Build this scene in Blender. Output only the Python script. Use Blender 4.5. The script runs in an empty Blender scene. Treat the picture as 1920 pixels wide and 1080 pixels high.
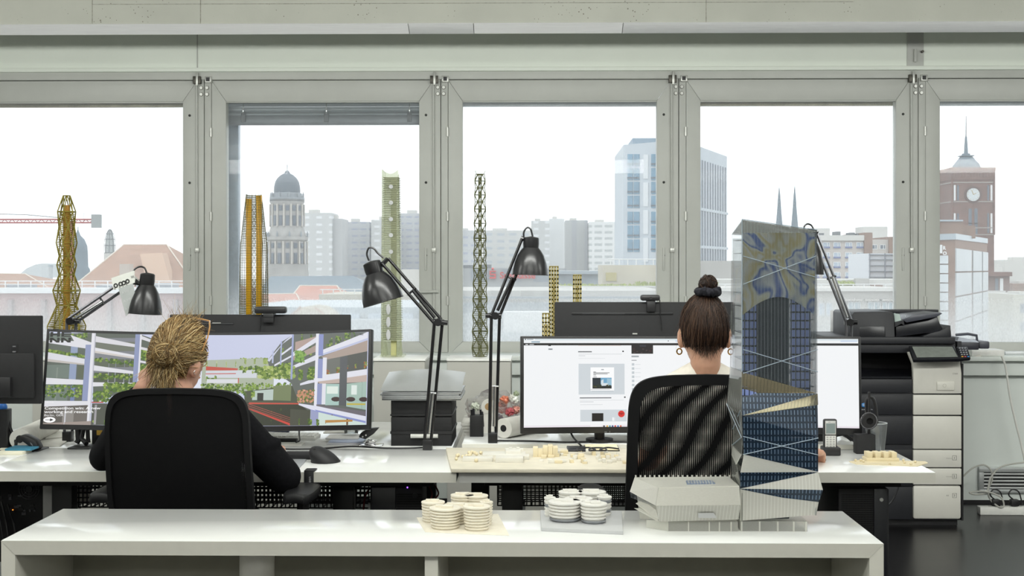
import bpy, bmesh, math, random
from mathutils import Vector, Matrix, Quaternion

random.seed(11)
SC = bpy.context.scene
COL = SC.collection
PI = math.pi

# ------------------------------------------------------------------ camera
FPX = 2400.0            # focal length in pixels of the 1920x1080 frame
HOR = 503.0             # horizon row
CAMH = 1.40
YAW = math.atan(40 / FPX)
cam_d = bpy.data.cameras.new('camera')
cam = bpy.data.objects.new('camera', cam_d)
COL.objects.link(cam)
cam.location = (0, 0, CAMH)
cam.rotation_euler = (PI / 2, 0, YAW)
cam_d.sensor_width = 36.0
cam_d.lens = FPX / 1920 * 36
cam_d.shift_y = -(540 - HOR) / 1920
cam_d.clip_start = 0.05
cam_d.clip_end = 5000
SC.camera = cam

# ------------------------------------------------------------------ world, lights, exposure
wd = bpy.data.worlds.new('sky')
SC.world = wd
wd.use_nodes = True
bgn = wd.node_tree.nodes['Background']
bgn.inputs['Color'].default_value = (0.93, 0.97, 1.0, 1)
bgn.inputs['Strength'].default_value = 2.1
SC.view_settings.view_transform = 'Standard'
SC.view_settings.look = 'None'
SC.view_settings.gamma = 1.0
SC.view_settings.use_curve_mapping = False
SC.view_settings.exposure = 0.0
SC.cycles.max_bounces = 10
SC.cycles.transparent_max_bounces = 24
SC.cycles.use_denoising = True
SC.cycles.sample_clamp_indirect = 6.0


def add_sun(strength, az, el, col=(1, .96, .9), angle=8):
    d = bpy.data.lights.new('sun', 'SUN')
    d.energy = strength
    d.color = col
    d.angle = math.radians(angle)
    o = bpy.data.objects.new('sun', d)
    COL.objects.link(o)
    v = Vector((math.sin(az) * math.cos(el), math.cos(az) * math.cos(el), math.sin(el)))  # towards the sun
    o.rotation_euler = v.to_track_quat('Z', 'Y').to_euler()
    return o


# hazy daylight from behind and left of the camera: falls on the facades the windows look at
add_sun(.3, math.radians(205), math.radians(52))


# ------------------------------------------------------------------ pixel helpers
_R = Vector((math.cos(YAW), math.sin(YAW), 0))
_F = Vector((-math.sin(YAW), math.cos(YAW), 0))


def ray(px, py):
    return _F + _R * ((px - 960) / FPX) + Vector((0, 0, (HOR - py) / FPX))


def W(px, py, Y):
    """point seen at pixel (px, py) on the plane y = Y"""
    d = ray(px, py)
    return Vector((0, 0, CAMH)) + d * (Y / d.y)


def G(px, py, z):
    """point seen at pixel (px, py) on the level z"""
    d = ray(px, py)
    return Vector((0, 0, CAMH)) + d * ((z - CAMH) / d.z)


def X(px, Y):
    return W(px, HOR, Y).x


def Z(py, Y, px=960):
    return W(px, py, Y).z


def S(Y):
    return Y / FPX


# ------------------------------------------------------------------ materials
def lin(c):
    if isinstance(c, str):
        c = c.lstrip('#')
        c = [int(c[i:i + 2], 16) / 255 for i in (0, 2, 4)]
    return tuple(x / 12.92 if x <= .04045 else ((x + .055) / 1.055) ** 2.4 for x in c)


_M = {}


def mat(name, color, rough=.5, metal=0., spec=.5, var=.06, nscale=20., bump=0., bscale=200., alpha=1., emit=None, estr=1., coat=0.,
        stretch=None):
    """principled material whose colour is broken up by a procedural noise"""
    if name in _M:
        return _M[name]
    m = bpy.data.materials.new(name)
    m.use_nodes = True
    nt = m.node_tree
    b = nt.nodes['Principled BSDF']
    c = lin(color)
    L = nt.links
    tc = nt.nodes.new('ShaderNodeTexCoord')
    src = tc.outputs['Object']
    if stretch:
        mp = nt.nodes.new('ShaderNodeMapping')
        mp.inputs['Scale'].default_value = stretch
        L.new(src, mp.inputs['Vector'])
        src = mp.outputs['Vector']
    nz = nt.nodes.new('ShaderNodeTexNoise')
    nz.inputs['Scale'].default_value = nscale
    nz.inputs['Detail'].default_value = 5
    L.new(src, nz.inputs['Vector'])
    rp = nt.nodes.new('ShaderNodeValToRGB')
    rp.color_ramp.elements[0].position = .3
    rp.color_ramp.elements[1].position = .7
    rp.color_ramp.elements[0].color = tuple(x * (1 - var) for x in c) + (1,)
    rp.color_ramp.elements[1].color = tuple(min(1, x * (1 + var)) for x in c) + (1,)
    L.new(nz.outputs['Fac'], rp.inputs['Fac'])
    L.new(rp.outputs['Color'], b.inputs['Base Color'])
    b.inputs['Roughness'].default_value = rough
    b.inputs['Metallic'].default_value = metal
    b.inputs['Specular IOR Level'].default_value = spec
    b.inputs['Coat Weight'].default_value = coat
    b.inputs['Alpha'].default_value = alpha
    if bump:
        n2 = nt.nodes.new('ShaderNodeTexNoise')
        n2.inputs['Scale'].default_value = bscale
        n2.inputs['Detail'].default_value = 3
        L.new(src, n2.inputs['Vector'])
        bp = nt.nodes.new('ShaderNodeBump')
        bp.inputs['Strength'].default_value = bump
        bp.inputs['Distance'].default_value = .002
        L.new(n2.outputs['Fac'], bp.inputs['Height'])
        L.new(bp.outputs['Normal'], b.inputs['Normal'])
    if emit:
        b.inputs['Emission Color'].default_value = lin(emit) + (1,)
        b.inputs['Emission Strength'].default_value = estr
    _M[name] = m
    return m


def thin_glass(name, tint=(1, 1, 1), refl=.5, dust_haze=0.0, dust_col='#e8eaec', dust_low=None, speck=0.0, rough=.01, wavy=0.0):
    """a thin pane: clear, a fresnel reflection, and a film, dirt and painted-in haze: dust (dust_low=(z0, z1, amount): thicker towards the bottom)"""
    if name in _M:
        return _M[name]
    m = bpy.data.materials.new(name)
    m.use_nodes = True
    nt = m.node_tree
    N, L = nt.nodes, nt.links
    N.clear()
    out = N.new('ShaderNodeOutputMaterial')
    tr = N.new('ShaderNodeBsdfTransparent')
    tr.inputs['Color'].default_value = tuple(tint) + (1,)
    gl = N.new('ShaderNodeBsdfGlossy')
    gl.inputs['Roughness'].default_value = rough
    fr = N.new('ShaderNodeFresnel')
    fr.inputs['IOR'].default_value = 1.3 + .4 * refl
    mx = N.new('ShaderNodeMixShader')
    L.new(fr.outputs[0], mx.inputs[0])
    L.new(tr.outputs[0], mx.inputs[1])
    L.new(gl.outputs[0], mx.inputs[2])
    last = mx.outputs[0]
    tc = N.new('ShaderNodeTexCoord')
    if wavy:
        nz = N.new('ShaderNodeTexNoise')
        nz.inputs['Scale'].default_value = 9
        L.new(tc.outputs['Object'], nz.inputs['Vector'])
        bp = N.new('ShaderNodeBump')
        bp.inputs['Strength'].default_value = wavy
        bp.inputs['Distance'].default_value = .02
        L.new(nz.outputs['Fac'], bp.inputs['Height'])
        L.new(bp.outputs['Normal'], gl.inputs['Normal'])
    if dust_haze or dust_low:
        df = N.new('ShaderNodeBsdfDiffuse')
        df.inputs['Color'].default_value = lin(dust_col) + (1,)
        tl = N.new('ShaderNodeBsdfTranslucent')
        tl.inputs['Color'].default_value = lin(dust_col) + (1,)
        ad = N.new('ShaderNodeMixShader')
        ad.inputs[0].default_value = .6
        L.new(df.outputs[0], ad.inputs[1])
        L.new(tl.outputs[0], ad.inputs[2])
        m2 = N.new('ShaderNodeMixShader')
        fac = N.new('ShaderNodeMath')
        fac.operation = 'ADD'
        fac.use_clamp = True
        fac.inputs[0].default_value = dust_haze
        fac.inputs[1].default_value = 0
        if dust_low:
            geo = N.new('ShaderNodeNewGeometry')
            sp = N.new('ShaderNodeSeparateXYZ')
            L.new(geo.outputs['Position'], sp.inputs[0])
            mr = N.new('ShaderNodeMapRange')
            mr.interpolation_type = 'SMOOTHSTEP'
            mr.inputs['From Min'].default_value = dust_low[1]
            mr.inputs['From Max'].default_value = dust_low[0]
            mr.inputs['To Min'].default_value = 0
            mr.inputs['To Max'].default_value = dust_low[2]
            L.new(sp.outputs['Z'], mr.inputs['Value'])
            nz = N.new('ShaderNodeTexNoise')
            nz.inputs['Scale'].default_value = 120
            nz.inputs['Detail'].default_value = 6
            mp = N.new('ShaderNodeMapping')
            L.new(geo.outputs['Position'], mp.inputs['Vector'])
            mp.inputs['Scale'].default_value = (1, 1, .45)
            L.new(mp.outputs['Vector'], nz.inputs['Vector'])
            r2 = N.new('ShaderNodeMapRange')
            r2.inputs['From Min'].default_value = .3
            r2.inputs['From Max'].default_value = .75
            r2.inputs['To Min'].default_value = .7
            r2.inputs['To Max'].default_value = 1.2
            L.new(nz.outputs['Fac'], r2.inputs['Value'])
            mu = N.new('ShaderNodeMath')
            mu.operation = 'MULTIPLY'
            L.new(mr.outputs[0], mu.inputs[0])
            L.new(r2.outputs[0], mu.inputs[1])
            L.new(mu.outputs[0], fac.inputs[1])
        L.new(fac.outputs[0], m2.inputs[0])
        L.new(last, m2.inputs[1])
        L.new(ad.outputs[0], m2.inputs[2])
        last = m2.outputs[0]
    L.new(last, out.inputs['Surface'])
    _M[name] = m
    return m


# ------------------------------------------------------------------ mesh builder
class MB:
    def __init__(self):
        self.bm = bmesh.new()
        self.mi = 0

    def _new(self, vs, fs):
        b = [self.bm.verts.new(v) for v in vs]
        for f in fs:
            try:
                q = self.bm.faces.new([b[i] for i in f])
                q.material_index = self.mi
            except ValueError:
                pass
        return b

    def bx(self, x0, x1, y0, y1, z0, z1, M=None):
        v = [Vector(p) for p in ((x0, y0, z0), (x1, y0, z0), (x1, y1, z0), (x0, y1, z0), (x0, y0, z1), (x1, y0, z1), (x1, y1, z1), (x0, y1, z1))]
        if M is not None:
            v = [M @ p for p in v]
        self._new(v, [(0, 3, 2, 1), (4, 5, 6, 7), (0, 1, 5, 4), (1, 2, 6, 5), (2, 3, 7, 6), (3, 0, 4, 7)])
        return self

    def box(self, c, s, M=None):
        T = Matrix.Translation(Vector(c))
        if M is not None:
            T = T @ M.to_4x4()
        a = [q / 2 for q in s]
        return self.bx(-a[0], a[0], -a[1], a[1], -a[2], a[2], T)

    def pbx(self, px0, px1, py0, py1, Y, depth):
        """box whose front face fills a pixel rectangle on the plane y = Y"""
        xm = (px0 + px1) / 2
        return self.bx(X(px0, Y), X(px1, Y), Y, Y + depth, Z(py1, Y, xm), Z(py0, Y, xm))

    def cyl(self, p0, p1, r0, r1=None, n=16, cap=True):
        r1 = r0 if r1 is None else r1
        p0, p1 = Vector(p0), Vector(p1)
        d = (p1 - p0).normalized()
        q = Vector((0, 0, 1)).rotation_difference(d)
        vs = []
        for p, r in ((p0, r0), (p1, r1)):
            for i in range(n):
                a = 2 * PI * i / n
                vs.append(p + q @ Vector((r * math.cos(a), r * math.sin(a), 0)))
        fs = [(i, (i + 1) % n, n + (i + 1) % n, n + i) for i in range(n)]
        if cap:
            fs += [tuple(range(n - 1, -1, -1)), tuple(range(n, 2 * n))]
        self._new(vs, fs)
        return self

    def tube(self, pts, r, n=8, cap=True, rs=None):
        pts = [Vector(p) for p in pts]
        k = len(pts)
        t = [(pts[min(i + 1, k - 1)] - pts[max(i - 1, 0)]).normalized() for i in range(k)]
        u = t[0].orthogonal().normalized()
        vs = []
        for i in range(k):
            if i:
                u = t[i - 1].rotation_difference(t[i]) @ u
            w = t[i].cross(u)
            rr = rs[i] if rs else r
            for j in range(n):
                a = 2 * PI * j / n
                vs.append(pts[i] + (u * math.cos(a) + w * math.sin(a)) * rr)
        fs = [(i * n + j, i * n + (j + 1) % n, (i + 1) * n + (j + 1) % n, (i + 1) * n + j) for i in range(k - 1) for j in range(n)]
        if cap:
            fs += [tuple(range(n - 1, -1, -1)), tuple(range((k - 1) * n, k * n))]
        self._new(vs, fs)
        return self

    def ring(self, pts, r, n=6):
        """closed tube"""
        pts = [Vector(p) for p in pts]
        k = len(pts)
        c = sum(pts, Vector()) / k
        vs = []
        for i in range(k):
            t = (pts[(i + 1) % k] - pts[i - 1]).normalized()
            u = (pts[i] - c)
            u = (u - t * u.dot(t)).normalized()
            w = t.cross(u)
            for j in range(n):
                a = 2 * PI * j / n
                vs.append(pts[i] + (u * math.cos(a) + w * math.sin(a)) * r)
        self._new(vs, [(i * n + j, i * n + (j + 1) % n, ((i + 1) % k) * n + (j + 1) % n, ((i + 1) % k) * n + j) for i in range(k) for j in range(n)])
        return self

    def prism(self, pts, vec):
        pts = [Vector(p) for p in pts]
        vec = Vector(vec)
        n = len(pts)
        self._new(pts + [p + vec for p in pts], [tuple(range(n)), tuple(range(2 * n - 1, n - 1, -1))] + [(i, n + i, n + (i + 1) % n, (i + 1) % n) for i in range(n)])
        return self

    def poly(self, pts):
        self._new([Vector(p) for p in pts], [tuple(range(len(pts)))])
        return self

    def lathe(self, prof, M=None, n=24, cap0=False, cap1=False):
        """prof: (radius, height) along local z"""
        M = M or Matrix()
        vs = []
        for r, h in prof:
            for i in range(n):
                a = 2 * PI * i / n
                vs.append(M @ Vector((r * math.cos(a), r * math.sin(a), h)))
        k = len(prof)
        fs = [(j * n + i, j * n + (i + 1) % n, (j + 1) * n + (i + 1) % n, (j + 1) * n + i) for j in range(k - 1) for i in range(n)]
        if cap0:
            fs.append(tuple(range(n - 1, -1, -1)))
        if cap1:
            fs.append(tuple(range((k - 1) * n, k * n)))
        self._new(vs, fs)
        return self

    def ell(self, c, r, M=None, u=16, v=10):
        r = (r, r, r) if isinstance(r, (int, float)) else r
        T = Matrix.Translation(Vector(c))
        if M is not None:
            T = T @ M.to_4x4()
        vs = [T @ Vector((0, 0, -r[2]))]
        for j in range(1, v):
            b = -PI / 2 + PI * j / v
            for i in range(u):
                a = 2 * PI * i / u
                vs.append(T @ Vector((r[0] * math.cos(b) * math.cos(a), r[1] * math.cos(b) * math.sin(a), r[2] * math.sin(b))))
        vs.append(T @ Vector((0, 0, r[2])))
        fs = [(0, 1 + (i + 1) % u, 1 + i) for i in range(u)]
        for j in range(v - 2):
            o = 1 + j * u
            fs += [(o + i, o + (i + 1) % u, o + u + (i + 1) % u, o + u + i) for i in range(u)]
        e = len(vs) - 1
        o = 1 + (v - 2) * u
        fs += [(o + i, o + (i + 1) % u, e) for i in range(u)]
        self._new(vs, fs)
        return self

    def grid(self, fn, nu, nv):
        """surface fn(u, v), u and v in 0..1"""
        vs = [fn(i / nu, j / nv) for j in range(nv + 1) for i in range(nu + 1)]
        self._new(vs, [(j * (nu + 1) + i, j * (nu + 1) + i + 1, (j + 1) * (nu + 1) + i + 1, (j + 1) * (nu + 1) + i) for j in range(nv) for i in range(nu)])
        return self

    def solid(self, fn, nu, nv, th):
        """like grid, but th thick along the given vector"""
        th = Vector(th)
        a = [Vector(fn(i / nu, j / nv)) for j in range(nv + 1) for i in range(nu + 1)]
        w = nu + 1
        n = len(a)
        f = [(j * w + i, j * w + i + 1, (j + 1) * w + i + 1, (j + 1) * w + i) for j in range(nv) for i in range(nu)]
        g = [tuple(n + k for k in reversed(q)) for q in f]
        rim = [(i + 1, i, n + i, n + i + 1) for i in range(nu)]
        rim += [(nv * w + i, nv * w + i + 1, n + nv * w + i + 1, n + nv * w + i) for i in range(nu)]
        rim += [(j * w, (j + 1) * w, n + (j + 1) * w, n + j * w) for j in range(nv)]
        rim += [((j + 1) * w + nu, j * w + nu, n + j * w + nu, n + (j + 1) * w + nu) for j in range(nv)]
        self._new(a + [p + th for p in a], f + g + rim)
        return self


def top_of(o):
    while o.parent:
        o = o.parent
    return o


def obj(name, mb, m, parent=None, bevel=0., seg=2, smooth=35, kind=None, local=False, label=None):
    """link the shapes collected in mb as one mesh object; world coordinates unless local"""
    bm = mb.bm if isinstance(mb, MB) else mb
    bmesh.ops.recalc_face_normals(bm, faces=bm.faces)
    if bevel:
        es = [e for e in bm.edges if len(e.link_faces) == 2 and e.calc_face_angle(0) > .5]
        bmesh.ops.bevel(bm, geom=es, offset=bevel, segments=seg, affect='EDGES', clamp_overlap=True, profile=.5)
    if parent is not None:
        base = top_of(parent).location.copy() if not local and not top_of(parent).get('_local') else Vector()
    elif local:
        base = Vector()
    else:
        xs = [v.co for v in bm.verts]
        base = Vector(((min(v.x for v in xs) + max(v.x for v in xs)) / 2, (min(v.y for v in xs) + max(v.y for v in xs)) / 2, min(v.z for v in xs)))
    for v in bm.verts:
        v.co -= base
    me = bpy.data.meshes.new(name)
    bm.to_mesh(me)
    bm.free()
    for q in (m if isinstance(m, (list, tuple)) else [m]):
        me.materials.append(q)
    if smooth:
        me.shade_smooth()
        me.set_sharp_from_angle(angle=math.radians(smooth))
    o = bpy.data.objects.new(name, me)
    COL.objects.link(o)
    if parent is not None:
        o.parent = parent
    else:
        o.location = base
    if kind:
        o['kind'] = kind
    if label:
        o['label'] = label
    return o


def tag(o, label, cat, group=None):
    o['label'] = label
    o['category'] = cat
    if group:
        o['group'] = group
    return o


def thing(name, label, cat, base, group=None, rotz=0., local=False):
    o = bpy.data.objects.new(name, None)
    o.empty_display_size = .05
    COL.objects.link(o)
    o.location = base
    o.rotation_euler = (0, 0, rotz)
    if local:
        o['_local'] = 1
    return tag(o, label, cat, group)


def struct(name, mb, m, bevel=0., parent=None, label=None):
    o = obj(name, mb, m, parent, bevel)
    if parent is None:
        o['kind'] = 'structure'
    if label:
        o['label'] = label
    return o


def share(o, parent, dv):
    """a further piece that shares another piece's mesh, moved by dv"""
    c = bpy.data.objects.new(o.name.split('.')[0], o.data)
    COL.objects.link(c)
    c.parent = parent
    c.location = o.location + Vector(dv)
    return c


def text_mesh(body, size, align='LEFT', bold=0., xs=1.0):
    """flat triangles of a piece of lettering: list of 2-D polygons"""
    cu = bpy.data.curves.new('lettering', 'FONT')
    cu.body = body
    cu.size = size
    cu.align_x = align
    cu.offset = bold
    cu.resolution_u = 3
    o = bpy.data.objects.new('lettering', cu)
    COL.objects.link(o)
    dg = bpy.context.evaluated_depsgraph_get()
    me = bpy.data.meshes.new_from_object(o.evaluated_get(dg))
    polys = [[(me.vertices[i].co.x * xs, me.vertices[i].co.y) for i in p.vertices] for p in me.polygons]
    bpy.data.objects.remove(o)
    bpy.data.curves.remove(cu)
    bpy.data.meshes.remove(me)
    return polys


def letters(name, body, size, origin, ux, uy, m, parent, align='LEFT', bold=0., xs=1.0):
    """lettering as flat faces laid on a surface: origin + x*ux + y*uy"""
    mb = MB()
    origin, ux, uy = Vector(origin), Vector(ux).normalized(), Vector(uy).normalized()
    for p in text_mesh(body, size, align, bold, xs):
        mb.poly([origin + ux * a + uy * b for a, b in p])
    return obj(name, mb, m, parent, smooth=0)
# ------------------------------------------------------------------ room shell
YG = 7.93                         # glass plane
YP = 7.67                         # front of the panelling under the windows
M_frame = mat('window_paint', (.745, .752, .731), rough=.45, var=.03, nscale=6, bump=.05, bscale=60)
M_frame_dk = mat('window_gap', '#3b3c3a', rough=.8)
M_fascia = mat('fascia_paint', '#eef4ea', rough=.55, var=.02, nscale=3)
M_panel = mat('panel_paint', '#e6ece8', rough=.5, var=.02, nscale=2)
M_ceil = mat('ceiling_paint', '#e6e6e2', rough=.9, var=.03)
M_wall = mat('wall_paint', '#e2e2de', rough=.9, var=.03)
M_hinge = mat('hinge_metal', '#c4c5c0', rough=.35, metal=.4)
M_latch = mat('latch_metal', '#57554f', rough=.45, metal=.7, var=.3, nscale=90)
M_black = mat('black_plastic', '#1b1b1d', rough=.45, var=.1, nscale=40)
M_blackm = mat('black_matt', '#18181a', rough=.7, var=.12, nscale=60)
M_floor = mat('floor_dark', '#100f11', rough=.3, spec=.35, var=.25, nscale=2.5, bump=.06, bscale=25, stretch=(.6, 3, 1))
M_pane = thin_glass('window_pane', tint=(.97, .985, .985), refl=-.42, dust_haze=.13, dust_low=(.93, 1.4, .42))  # even film doubles as painted city haze; the thicker bottom is dirt


def concrete(name):
    """board-marked painted concrete with pits and seams"""
    m = mat(name, '#adaea5', rough=.85, var=.05, nscale=4, bump=.35, bscale=90)
    nt = m.node_tree
    N, L = nt.nodes, nt.links
    b = N['Principled BSDF']
    old = b.inputs['Base Color'].links[0].from_socket
    tc = N.new('ShaderNodeTexCoord')
    pit = N.new('ShaderNodeTexVoronoi')
    pit.inputs['Scale'].default_value = 46
    pit.inputs['Randomness'].default_value = 1
    L.new(tc.outputs['Object'], pit.inputs['Vector'])
    n = N.new('ShaderNodeTexNoise')
    n.inputs['Scale'].default_value = 5
    L.new(tc.outputs['Object'], n.inputs['Vector'])
    th = N.new('ShaderNodeMapRange')
    th.inputs['From Min'].default_value = .47
    th.inputs['From Max'].default_value = .75
    th.inputs['To Min'].default_value = .0
    th.inputs['To Max'].default_value = .22
    L.new(n.outputs['Fac'], th.inputs['Value'])
    lt = N.new('ShaderNodeMath')
    lt.operation = 'LESS_THAN'
    L.new(pit.outputs['Distance'], lt.inputs[0])
    L.new(th.outputs[0], lt.inputs[1])
    mx = N.new('ShaderNodeMixRGB')
    mx.inputs[2].default_value = lin('#77746a') + (1,)
    L.new(lt.outputs[0], mx.inputs[0])
    L.new(old, mx.inputs[1])
    L.new(mx.outputs[0], b.inputs['Base Color'])
    return m


M_conc = concrete('painted_concrete')
M_strip_lit = mat('lit_board_marks', '#fafafa', rough=.7, var=.06, nscale=14, bump=.5, bscale=40, stretch=(.4, 12, 12))  # near white: light on the beam's underside put into its colour

X0, X1, YB = -6.2, 6.2, -6.0
ZC = 3.25
struct('floor', MB().bx(X0, X1, YB, 8.3, -.2, 0), M_floor)
struct('ceiling', MB().bx(X0, X1, YB, 8.3, ZC, ZC + .3), M_ceil)
struct('wall_left', MB().bx(X0 - .2, X0, YB, 8.3, -.2, ZC), M_wall)
struct('wall_right', MB().bx(X1, X1 + .2, YB, 8.3, -.2, ZC), M_wall)
struct('wall_rear', MB().bx(X0, X1, YB - .2, YB, -.2, ZC), M_wall)

# concrete beam in front of the windows
zb0 = Z(44, 6.9)
struct('trim_2', MB().bx(X0, X1, 6.9, 7.19, zb0, ZC), [M_conc], label='grey board-marked concrete beam')
M_seam = mat('concrete_seam', '#8f8e84', rough=.95, var=.3, nscale=60)
for p_ in (173, 1324, 376):
    struct('trim_15', MB().bx(X(p_, 6.9) - .002, X(p_, 6.9) + .002, 6.8985, 6.91, zb0 + .004, ZC), M_seam)
struct('trim_16', MB().bx(X(173, 6.9), X(1600, 6.9), 6.8985, 6.91, Z(6, 6.9), Z(5, 6.9)), M_seam)
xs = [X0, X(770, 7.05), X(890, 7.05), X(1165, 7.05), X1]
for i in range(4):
    o = struct('trim_3', MB().prism([(xs[i] + .002, 6.893, zb0 + .002), (xs[i] + .002, 6.985 + .003 * (i % 2), Z(63, 6.985)), (xs[i] + .002, 7.19, Z(62, 7.19)), (xs[i] + .002, 7.19, Z(62, 7.19) + .03)], (xs[i + 1] - xs[i] - .004, 0, 0)), M_strip_lit)  # sloped to catch more light than a level underside
# parapet wall with panelling, sill
zs = .882
wb = MB()
wb.bx(X0, X1, YP, 8.2, -.2, zs - .03)
wall_back = struct('wall_back', wb, M_panel)
struct('trim_4', MB().bx(X0, X1, 7.56, YG - .03, zs - .028, zs), M_panel, .004, label='white window sill ledge')
struct('trim_5', MB().bx(X0, X1, 7.61, YP + .01, Z(703, 7.61), zs - .03), M_panel, .003)
struct('baseboard_back', MB().bx(X0, X1, YP - .006, YP + .01, 0, .02), M_black)
# fascia above the windows
zh = Z(131, YG - .04)
struct('wall_back_upper', MB().bx(X0, X1, YG - .06, 8.2, zh, ZC), M_fascia)
struct('trim_6', MB().bx(X0, X1, YG - .085, YG - .05, zh - .012, zh + .012), M_fascia, .003)
for px in (375, 1708):
    Mm = M_frame
    struct('trim_7', MB().bx(X(px, YG) - .003 - (.04 if px > 1000 else 0), X(px, YG) + .003 + (.055 if px > 1000 else 0), YG - .066, YG - .05, zh + .01, ZC - .2), Mm)
pl = MB().bx(X(1713, YG - .07), X(1718, YG - .07), YG - .085, YG - .06, Z(122, YG), Z(98, YG))
struct('trim_8', pl, M_frame, .002)
struct('trim_9', MB().cyl((X(1722, YG), YG - .07, Z(103, YG)), (X(1722, YG), YG - .09, Z(103, YG)), .008), M_latch)

# ------------------------------------------------------------------ windows
PITCH = X(1271, YG) - X(827.5, YG)
XM0 = X(827.5, YG)
HALF = (787 + 868) / 2 - 787      # half gap between panes, pixels
GAPH = HALF * S(YG)
z_top, z_bot = Z(191, YG), Z(640, YG)
z_sash_t, z_sash_b = Z(152, YG), Z(666, YG)
z_head = zh
# head rail and bottom rail of the fixed frame
struct('trim_10', MB().bx(X0, X1, YG - .06, YG + .08, z_sash_t + .004, z_head), M_frame, .003)
struct('trim_11', MB().bx(X0, X1, YG - .05, YG + .08, zs - .03, z_sash_b - .004), M_frame, .003)


def mull(k):
    return XM0 + (k - 1) * PITCH


SW = .088                          # sash stile width
M_rail = {0: mat('blind_bronze', '#8e8870', rough=.4, metal=.6, var=.25, nscale=12), 1: mat('blind_alu', '#a9adb0', rough=.35, metal=.6)}
for k in range(-3, 5):
    xl, xr = mull(k) + GAPH, mull(k + 1) - GAPH     # the glass
    ol, orr = xl - SW, xr + SW
    w = thing('window_%d' % (k + 4), 'white painted casement window', 'window', ((ol + orr) / 2, YG, z_sash_b))
    del w['category']
    w['kind'] = 'structure'
    w['label'] = 'white casement window, number %d from the left of the row' % (k + 4)
    y0, y1 = YG - .045, YG + .03
    zt0, zb0_ = z_sash_t, z_sash_b
    # mitred members
    def member(a, b, c, d, nm):
        obj(nm, MB().prism([(p[0], y0, p[1]) for p in (a, b, c, d)], (0, y1 - y0, 0)), M_frame, w, .0025)
    g = .0008
    member((ol, zt0), (orr, zt0), (xr - g, z_top), (xl + g, z_top), 'top_rail')
    member((ol, zb0_), (orr, zb0_), (xr - g, z_bot), (xl + g, z_bot), 'bottom_rail')
    member((ol, zt0 - g), (xl, z_top - g), (xl, z_bot + g), (ol, zb0_ + g), 'stile')
    member((orr, zt0 - g), (xr, z_top - g), (xr, z_bot + g), (orr, zb0_ + g), 'stile')
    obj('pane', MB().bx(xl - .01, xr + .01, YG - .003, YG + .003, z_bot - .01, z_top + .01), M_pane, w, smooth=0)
    gl = .012
    obj('glazing_bead', MB().bx(xl, xr, y0 + .004, y0 + .03, z_top - gl * .6, z_top), M_frame, w, .002)
    for zz in (2.24, 1.72, 1.20):
        hm = MB().cyl((ol - .004, y0 - .006, zz - .028), (ol - .004, y0 - .006, zz + .028), .009, n=12)
        obj('hinge', hm, M_hinge, w)
    for zz in (2.375 - .03, Z(343, YG), Z(479, YG)):
        obj('screw', MB().cyl((xr + SW * .48, y0 - .003, zz), (xr + SW * .48, y0 + .01, zz), .008, n=12), M_frame_dk, w)
    # espagnolette rod, latch head, handle
    xr2 = orr + .005
    obj('lock_rod', MB().cyl((xr2, y0 - .012, z_bot - .03), (xr2 - .004, y0 - .012, z_sash_t - .03), .006, n=10), M_frame, w)
    zl = z_sash_t + .0
    lb = MB()
    lb.bx(orr - .018, orr + .03, y0 - .032, y0 + .02, zl - .022, zl + .024)
    obj('latch_keeper', lb, M_latch, w, .002)
    obj('latch_tongue', MB().bx(orr + .002, orr + .016, y0 - .04, y0 - .03, zl - .035, zl + .045), M_hinge, w, .002)
    obj('latch_pocket', MB().bx(ol - .036, ol + .004, y0 - .03, y0 + .02, zl - .016, zl + .024), M_hinge, w, .003)
    obj('latch_hole', MB().bx(ol - .028, ol - .006, y0 - .0325, y0 - .02, zl - .008, zl + .016), M_black, w)
    hz = Z(480, YG)
    obj('handle_plate', MB().bx(xr + .035, xr + .047, y0 - .008, y0 + .005, hz - .09, hz + .05), M_frame, w, .003)
    obj('rod_guide', MB().bx(xr2 - .014, xr2 + .012, y0 - .022, y0 + .002, hz + .02, hz + .05), M_hinge, w, .003)
    if k == 0:
        obj('open_handle', MB().cyl((xr - .005, y0 - .03, Z(547, YG)), (xr + .12, y0 - .03, Z(546, YG)), .008, n=10), M_frame, w)
    # external blind above the pane
    if k != 0:
        mrail = M_rail[0 if k in (-1, 2) else 1]
        bl = thing('blind', 'thin %s blind rail at the head of window number %s of the row' % ('bronze' if k in (-1, 2) else 'aluminium', ('one', 'two', 'three', 'four', 'five', 'six', 'seven', 'eight')[k + 3]), 'blind', ((xl + xr) / 2, YG + .12, z_top), 'outside window blinds')
        obj('bottom_rail', MB().bx(xl - .03, xr + .03, YG + .1, YG + .14, z_top - .014, z_top + .016), mrail, bl, .004)
        obj('slat', MB().bx(xl - .03, xr + .03, YG + .1, YG + .14, z_top + .02, z_top + .03), mrail, bl, .003)
        obj('headbox', MB().bx(xl - .03, xr + .03, YG + .09, YG + .15, z_top + .05, zh + .02), mrail, bl, .003)
        for xx in (xl + .2, xr - .2):
            obj('ladder_cord', MB().cyl((xx, YG + .12, z_top), (xx, YG + .12, z_top + .06), .002, n=6), M_latch, bl)
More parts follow.
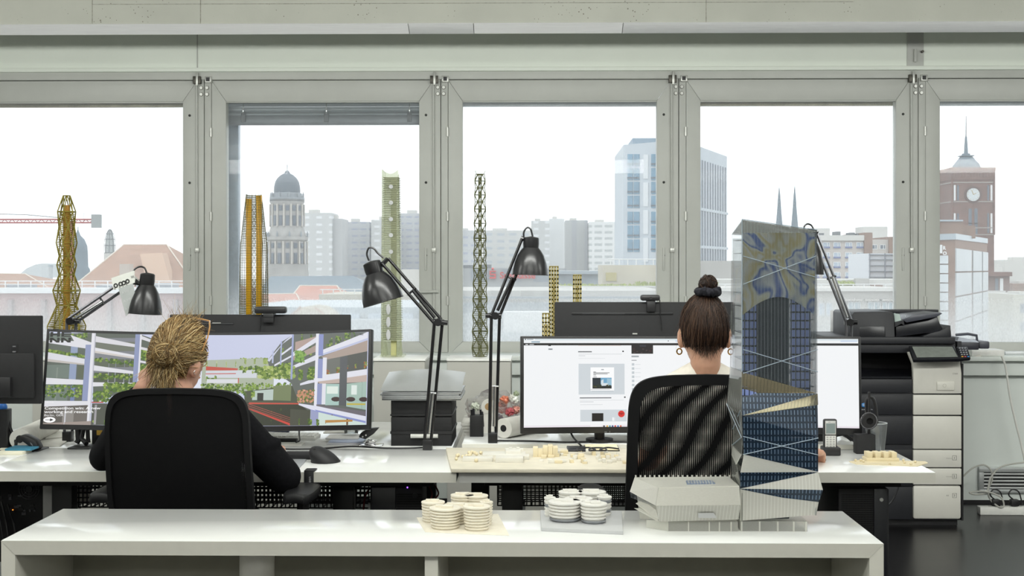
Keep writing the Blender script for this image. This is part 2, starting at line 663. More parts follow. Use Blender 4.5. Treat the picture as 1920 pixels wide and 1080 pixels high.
for k in range(-3, 6):
    xc = mull(k)
    e = GAPH - SW
    t = struct('trim_12', MB().bx(xc - e + .002, xc - .002, YG - .05, YG + .08, zs, z_head), M_frame, .003)
    struct('trim_12', MB().bx(xc + .002, xc + e - .002, YG - .05, YG + .08, zs, z_head), M_frame, .003)
    for dx in (-.022, .014):
        for dz in (-.045, -.085):
            struct('trim_13', MB().cyl((xc + dx + .004, YG - .058, z_sash_t + dz), (xc + dx + .004, YG - .04, z_sash_t + dz), .0095, n=12), M_hinge)
            struct('trim_17', MB().cyl((xc + dx + .004, YG - .0525, z_sash_t + dz), (xc + dx + .004, YG - .04, z_sash_t + dz), .0125, n=12), M_latch)

# lowered blind in the second window
xl, xr = mull(0) + GAPH, mull(1) - GAPH
bl = thing('venetian_blind', 'grey aluminium blind gathered across the top of the second window', 'blind', ((xl + xr) / 2, YG + .1, Z(232, YG)), 'outside window blinds')
M_slat = mat('slat_grey', '#9aa0a4', rough=.35, metal=.5, var=.05)
zt = z_top + .02
ys = [183, 196, 205, 213]
for i, py in enumerate((184, 197, 206)):
    zc = Z(py, YG)
    sl = MB()
    h = .042 if i == 0 else .03
    sl.solid(lambda u, v, zc=zc, h=h: Vector((xl - .02 + u * (xr - xl + .04), YG + .07 + .014 * math.sin(v * PI), zc - h * v)), 1, 8, (0, .002, 0))
    obj('slat', sl, M_slat, bl)
obj('bottom_rail', MB().bx(xl - .02, xr + .02, YG + .066, YG + .1, Z(231, YG), Z(213, YG)), mat('blind_rail_dark', '#6d7176', rough=.4, metal=.4), bl, .004)
for px in (452, 609, 766):
    xx = X(px, YG)
    obj('ladder_cord', MB().cyl((xx, YG + .06, Z(213, YG)), (xx, YG + .06, z_top), .0018, n=6), M_latch, bl)
    obj('clip', MB().bx(xx - .014, xx + .014, YG + .052, YG + .068, Z(226, YG), Z(209, YG)), mat('clip_dark', '#55585c', rough=.4), bl, .004)
    obj('hook', MB().ell((xx, YG + .055, Z(204, YG)), (.006, .006, .022)), mat('chrome', '#e8e8ea', rough=.12, metal=1), bl)
# external guide fin
struct('trim_14', MB().bx(X(427, 8.1), X(447, 8.1), 8.1, 8.16, zs - .2, z_top + .1), mat('fin_steel', '#6f7b86', rough=.35, metal=.6, var=.2, nscale=30), .004)

# ------------------------------------------------------------------ fill lamps, added out of view to brighten the room and window wall
M_fillbody = mat('fill_lamp_housing', '#e9e9e6', rough=.4)
M_diff = mat('fill_lamp_diffuser', '#ffffff', emit='#fbfff8', estr=1.2)
ROWS = {3.5: ('desk-side', 2.3, 4, 8, 42), .9: ('middle', 2.7, 22, 28, 8), -3.2: ('rear', 2.7, 12, 16, 6)}
for cy, (rown, zl_, e_dn, e_up, e_sd) in ROWS.items():
    for cx in (-3.4, 0, 3.4):
        r = thing('fill_lamp', 'added unseen fill lamp, long white pendant, %s row, %s' % (rown, {-3.4: 'left', 0: 'centre', 3.4: 'right'}[cx]), 'lamp', (cx, cy, zl_), 'added fill lamps')
        obj('housing', MB().bx(cx - 1.1, cx + 1.1, cy - .16, cy + .16, zl_ + .14, zl_ + .16), M_fillbody, r, .004)
        obj('diffuser', MB().bx(cx - 1.08, cx + 1.08, cy - .15, cy + .15, zl_, zl_ + .14), M_diff, r)
        for s_ in (-.8, .8):
            obj('suspension', MB().cyl((cx + s_, cy, zl_ + .16), (cx + s_, cy, ZC), .004, n=6), M_hinge, r)
        for nm, e_, dy, dz, rx in (('fill_light', e_dn, 0, -.006, 0), ('fill_uplight', e_up, 0, .17, PI), ('fill_side_light', e_sd, .157, .07, PI / 2), ('fill_side_light', e_sd * .5, -.157, .07, -PI / 2)):
            ld = bpy.data.lights.new(nm, 'AREA')
            ld.shape = 'RECTANGLE'
            ld.size, ld.size_y = 2.1, (.13 if dy else .28)
            ld.energy = e_
            ld.color = (.985, 1, .955)
            lo = bpy.data.objects.new(nm, ld)
            COL.objects.link(lo)
            lo.location = (0, dy, dz)
            lo.rotation_euler = (rx, 0, 0)
            lo.parent = r
# ------------------------------------------------------------------ the city outside
GZ = -24.0
mat_indoor = mat


def dim_daylight(color):
    """outdoor colour with dimmer daylight painted in: paler facade colours are darkened more"""
    c = color.lstrip('#')
    c = [int(c[i:i + 2], 16) / 255 for i in (0, 2, 4)]
    tone = sum(c) / 3
    k = .84 if tone > .745 else (.9 if tone > .55 else 1)
    return tuple(x * k for x in c)


def mat(name, color, **kw):
    return mat_indoor(name, dim_daylight(color), **kw)


struct('ground', MB().bx(-1500, 1500, 9.5, 3000, GZ - 1, GZ), mat('street_ground', '#c9c8c4', rough=.95, nscale=.02))


def facade(name, wall, win, sx, sz, fw=.55, fh=.55, rough=.8, off=(0, 0)):
    """far facade too small to build window by window: rows of dim windows on a pale wall"""
    if name in _M:
        return _M[name]
    m = mat(name, wall, rough=rough, var=.05, nscale=.05)
    nt = m.node_tree
    N, L = nt.nodes, nt.links
    b = N['Principled BSDF']
    old = b.inputs['Base Color'].links[0].from_socket
    geo = N.new('ShaderNodeNewGeometry')
    sp = N.new('ShaderNodeSeparateXYZ')
    L.new(geo.outputs['Position'], sp.inputs[0])
    ms = []
    for ax, s, f, o in (('X', sx, fw, off[0]), ('Z', sz, fh, off[1])):
        if not s:
            continue
        a = N.new('ShaderNodeMath'); a.operation = 'MULTIPLY_ADD'
        a.inputs[1].default_value = 1 / s; a.inputs[2].default_value = 100 + o
        L.new(sp.outputs[ax], a.inputs[0])
        fr = N.new('ShaderNodeMath'); fr.operation = 'FRACT'
        L.new(a.outputs[0], fr.inputs[0])
        lt = N.new('ShaderNodeMath'); lt.operation = 'LESS_THAN'; lt.inputs[1].default_value = f
        L.new(fr.outputs[0], lt.inputs[0])
        ms.append(lt.outputs[0])
    if len(ms) == 2:
        mu = N.new('ShaderNodeMath'); mu.operation = 'MULTIPLY'
        L.new(ms[0], mu.inputs[0]); L.new(ms[1], mu.inputs[1])
        f = mu.outputs[0]
    else:
        f = ms[0]
    mx = N.new('ShaderNodeMixRGB')
    mx.inputs[2].default_value = lin(dim_daylight(win)) + (1,)
    L.new(f, mx.inputs[0]); L.new(old, mx.inputs[1]); L.new(mx.outputs[0], b.inputs['Base Color'])
    return m


M_stone = mat('pale_stone', '#c9c3bb', rough=.9, var=.1, nscale=.3)
M_stone_lt = mat('light_render', '#dcdad5', rough=.9, var=.05, nscale=.2)
M_grey = mat('grey_render', '#b9b7b2', rough=.9, var=.08, nscale=.2)
M_slate = mat('slate_roof', '#5d6b75', rough=.7, var=.12, nscale=.4)
M_tile = mat('red_roof_tiles', '#a97362', rough=.85, var=.1, nscale=.5)
M_tile_br = mat('brown_roof_tiles', '#957766', rough=.85, var=.12, nscale=.5)
M_ridge = mat('ridge_tiles', '#e0d3c4', rough=.8)
M_brick = mat('red_brick', '#6a5048', rough=.9, var=.16, nscale=.6)
M_brick_lt = mat('brown_brick', '#7d6558', rough=.9, var=.12, nscale=.8)
M_winblue = mat('window_blue', '#5a7d92', rough=.12, var=.2, nscale=.5)
M_windk = mat('window_dark', '#4c5560', rough=.15, var=.2, nscale=.5)
M_winlt = mat('window_light', '#aebccb', rough=.15, var=.15, nscale=.5)
M_white_o = mat('white_outdoor', '#f0f1f2', rough=.8, var=.03, nscale=.3)
M_leaf_o = mat('roof_grass', '#7f8a3c', rough=.95, var=.35, nscale=3)
M_metal_o = mat('roof_metal', '#a3adb4', rough=.4, metal=.3, var=.08, nscale=.3)
M_red_o = mat('crane_red', '#943c38', rough=.6)
M_grey_dk = mat('dark_plant', '#5c6064', rough=.7)


def block(name, label, px0, px1, py0, D, m, depth=None, cat='building', group='buildings beyond the windows', base=None, roof_label=None):
    """a building: front face over a column of pixels at distance D, standing on the street"""
    xm = (px0 + px1) / 2
    depth = depth or (px1 - px0) * S(D) * .6
    r = thing(name, label, cat, (X(xm, D), D + depth / 2, GZ), group)
    obj('wall', MB().bx(X(px0, D), X(px1, D), D, D + depth, GZ, Z(py0, D, xm)), m, r)
    return r


def wins(r, D, cols, rows, w, h, m, frame=None, name='window', sill=None):
    """window pieces centred on pixel columns/rows"""
    first = None
    for py in rows:
        for px in cols:
            a = W(px, py, D)
            s = S(D)
            if first is None:
                mb = MB().bx(a.x - w * s / 2, a.x + w * s / 2, D - .04, D + .3, a.z - h * s / 2, a.z + h * s / 2)
                first = obj(name, mb, m, r, smooth=0)
                p0 = a
                fo = None
                if frame:
                    t = .11 * w * s
                    f = MB()
                    f.bx(a.x - w * s / 2 - t, a.x + w * s / 2 + t, D - .1, D, a.z + h * s / 2, a.z + h * s / 2 + t)
                    f.bx(a.x - w * s / 2 - t, a.x + w * s / 2 + t, D - .1, D, a.z - h * s / 2 - t, a.z - h * s / 2)
                    f.bx(a.x - w * s / 2 - t, a.x - w * s / 2, D - .1, D, a.z - h * s / 2 - t, a.z + h * s / 2 + t)
                    f.bx(a.x + w * s / 2, a.x + w * s / 2 + t, D - .1, D, a.z - h * s / 2 - t, a.z + h * s / 2 + t)
                    f.bx(a.x + .12 * w * s, a.x + .12 * w * s + t, D - .1, D, a.z - h * s / 2, a.z + h * s / 2)
                    fo = obj('window_frame', f, frame, first, smooth=0)
                so = None
                if sill:
                    so = obj('balcony_rail', MB().bx(a.x - w * s * .6, a.x + w * s * .6, D - .25, D - .12, a.z - h * s * .85, a.z - h * s * .45), sill, first, smooth=0)
            else:
                dv = Vector((a.x - p0.x, 0, a.z - p0.z))
                c = share(first, r, dv)
                for q in first.children:
                    share(q, c, (0, 0, 0))
    return first


# --- window 1: crane, roofs, low red building
D = 420
cr = thing('tower_crane', 'red jib of a tower crane with a grey counterweight', 'crane', (X(128, D), D, GZ))
zj = Z(414, D)
jib = MB()
s = S(D)
x0, x1 = X(-260, D), X(186, D)
for dz in (-3 * s, 3 * s):
    jib.cyl((x0, D, zj + dz), (x1, D, zj + dz), 1.6 * s, n=6)
k = 0
xx = x0
while xx < x1 - 9 * s:
    jib.cyl((xx, D, zj - 3 * s), (xx + 7 * s, D, zj + 3 * s), .8 * s, n=4)
    jib.cyl((xx + 7 * s, D, zj + 3 * s), (xx + 14 * s, D, zj - 3 * s), .8 * s, n=4)
    xx += 14 * s
obj('jib', jib, M_red_o, cr, kind='stuff')
obj('counterweight', MB().pbx(171, 187, 402, 427, D - 1, 2), mat('crane_weight', '#8f9494', rough=.8), cr)
obj('tie_bar', MB().tube([(X(-100, D), D, Z(398, D)), (X(50, D), D, Z(402, D)), (X(128, D), D, Z(409, D))], .8 * s, n=5), M_grey_dk, cr)
obj('mast', MB().bx(X(122, D), X(134, D), D + 1, D + 2.5, GZ, zj), M_red_o, cr)
obj('antenna', MB().cyl((X(157, D), D, zj), (X(157, D), D, Z(398, D)), .5 * s, n=5), M_grey_dk, cr)

D = 600
ca = thing('cathedral_dome', 'blue-grey cathedral dome half hidden by the brown lattice model', 'dome', (X(140, D), D, GZ))
s = S(D)
cx, cy = X(139, D), D + 20 * s
Mt = Matrix.Translation((cx, cy, 0))
zf = lambda py: Z(py, D)
obj('drum', MB().lathe([(22 * s, GZ), (22 * s, zf(505)), (19 * s, zf(500)), (18 * s, zf(470))], Mt, 20), M_slate, ca)
obj('cupola', MB().lathe([(18 * s, zf(470)), (17 * s, zf(460)), (12 * s, zf(448)), (5 * s, zf(441)), (1 * s, zf(430))], Mt, 20), M_slate, ca)
obj('cross', MB().cyl((cx, cy, zf(432)), (cx, cy, zf(424)), .8 * s, n=6), M_slate, ca)

D = 330
tr = thing('roof_turret', 'slim pale scaffolded turret above the brown roof', 'turret', (X(206, D), D, GZ))
s = S(D)
Mt = Matrix.Translation((X(206, D), D, 0))
zf = lambda py: Z(py, D)
obj('drum', MB().lathe([(11 * s, GZ), (11 * s, zf(476)), (10 * s, zf(474))], Mt, 12), M_grey, tr)
cage = MB()
prof = [(10.5, 474), (10.2, 460), (9, 448), (6.5, 438), (2, 430)]
for a in range(8):
    an = a * PI / 4 + .2
    cage.tube([(X(206, D) + r_ * s * math.cos(an), D + r_ * s * math.sin(an), zf(p)) for r_, p in prof], .5 * s, n=4)
for r_, p in prof[:4]:
    cage.ring([(X(206, D) + r_ * s * math.cos(b * PI / 6), D + r_ * s * math.sin(b * PI / 6), zf(p)) for b in range(12)], .5 * s, 4)
obj('scaffold', cage, M_grey_dk, tr, kind='stuff')
obj('helm', MB().lathe([(9 * s, zf(474)), (9 * s, zf(460)), (7.5 * s, zf(448)), (5 * s, zf(438)), (.3 * s, zf(428))], Mt, 12), mat('turret_copper', '#a9adac', rough=.7), tr)


def hip_roof(name, label, pts_eave, pts_ridge, De, Dr, m, wall_py, wm, cat='roof', hips=True):
    """a roofed house: eaves at two pixel points, ridge at two pixel points further back"""
    a, b = W(*pts_eave[0], De), W(*pts_eave[1], De)
    c, d = W(*pts_ridge[1], Dr), W(*pts_ridge[0], Dr)
    back = 2 * (Dr - De)
    a2, b2 = a + Vector((0, back, 0)), b + Vector((0, back, 0))
    r = thing(name, label, cat, ((a.x + b.x) / 2, Dr, GZ), 'roofs beyond the windows')
    obj('wall', MB().bx(a.x, b.x, De, De + back, GZ, min(a.z, b.z)), wm, r)
    roof = MB()
    roof._new([a, b, b2, a2, d, c], [(0, 1, 5, 4), (1, 2, 5), (2, 3, 4, 5), (3, 0, 4), (0, 3, 2, 1)])
    ro = obj('roof', roof, m, r, smooth=0)
    if hips:
        for p, q in ((a, d), (b, c), (d, c)):
            obj('ridge', MB().cyl(p, q, 1.6 * S(De), n=6), M_ridge, ro)
    return r


hr = hip_roof('tiled_roof_house', 'large brown tiled hipped roof behind the black lamp head', ((128, 545), (372, 545)), ((232, 459), (313, 459)), 205, 222, M_tile_br, 560, M_stone)
gz = MB()
D = 203
gz.prism([W(262, 476, 212), W(304, 474, 212), W(322, 540, 206), W(278, 545, 206)], (0, 3, 0))
obj('dormer_face', gz, mat('roof_patch', '#c2a48f', rough=.9, var=.08), hr)
ch = MB().pbx(224, 243, 495, 535, 203, 2)
obj('chimney', ch, mat('chimney_pale', '#cdbfb4', rough=.9), hr)
hip_roof('tiled_roof_house', 'small brown tiled roof at the far left edge', ((-60, 545), (105, 548)), ((-20, 513), (48, 514)), 150, 160, M_tile_br, 560, M_stone)
b = block('glass_hall', 'pale curved glass hall far left near the horizon', 20, 78, 520, 520, M_metal_o)
ar = MB()
D = 519
ar.prism([W(28, 521, D), W(78, 521, D), W(78, 494, D), W(66, 496, D), W(50, 503, D)], (0, 20, 0))
obj('roof', ar, mat('glass_roof', '#d3d8db', rough=.3), b)
b = thing('flue_stack', 'pale round flue stack on the skyline at the left', 'chimney', (X(92, 300), 300, GZ))
obj('shaft', MB().cyl((X(92, 300), 301, GZ), (X(92, 300), 301, Z(498, 300)), 4.2 * S(300), n=20), mat('flue_metal', '#c4c8cb', rough=.5), b)
obj('cap', MB().cyl((X(92, 300), 301, Z(500, 300)), (X(92, 300), 301, Z(497, 300)), 4.8 * S(300), n=20), M_metal_o, b)

D = 62
rb = block('red_brick_building', 'low reddish building with a white parapet below the crane', -120, 372, 546, D, mat('faded_red_wall', '#b99a98', rough=.9, var=.08, nscale=.6), 14)
obj('parapet', MB().pbx(-120, 372, 540, 550, D - .3, 1.2), M_white_o, rb)
for px in range(-110, 360, 62):
    obj('pier', MB().pbx(px, px + 8, 562, 640, D - .25, .4), mat('pier_stain', '#8f7f80', rough=.9), rb)
for px in range(-110, 372, 24):
    obj('rail_post', MB().cyl(W(px, 542, D + 1), W(px, 527, D + 1), .03, n=5), M_white_o, rb)
for py in (527, 533):
    obj('rail', MB().cyl(W(-115, py, D + 1), W(370, py, D + 1), .025, n=5), M_white_o, rb)
for px0, px1, py in ((12, 48, 533), (180, 225, 535), (255, 320, 531)):
    obj('roof_unit', MB().pbx(px0, px1, py, 546, D + 2, 1.5), M_metal_o, rb)

# --- window 2: domed tower, slab blocks, roofs
D = 480
dt = thing('domed_tower', 'grey stone tower with a dark ribbed dome and statues', 'tower', (X(530, D), D, GZ))
s = S(D)
cx, cy = X(531, D), D + 38 * s
Mt = Matrix.Translation((cx, cy, 0))
zf = lambda py: Z(py, D)
M_tw = mat('tower_stone', '#a5a3a0', rough=.9, var=.14, nscale=.35)
M_tw2 = mat('tower_stone_dark', '#7e8489', rough=.9, var=.12, nscale=.35)
obj('base', MB().lathe([(41 * s, GZ), (41 * s, zf(517)), (40 * s, zf(497)), (41 * s, zf(495))], Mt, 24), M_tw, dt)
obj('lower_drum', MB().lathe([(36 * s, zf(498)), (36 * s, zf(452)), (40 * s, zf(449)), (40 * s, zf(443))], Mt, 24), M_tw, dt)
obj('upper_drum', MB().lathe([(37 * s, zf(445)), (35 * s, zf(437)), (31 * s, zf(424)), (30 * s, zf(382)), (33 * s, zf(377)), (33 * s, zf(372))], Mt, 24), M_tw, dt)
obj('balustrade', MB().lathe([(33 * s, zf(376)), (33 * s, zf(368)), (29 * s, zf(368)), (28 * s, zf(360)), (24 * s, zf(359))], Mt, 24), M_tw2, dt)
dome = [(24.5, 363), (25, 355), (24.5, 347), (22.5, 338), (18.5, 331), (12, 325), (6, 322), (4, 318), (0.3, 315)]
obj('dome', MB().lathe([(r_ * s, zf(p)) for r_, p in dome], Mt, 32), mat('dome_slate', '#4a555f', rough=.55, var=.1, nscale=.5), dt)
obj('finial_figure', MB().tube([(cx, cy, zf(318)), (cx, cy, zf(312)), (cx + .8 * s, cy, zf(308)), (cx - .6 * s, cy, zf(304))], .9 * s, n=6), M_tw2, dt)
wm = MB()
first = None
for j, (pt, pb, rr) in enumerate(((384, 394, 30.5), (403, 422, 31), (455, 465, 36.6), (474, 494, 36.6))):
    for a in range(8):
        an = -PI / 2 + (a - 3.5) * .42
        c = Vector((cx + rr * s * math.cos(an), cy + rr * s * math.sin(an), (zf(pt) + zf(pb)) / 2))
        Mr = Matrix.Rotation(an + PI / 2, 3, 'Z')
        obj('window', MB().box(c, (6.5 * s, 1.5 * s, zf(pt) - zf(pb)), Mr), M_windk, dt, smooth=0)
for a in range(9):
    an = -PI / 2 + (a - 4) * .42
    for r0, pt, pb in ((32, 381, 424), (38, 452, 497)):
        obj('column', MB().cyl((cx + r0 * s * math.cos(an), cy + r0 * s * math.sin(an), zf(pb)), (cx + r0 * s * math.cos(an), cy + r0 * s * math.sin(an), zf(pt)), 1.9 * s, n=8), M_stone, dt)
for a in range(6):
    an = -PI / 2 + (a - 2.5) * .62
    for r0, p in ((31, 368), (39, 443)):
        b0 = Vector((cx + r0 * s * math.cos(an), cy + r0 * s * math.sin(an), zf(p)))
        obj('statue', MB().lathe([(2 * s, 0), (1.6 * s, 3 * s), (1.9 * s, 6 * s), (.8 * s, 8 * s), (1 * s, 9 * s), (.2 * s, 10.5 * s)], Matrix.Translation(b0), 8), M_tw2, dt)

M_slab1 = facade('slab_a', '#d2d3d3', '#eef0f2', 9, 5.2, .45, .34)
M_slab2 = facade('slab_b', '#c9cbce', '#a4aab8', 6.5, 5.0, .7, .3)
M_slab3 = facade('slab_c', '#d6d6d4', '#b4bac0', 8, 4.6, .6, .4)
for i, (p0, p1, py, D, m, lb) in enumerate((
        (560, 622, 399, 900, M_slab1, 'pale slab tower block right of the domed tower'),
        (618, 642, 410, 905, mat('slab_end', '#c7c8c9', rough=.9, nscale=.05), 'blank grey end wall of a tower block beside the pale slab'),
        (643, 693, 416, 960, M_slab2, 'tower block with grey window bands left of the pale green model'),
        (696, 745, 412, 940, M_slab1, 'slab block directly behind the pale green tower model'),
        (745, 805, 400, 980, M_slab2, 'hazy slab block right of the pale green tower model'))):
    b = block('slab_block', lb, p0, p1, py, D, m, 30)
    obj('roof_house', MB().pbx(p0 + (p1 - p0) * .3, p0 + (p1 - p0) * .6, py - 6, py, D + 5, 8), M_stone_lt, b)
hip_roof('slate_roof_house', 'long blue-grey slate roof below the domed tower', ((480, 552), (706, 552)), ((508, 518), (662, 517)), 250, 262, M_slate, 560, M_stone, hips=False)
hip_roof('tiled_roof_house', 'red tiled roof in the middle of the second window', ((528, 580), (660, 580)), ((562, 536), (632, 536)), 120, 127, M_tile, 590, M_stone)
hip_roof('tiled_roof_house', 'red tiled roof with a skylight at the left of the second window', ((440, 572), (566, 572)), ((470, 552), (556, 551)), 100, 105, M_tile, 590, M_stone)
D = 84
b = block('flat_roof_building', 'flat-roofed beige building with a roof railing beside the red roof', 598, 826, 552, D, mat('beige_render', '#bab6a6', rough=.9, var=.1, nscale=.6), 10)
for px in range(605, 826, 20):
    obj('rail_post', MB().cyl(W(px, 553, D + .5), W(px, 542, D + .5), .035, n=5), M_white_o, b)
obj('rail', MB().cyl(W(600, 543, D + .5), W(824, 542, D + .5), .035, n=5), M_white_o, b)
obj('stair_house', MB().pbx(752, 800, 505, 553, D + 3, 4), M_stone_lt, b)
D = 52
b = block('white_roof_hall', 'white stepped flat roofs below the second window', 440, 836, 576, D, M_metal_o, 12)
for py, dd in ((600, 1.5), (622, 3)):
    obj('roof_step', MB().pbx(520, 836, py, 700, D - dd, 2.2), mat('roof_membrane', '#b4bbc0', rough=.8, var=.08, nscale=.5), b)
for px in (640, 690, 740):
    obj('skylight', MB().pbx(px, px + 34, 588, 600, D - .3, .5), M_winlt, b)
tn = thing('curved_roof_gable', 'small weathered curved gable just above the rear monitor', 'roof', (X(576, 40), 40, GZ))
ga = MB()
ga.prism([W(540, 597, 40), W(612, 597, 40), W(600, 586, 40), W(588, 579, 40), W(576, 577, 40), W(566, 576, 40), W(556, 584, 40)], (0, 3, 0))
ga.bx(X(545, 40), X(607, 40), 40, 43, GZ, Z(597, 40))
obj('gable', ga, mat('gable_weathered', '#b7ad9c', rough=.9, var=.2, nscale=1.5), tn)
for pts in ([(536, 599), (556, 583), (564, 575)], [(590, 577), (602, 585), (616, 599)]):
    obj('verge', MB().tube([W(a, c, 39.8) for a, c in pts], .035, n=6), M_tile_br, tn)

# --- window 3: haze blocks, bank building, blue tower
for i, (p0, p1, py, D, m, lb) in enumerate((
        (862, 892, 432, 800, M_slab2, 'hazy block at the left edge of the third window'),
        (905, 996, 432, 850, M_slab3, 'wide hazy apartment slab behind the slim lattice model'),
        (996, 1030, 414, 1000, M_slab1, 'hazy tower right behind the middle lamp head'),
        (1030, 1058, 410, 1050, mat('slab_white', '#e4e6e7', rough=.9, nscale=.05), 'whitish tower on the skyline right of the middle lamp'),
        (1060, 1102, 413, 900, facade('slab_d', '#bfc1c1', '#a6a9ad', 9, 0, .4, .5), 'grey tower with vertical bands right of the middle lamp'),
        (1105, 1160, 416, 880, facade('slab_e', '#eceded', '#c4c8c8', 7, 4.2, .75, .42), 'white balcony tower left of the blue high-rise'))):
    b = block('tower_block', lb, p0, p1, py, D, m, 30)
    obj('roof_house', MB().pbx(p0 + (p1 - p0) * .2, p0 + (p1 - p0) * .5, py - 4, py, D + 5, 8), M_stone_lt, b)
D = 130
b = block('bank_building', 'grey flat bank building with a red sign behind the lattice model', 820, 1062, 503, D, facade('bank_wall', '#a9acad', '#8f979f', 3.2, 3.3, .6, .4), 18)
M_sign = mat('sign_red', '#b81d1d', rough=.5)
sy = Z(522, D - .3)
letters('sign_lettering', 'Sparkasse', 17 * S(D), (X(937, D), D - .25, sy), (1, 0, 0), (0, 0, 1), M_sign, b, bold=.02)
sg = MB()
sx = X(924, D)
u = S(D)
zc = Z(515, D)
for z0, z1, xa, xb in ((5, 7.5, -6, 6), (2, 5, -6, -3), (-1, 2, -6, 6), (-4, -1, 3, 6), (-7.5, -4, -6, 6)):
    sg.bx(sx + xa * u, sx + xb * u, D - .4, D - .1, zc + z0 * u, zc + z1 * u)
sg.ell((sx, D - .25, zc + 11 * u), (2.4 * u, .2, 2.4 * u))
obj('sign_emblem', sg, M_sign, b, kind='stuff')
for px0, px1, py in ((868, 885, 497), (900, 920, 496), (1000, 1020, 498)):
    obj('roof_unit', MB().pbx(px0, px1, py, 504, D + 3, 3), M_grey_dk, b)
D = 70
b = block('stepped_roofs', 'pale stepped flat roofs under the bank sign', 820, 1250, 545, D, M_grey, 14)
obj('roof_step', MB().pbx(820, 1250, 568, 800, D - 2, 3), M_metal_o, b)
obj('roof_step', MB().pbx(820, 1250, 590, 800, D - 4, 3), mat('roof_membrane', '#b4bbc0', rough=.8, var=.08, nscale=.5), b)
obj('roof_step', MB().pbx(820, 1250, 624, 800, D - 6, 3), M_metal_o, b)
for py in (556, 578, 606):
    obj('roof_edge', MB().pbx(820, 1250, py, py + 4, D - 6.5 + (624 - py) * .06, .3), mat('roof_edge_dark', '#8b949b', rough=.7), b)
for px_ in (870, 905, 960, 1000):
    obj('roof_unit', MB().pbx(px_, px_ + 16, 545, 556, D - 1.5, 1), M_grey, b)
obj('roof_hall', MB().pbx(944, 1030, 585, 624, D - 5.5, 2), M_white_o, b)
D = 112
b = block('glazed_hall', 'low dark glazed hall between the middle lamp and the concrete box', 1040, 1132, 512, D, mat('hall_glass', '#7d878e', rough=.25, var=.25, nscale=.8), 8)
obj('roof', MB().pbx(1038, 1134, 508, 514, D - .4, 9), M_metal_o, b)
D = 96
b = block('concrete_plant_room', 'beige concrete plant room with a green roof strip', 1130, 1262, 497, D, mat('plantroom_render', '#c6bfae', rough=.9, var=.08, nscale=.5), 7)
obj('door', MB().pbx(1136, 1156, 511, 527, D - .1, .3), mat('olive_door', '#b5ab7a', rough=.8), b)
for px in range(1145, 1262, 16):
    obj('rail_post', MB().cyl(W(px, 498, D + .5), W(px, 485, D + .5), .04, n=5), M_white_o, b)
obj('rail', MB().cyl(W(1140, 486, D + .5), W(1260, 486, D + .5), .04, n=5), M_white_o, b)
D = 92
b = block('planted_terrace', 'roof terrace with yellow-green planting below the plant room', 1044, 1270, 536, D, M_stone_lt, 3)
gs = MB()
for i in range(420):
    px = random.uniform(1050, 1262)
    h = random.uniform(3, 9) * (1.5 if px > 1190 else 1)
    a, c = W(px, 540, D + random.uniform(.1, 2)), 0
    gs.cyl(a, a + Vector((random.uniform(-.15, .15), 0, h * S(D))), .12, .02, n=4, cap=False)
obj('planting', gs, M_leaf_o, b, kind='stuff')
for px in range(1050, 1262, 22):
    obj('rail_post', MB().cyl(W(px, 546, D - .5), W(px, 536, D - .5), .03, n=5), M_white_o, b)
obj('rail', MB().cyl(W(1046, 537, D - .5), W(1262, 537, D - .5), .03, n=5), M_white_o, b)

# the blue high-rise: its corner hides behind the mullion
hi = thing('high_rise', 'tall high-rise with blue window columns seen through two windows', 'building', (X(1275, 300), 310, GZ))
A, B, C = W(1169, 268, 312), W(1277, 262, 300), W(1363, 292, 345)
for v in (A, B, C):
    pass
zt = B.z
m1 = mat('highrise_render', '#c9d1d9', rough=.7, var=.05, nscale=.2)
pr = MB()
pr.prism([(A.x, A.y, GZ), (B.x, B.y, GZ), (C.x, C.y, GZ), (C.x - 3, C.y + 18, GZ), (A.x, A.y + 34, GZ)], (0, 0, zt - GZ))
obj('wall', pr, m1, hi, smooth=0)


def on_ab(px, py):
    d = ray(px, py)
    n = (B - A).cross(Vector((0, 0, 1))).normalized()
    o = Vector((0, 0, CAMH))
    t = (A - o).dot(n) / d.dot(n)
    return o + d * t, n


nAB = on_ab(1200, 300)[1]
if nAB.y > 0:
    nAB = -nAB
for c, w in ((1182, 9.5), (1194, 10.5), (1226, 9), (1247, 9)):
    for j in range(7):
        p0 = 289 + j * 26 + (4 if j > 3 else 0)
        q = [on_ab(c - w / 2, p0)[0], on_ab(c + w / 2, p0)[0], on_ab(c + w / 2, p0 + 23)[0], on_ab(c - w / 2, p0 + 23)[0]]
        wo = obj('window', MB().prism([v + nAB * .15 for v in q], -nAB * .3), M_winblue, hi, smooth=0)
        q2 = [on_ab(c - w / 2, p0 + 17)[0], on_ab(c + w / 2, p0 + 17)[0], on_ab(c + w / 2, p0 + 20)[0], on_ab(c - w / 2, p0 + 20)[0]]
        obj('spandrel', MB().prism([v + nAB * .3 for v in q2], -nAB * .1), M_windk, wo, smooth=0)
for j in range(4):
    p0 = 290 + j * 52
    q = [on_ab(1207, p0)[0], on_ab(1216, p0)[0], on_ab(1216, p0 + 45)[0], on_ab(1207, p0 + 45)[0]]
    obj('panel', MB().prism([v + nAB * .2 for v in q], -nAB * .3), mat('highrise_panel', '#e4e8ec', rough=.6), hi, smooth=0)
dBC = (C - B)
nBC = dBC.cross(Vector((0, 0, 1))).normalized()
if nBC.y > 0:
    nBC = -nBC
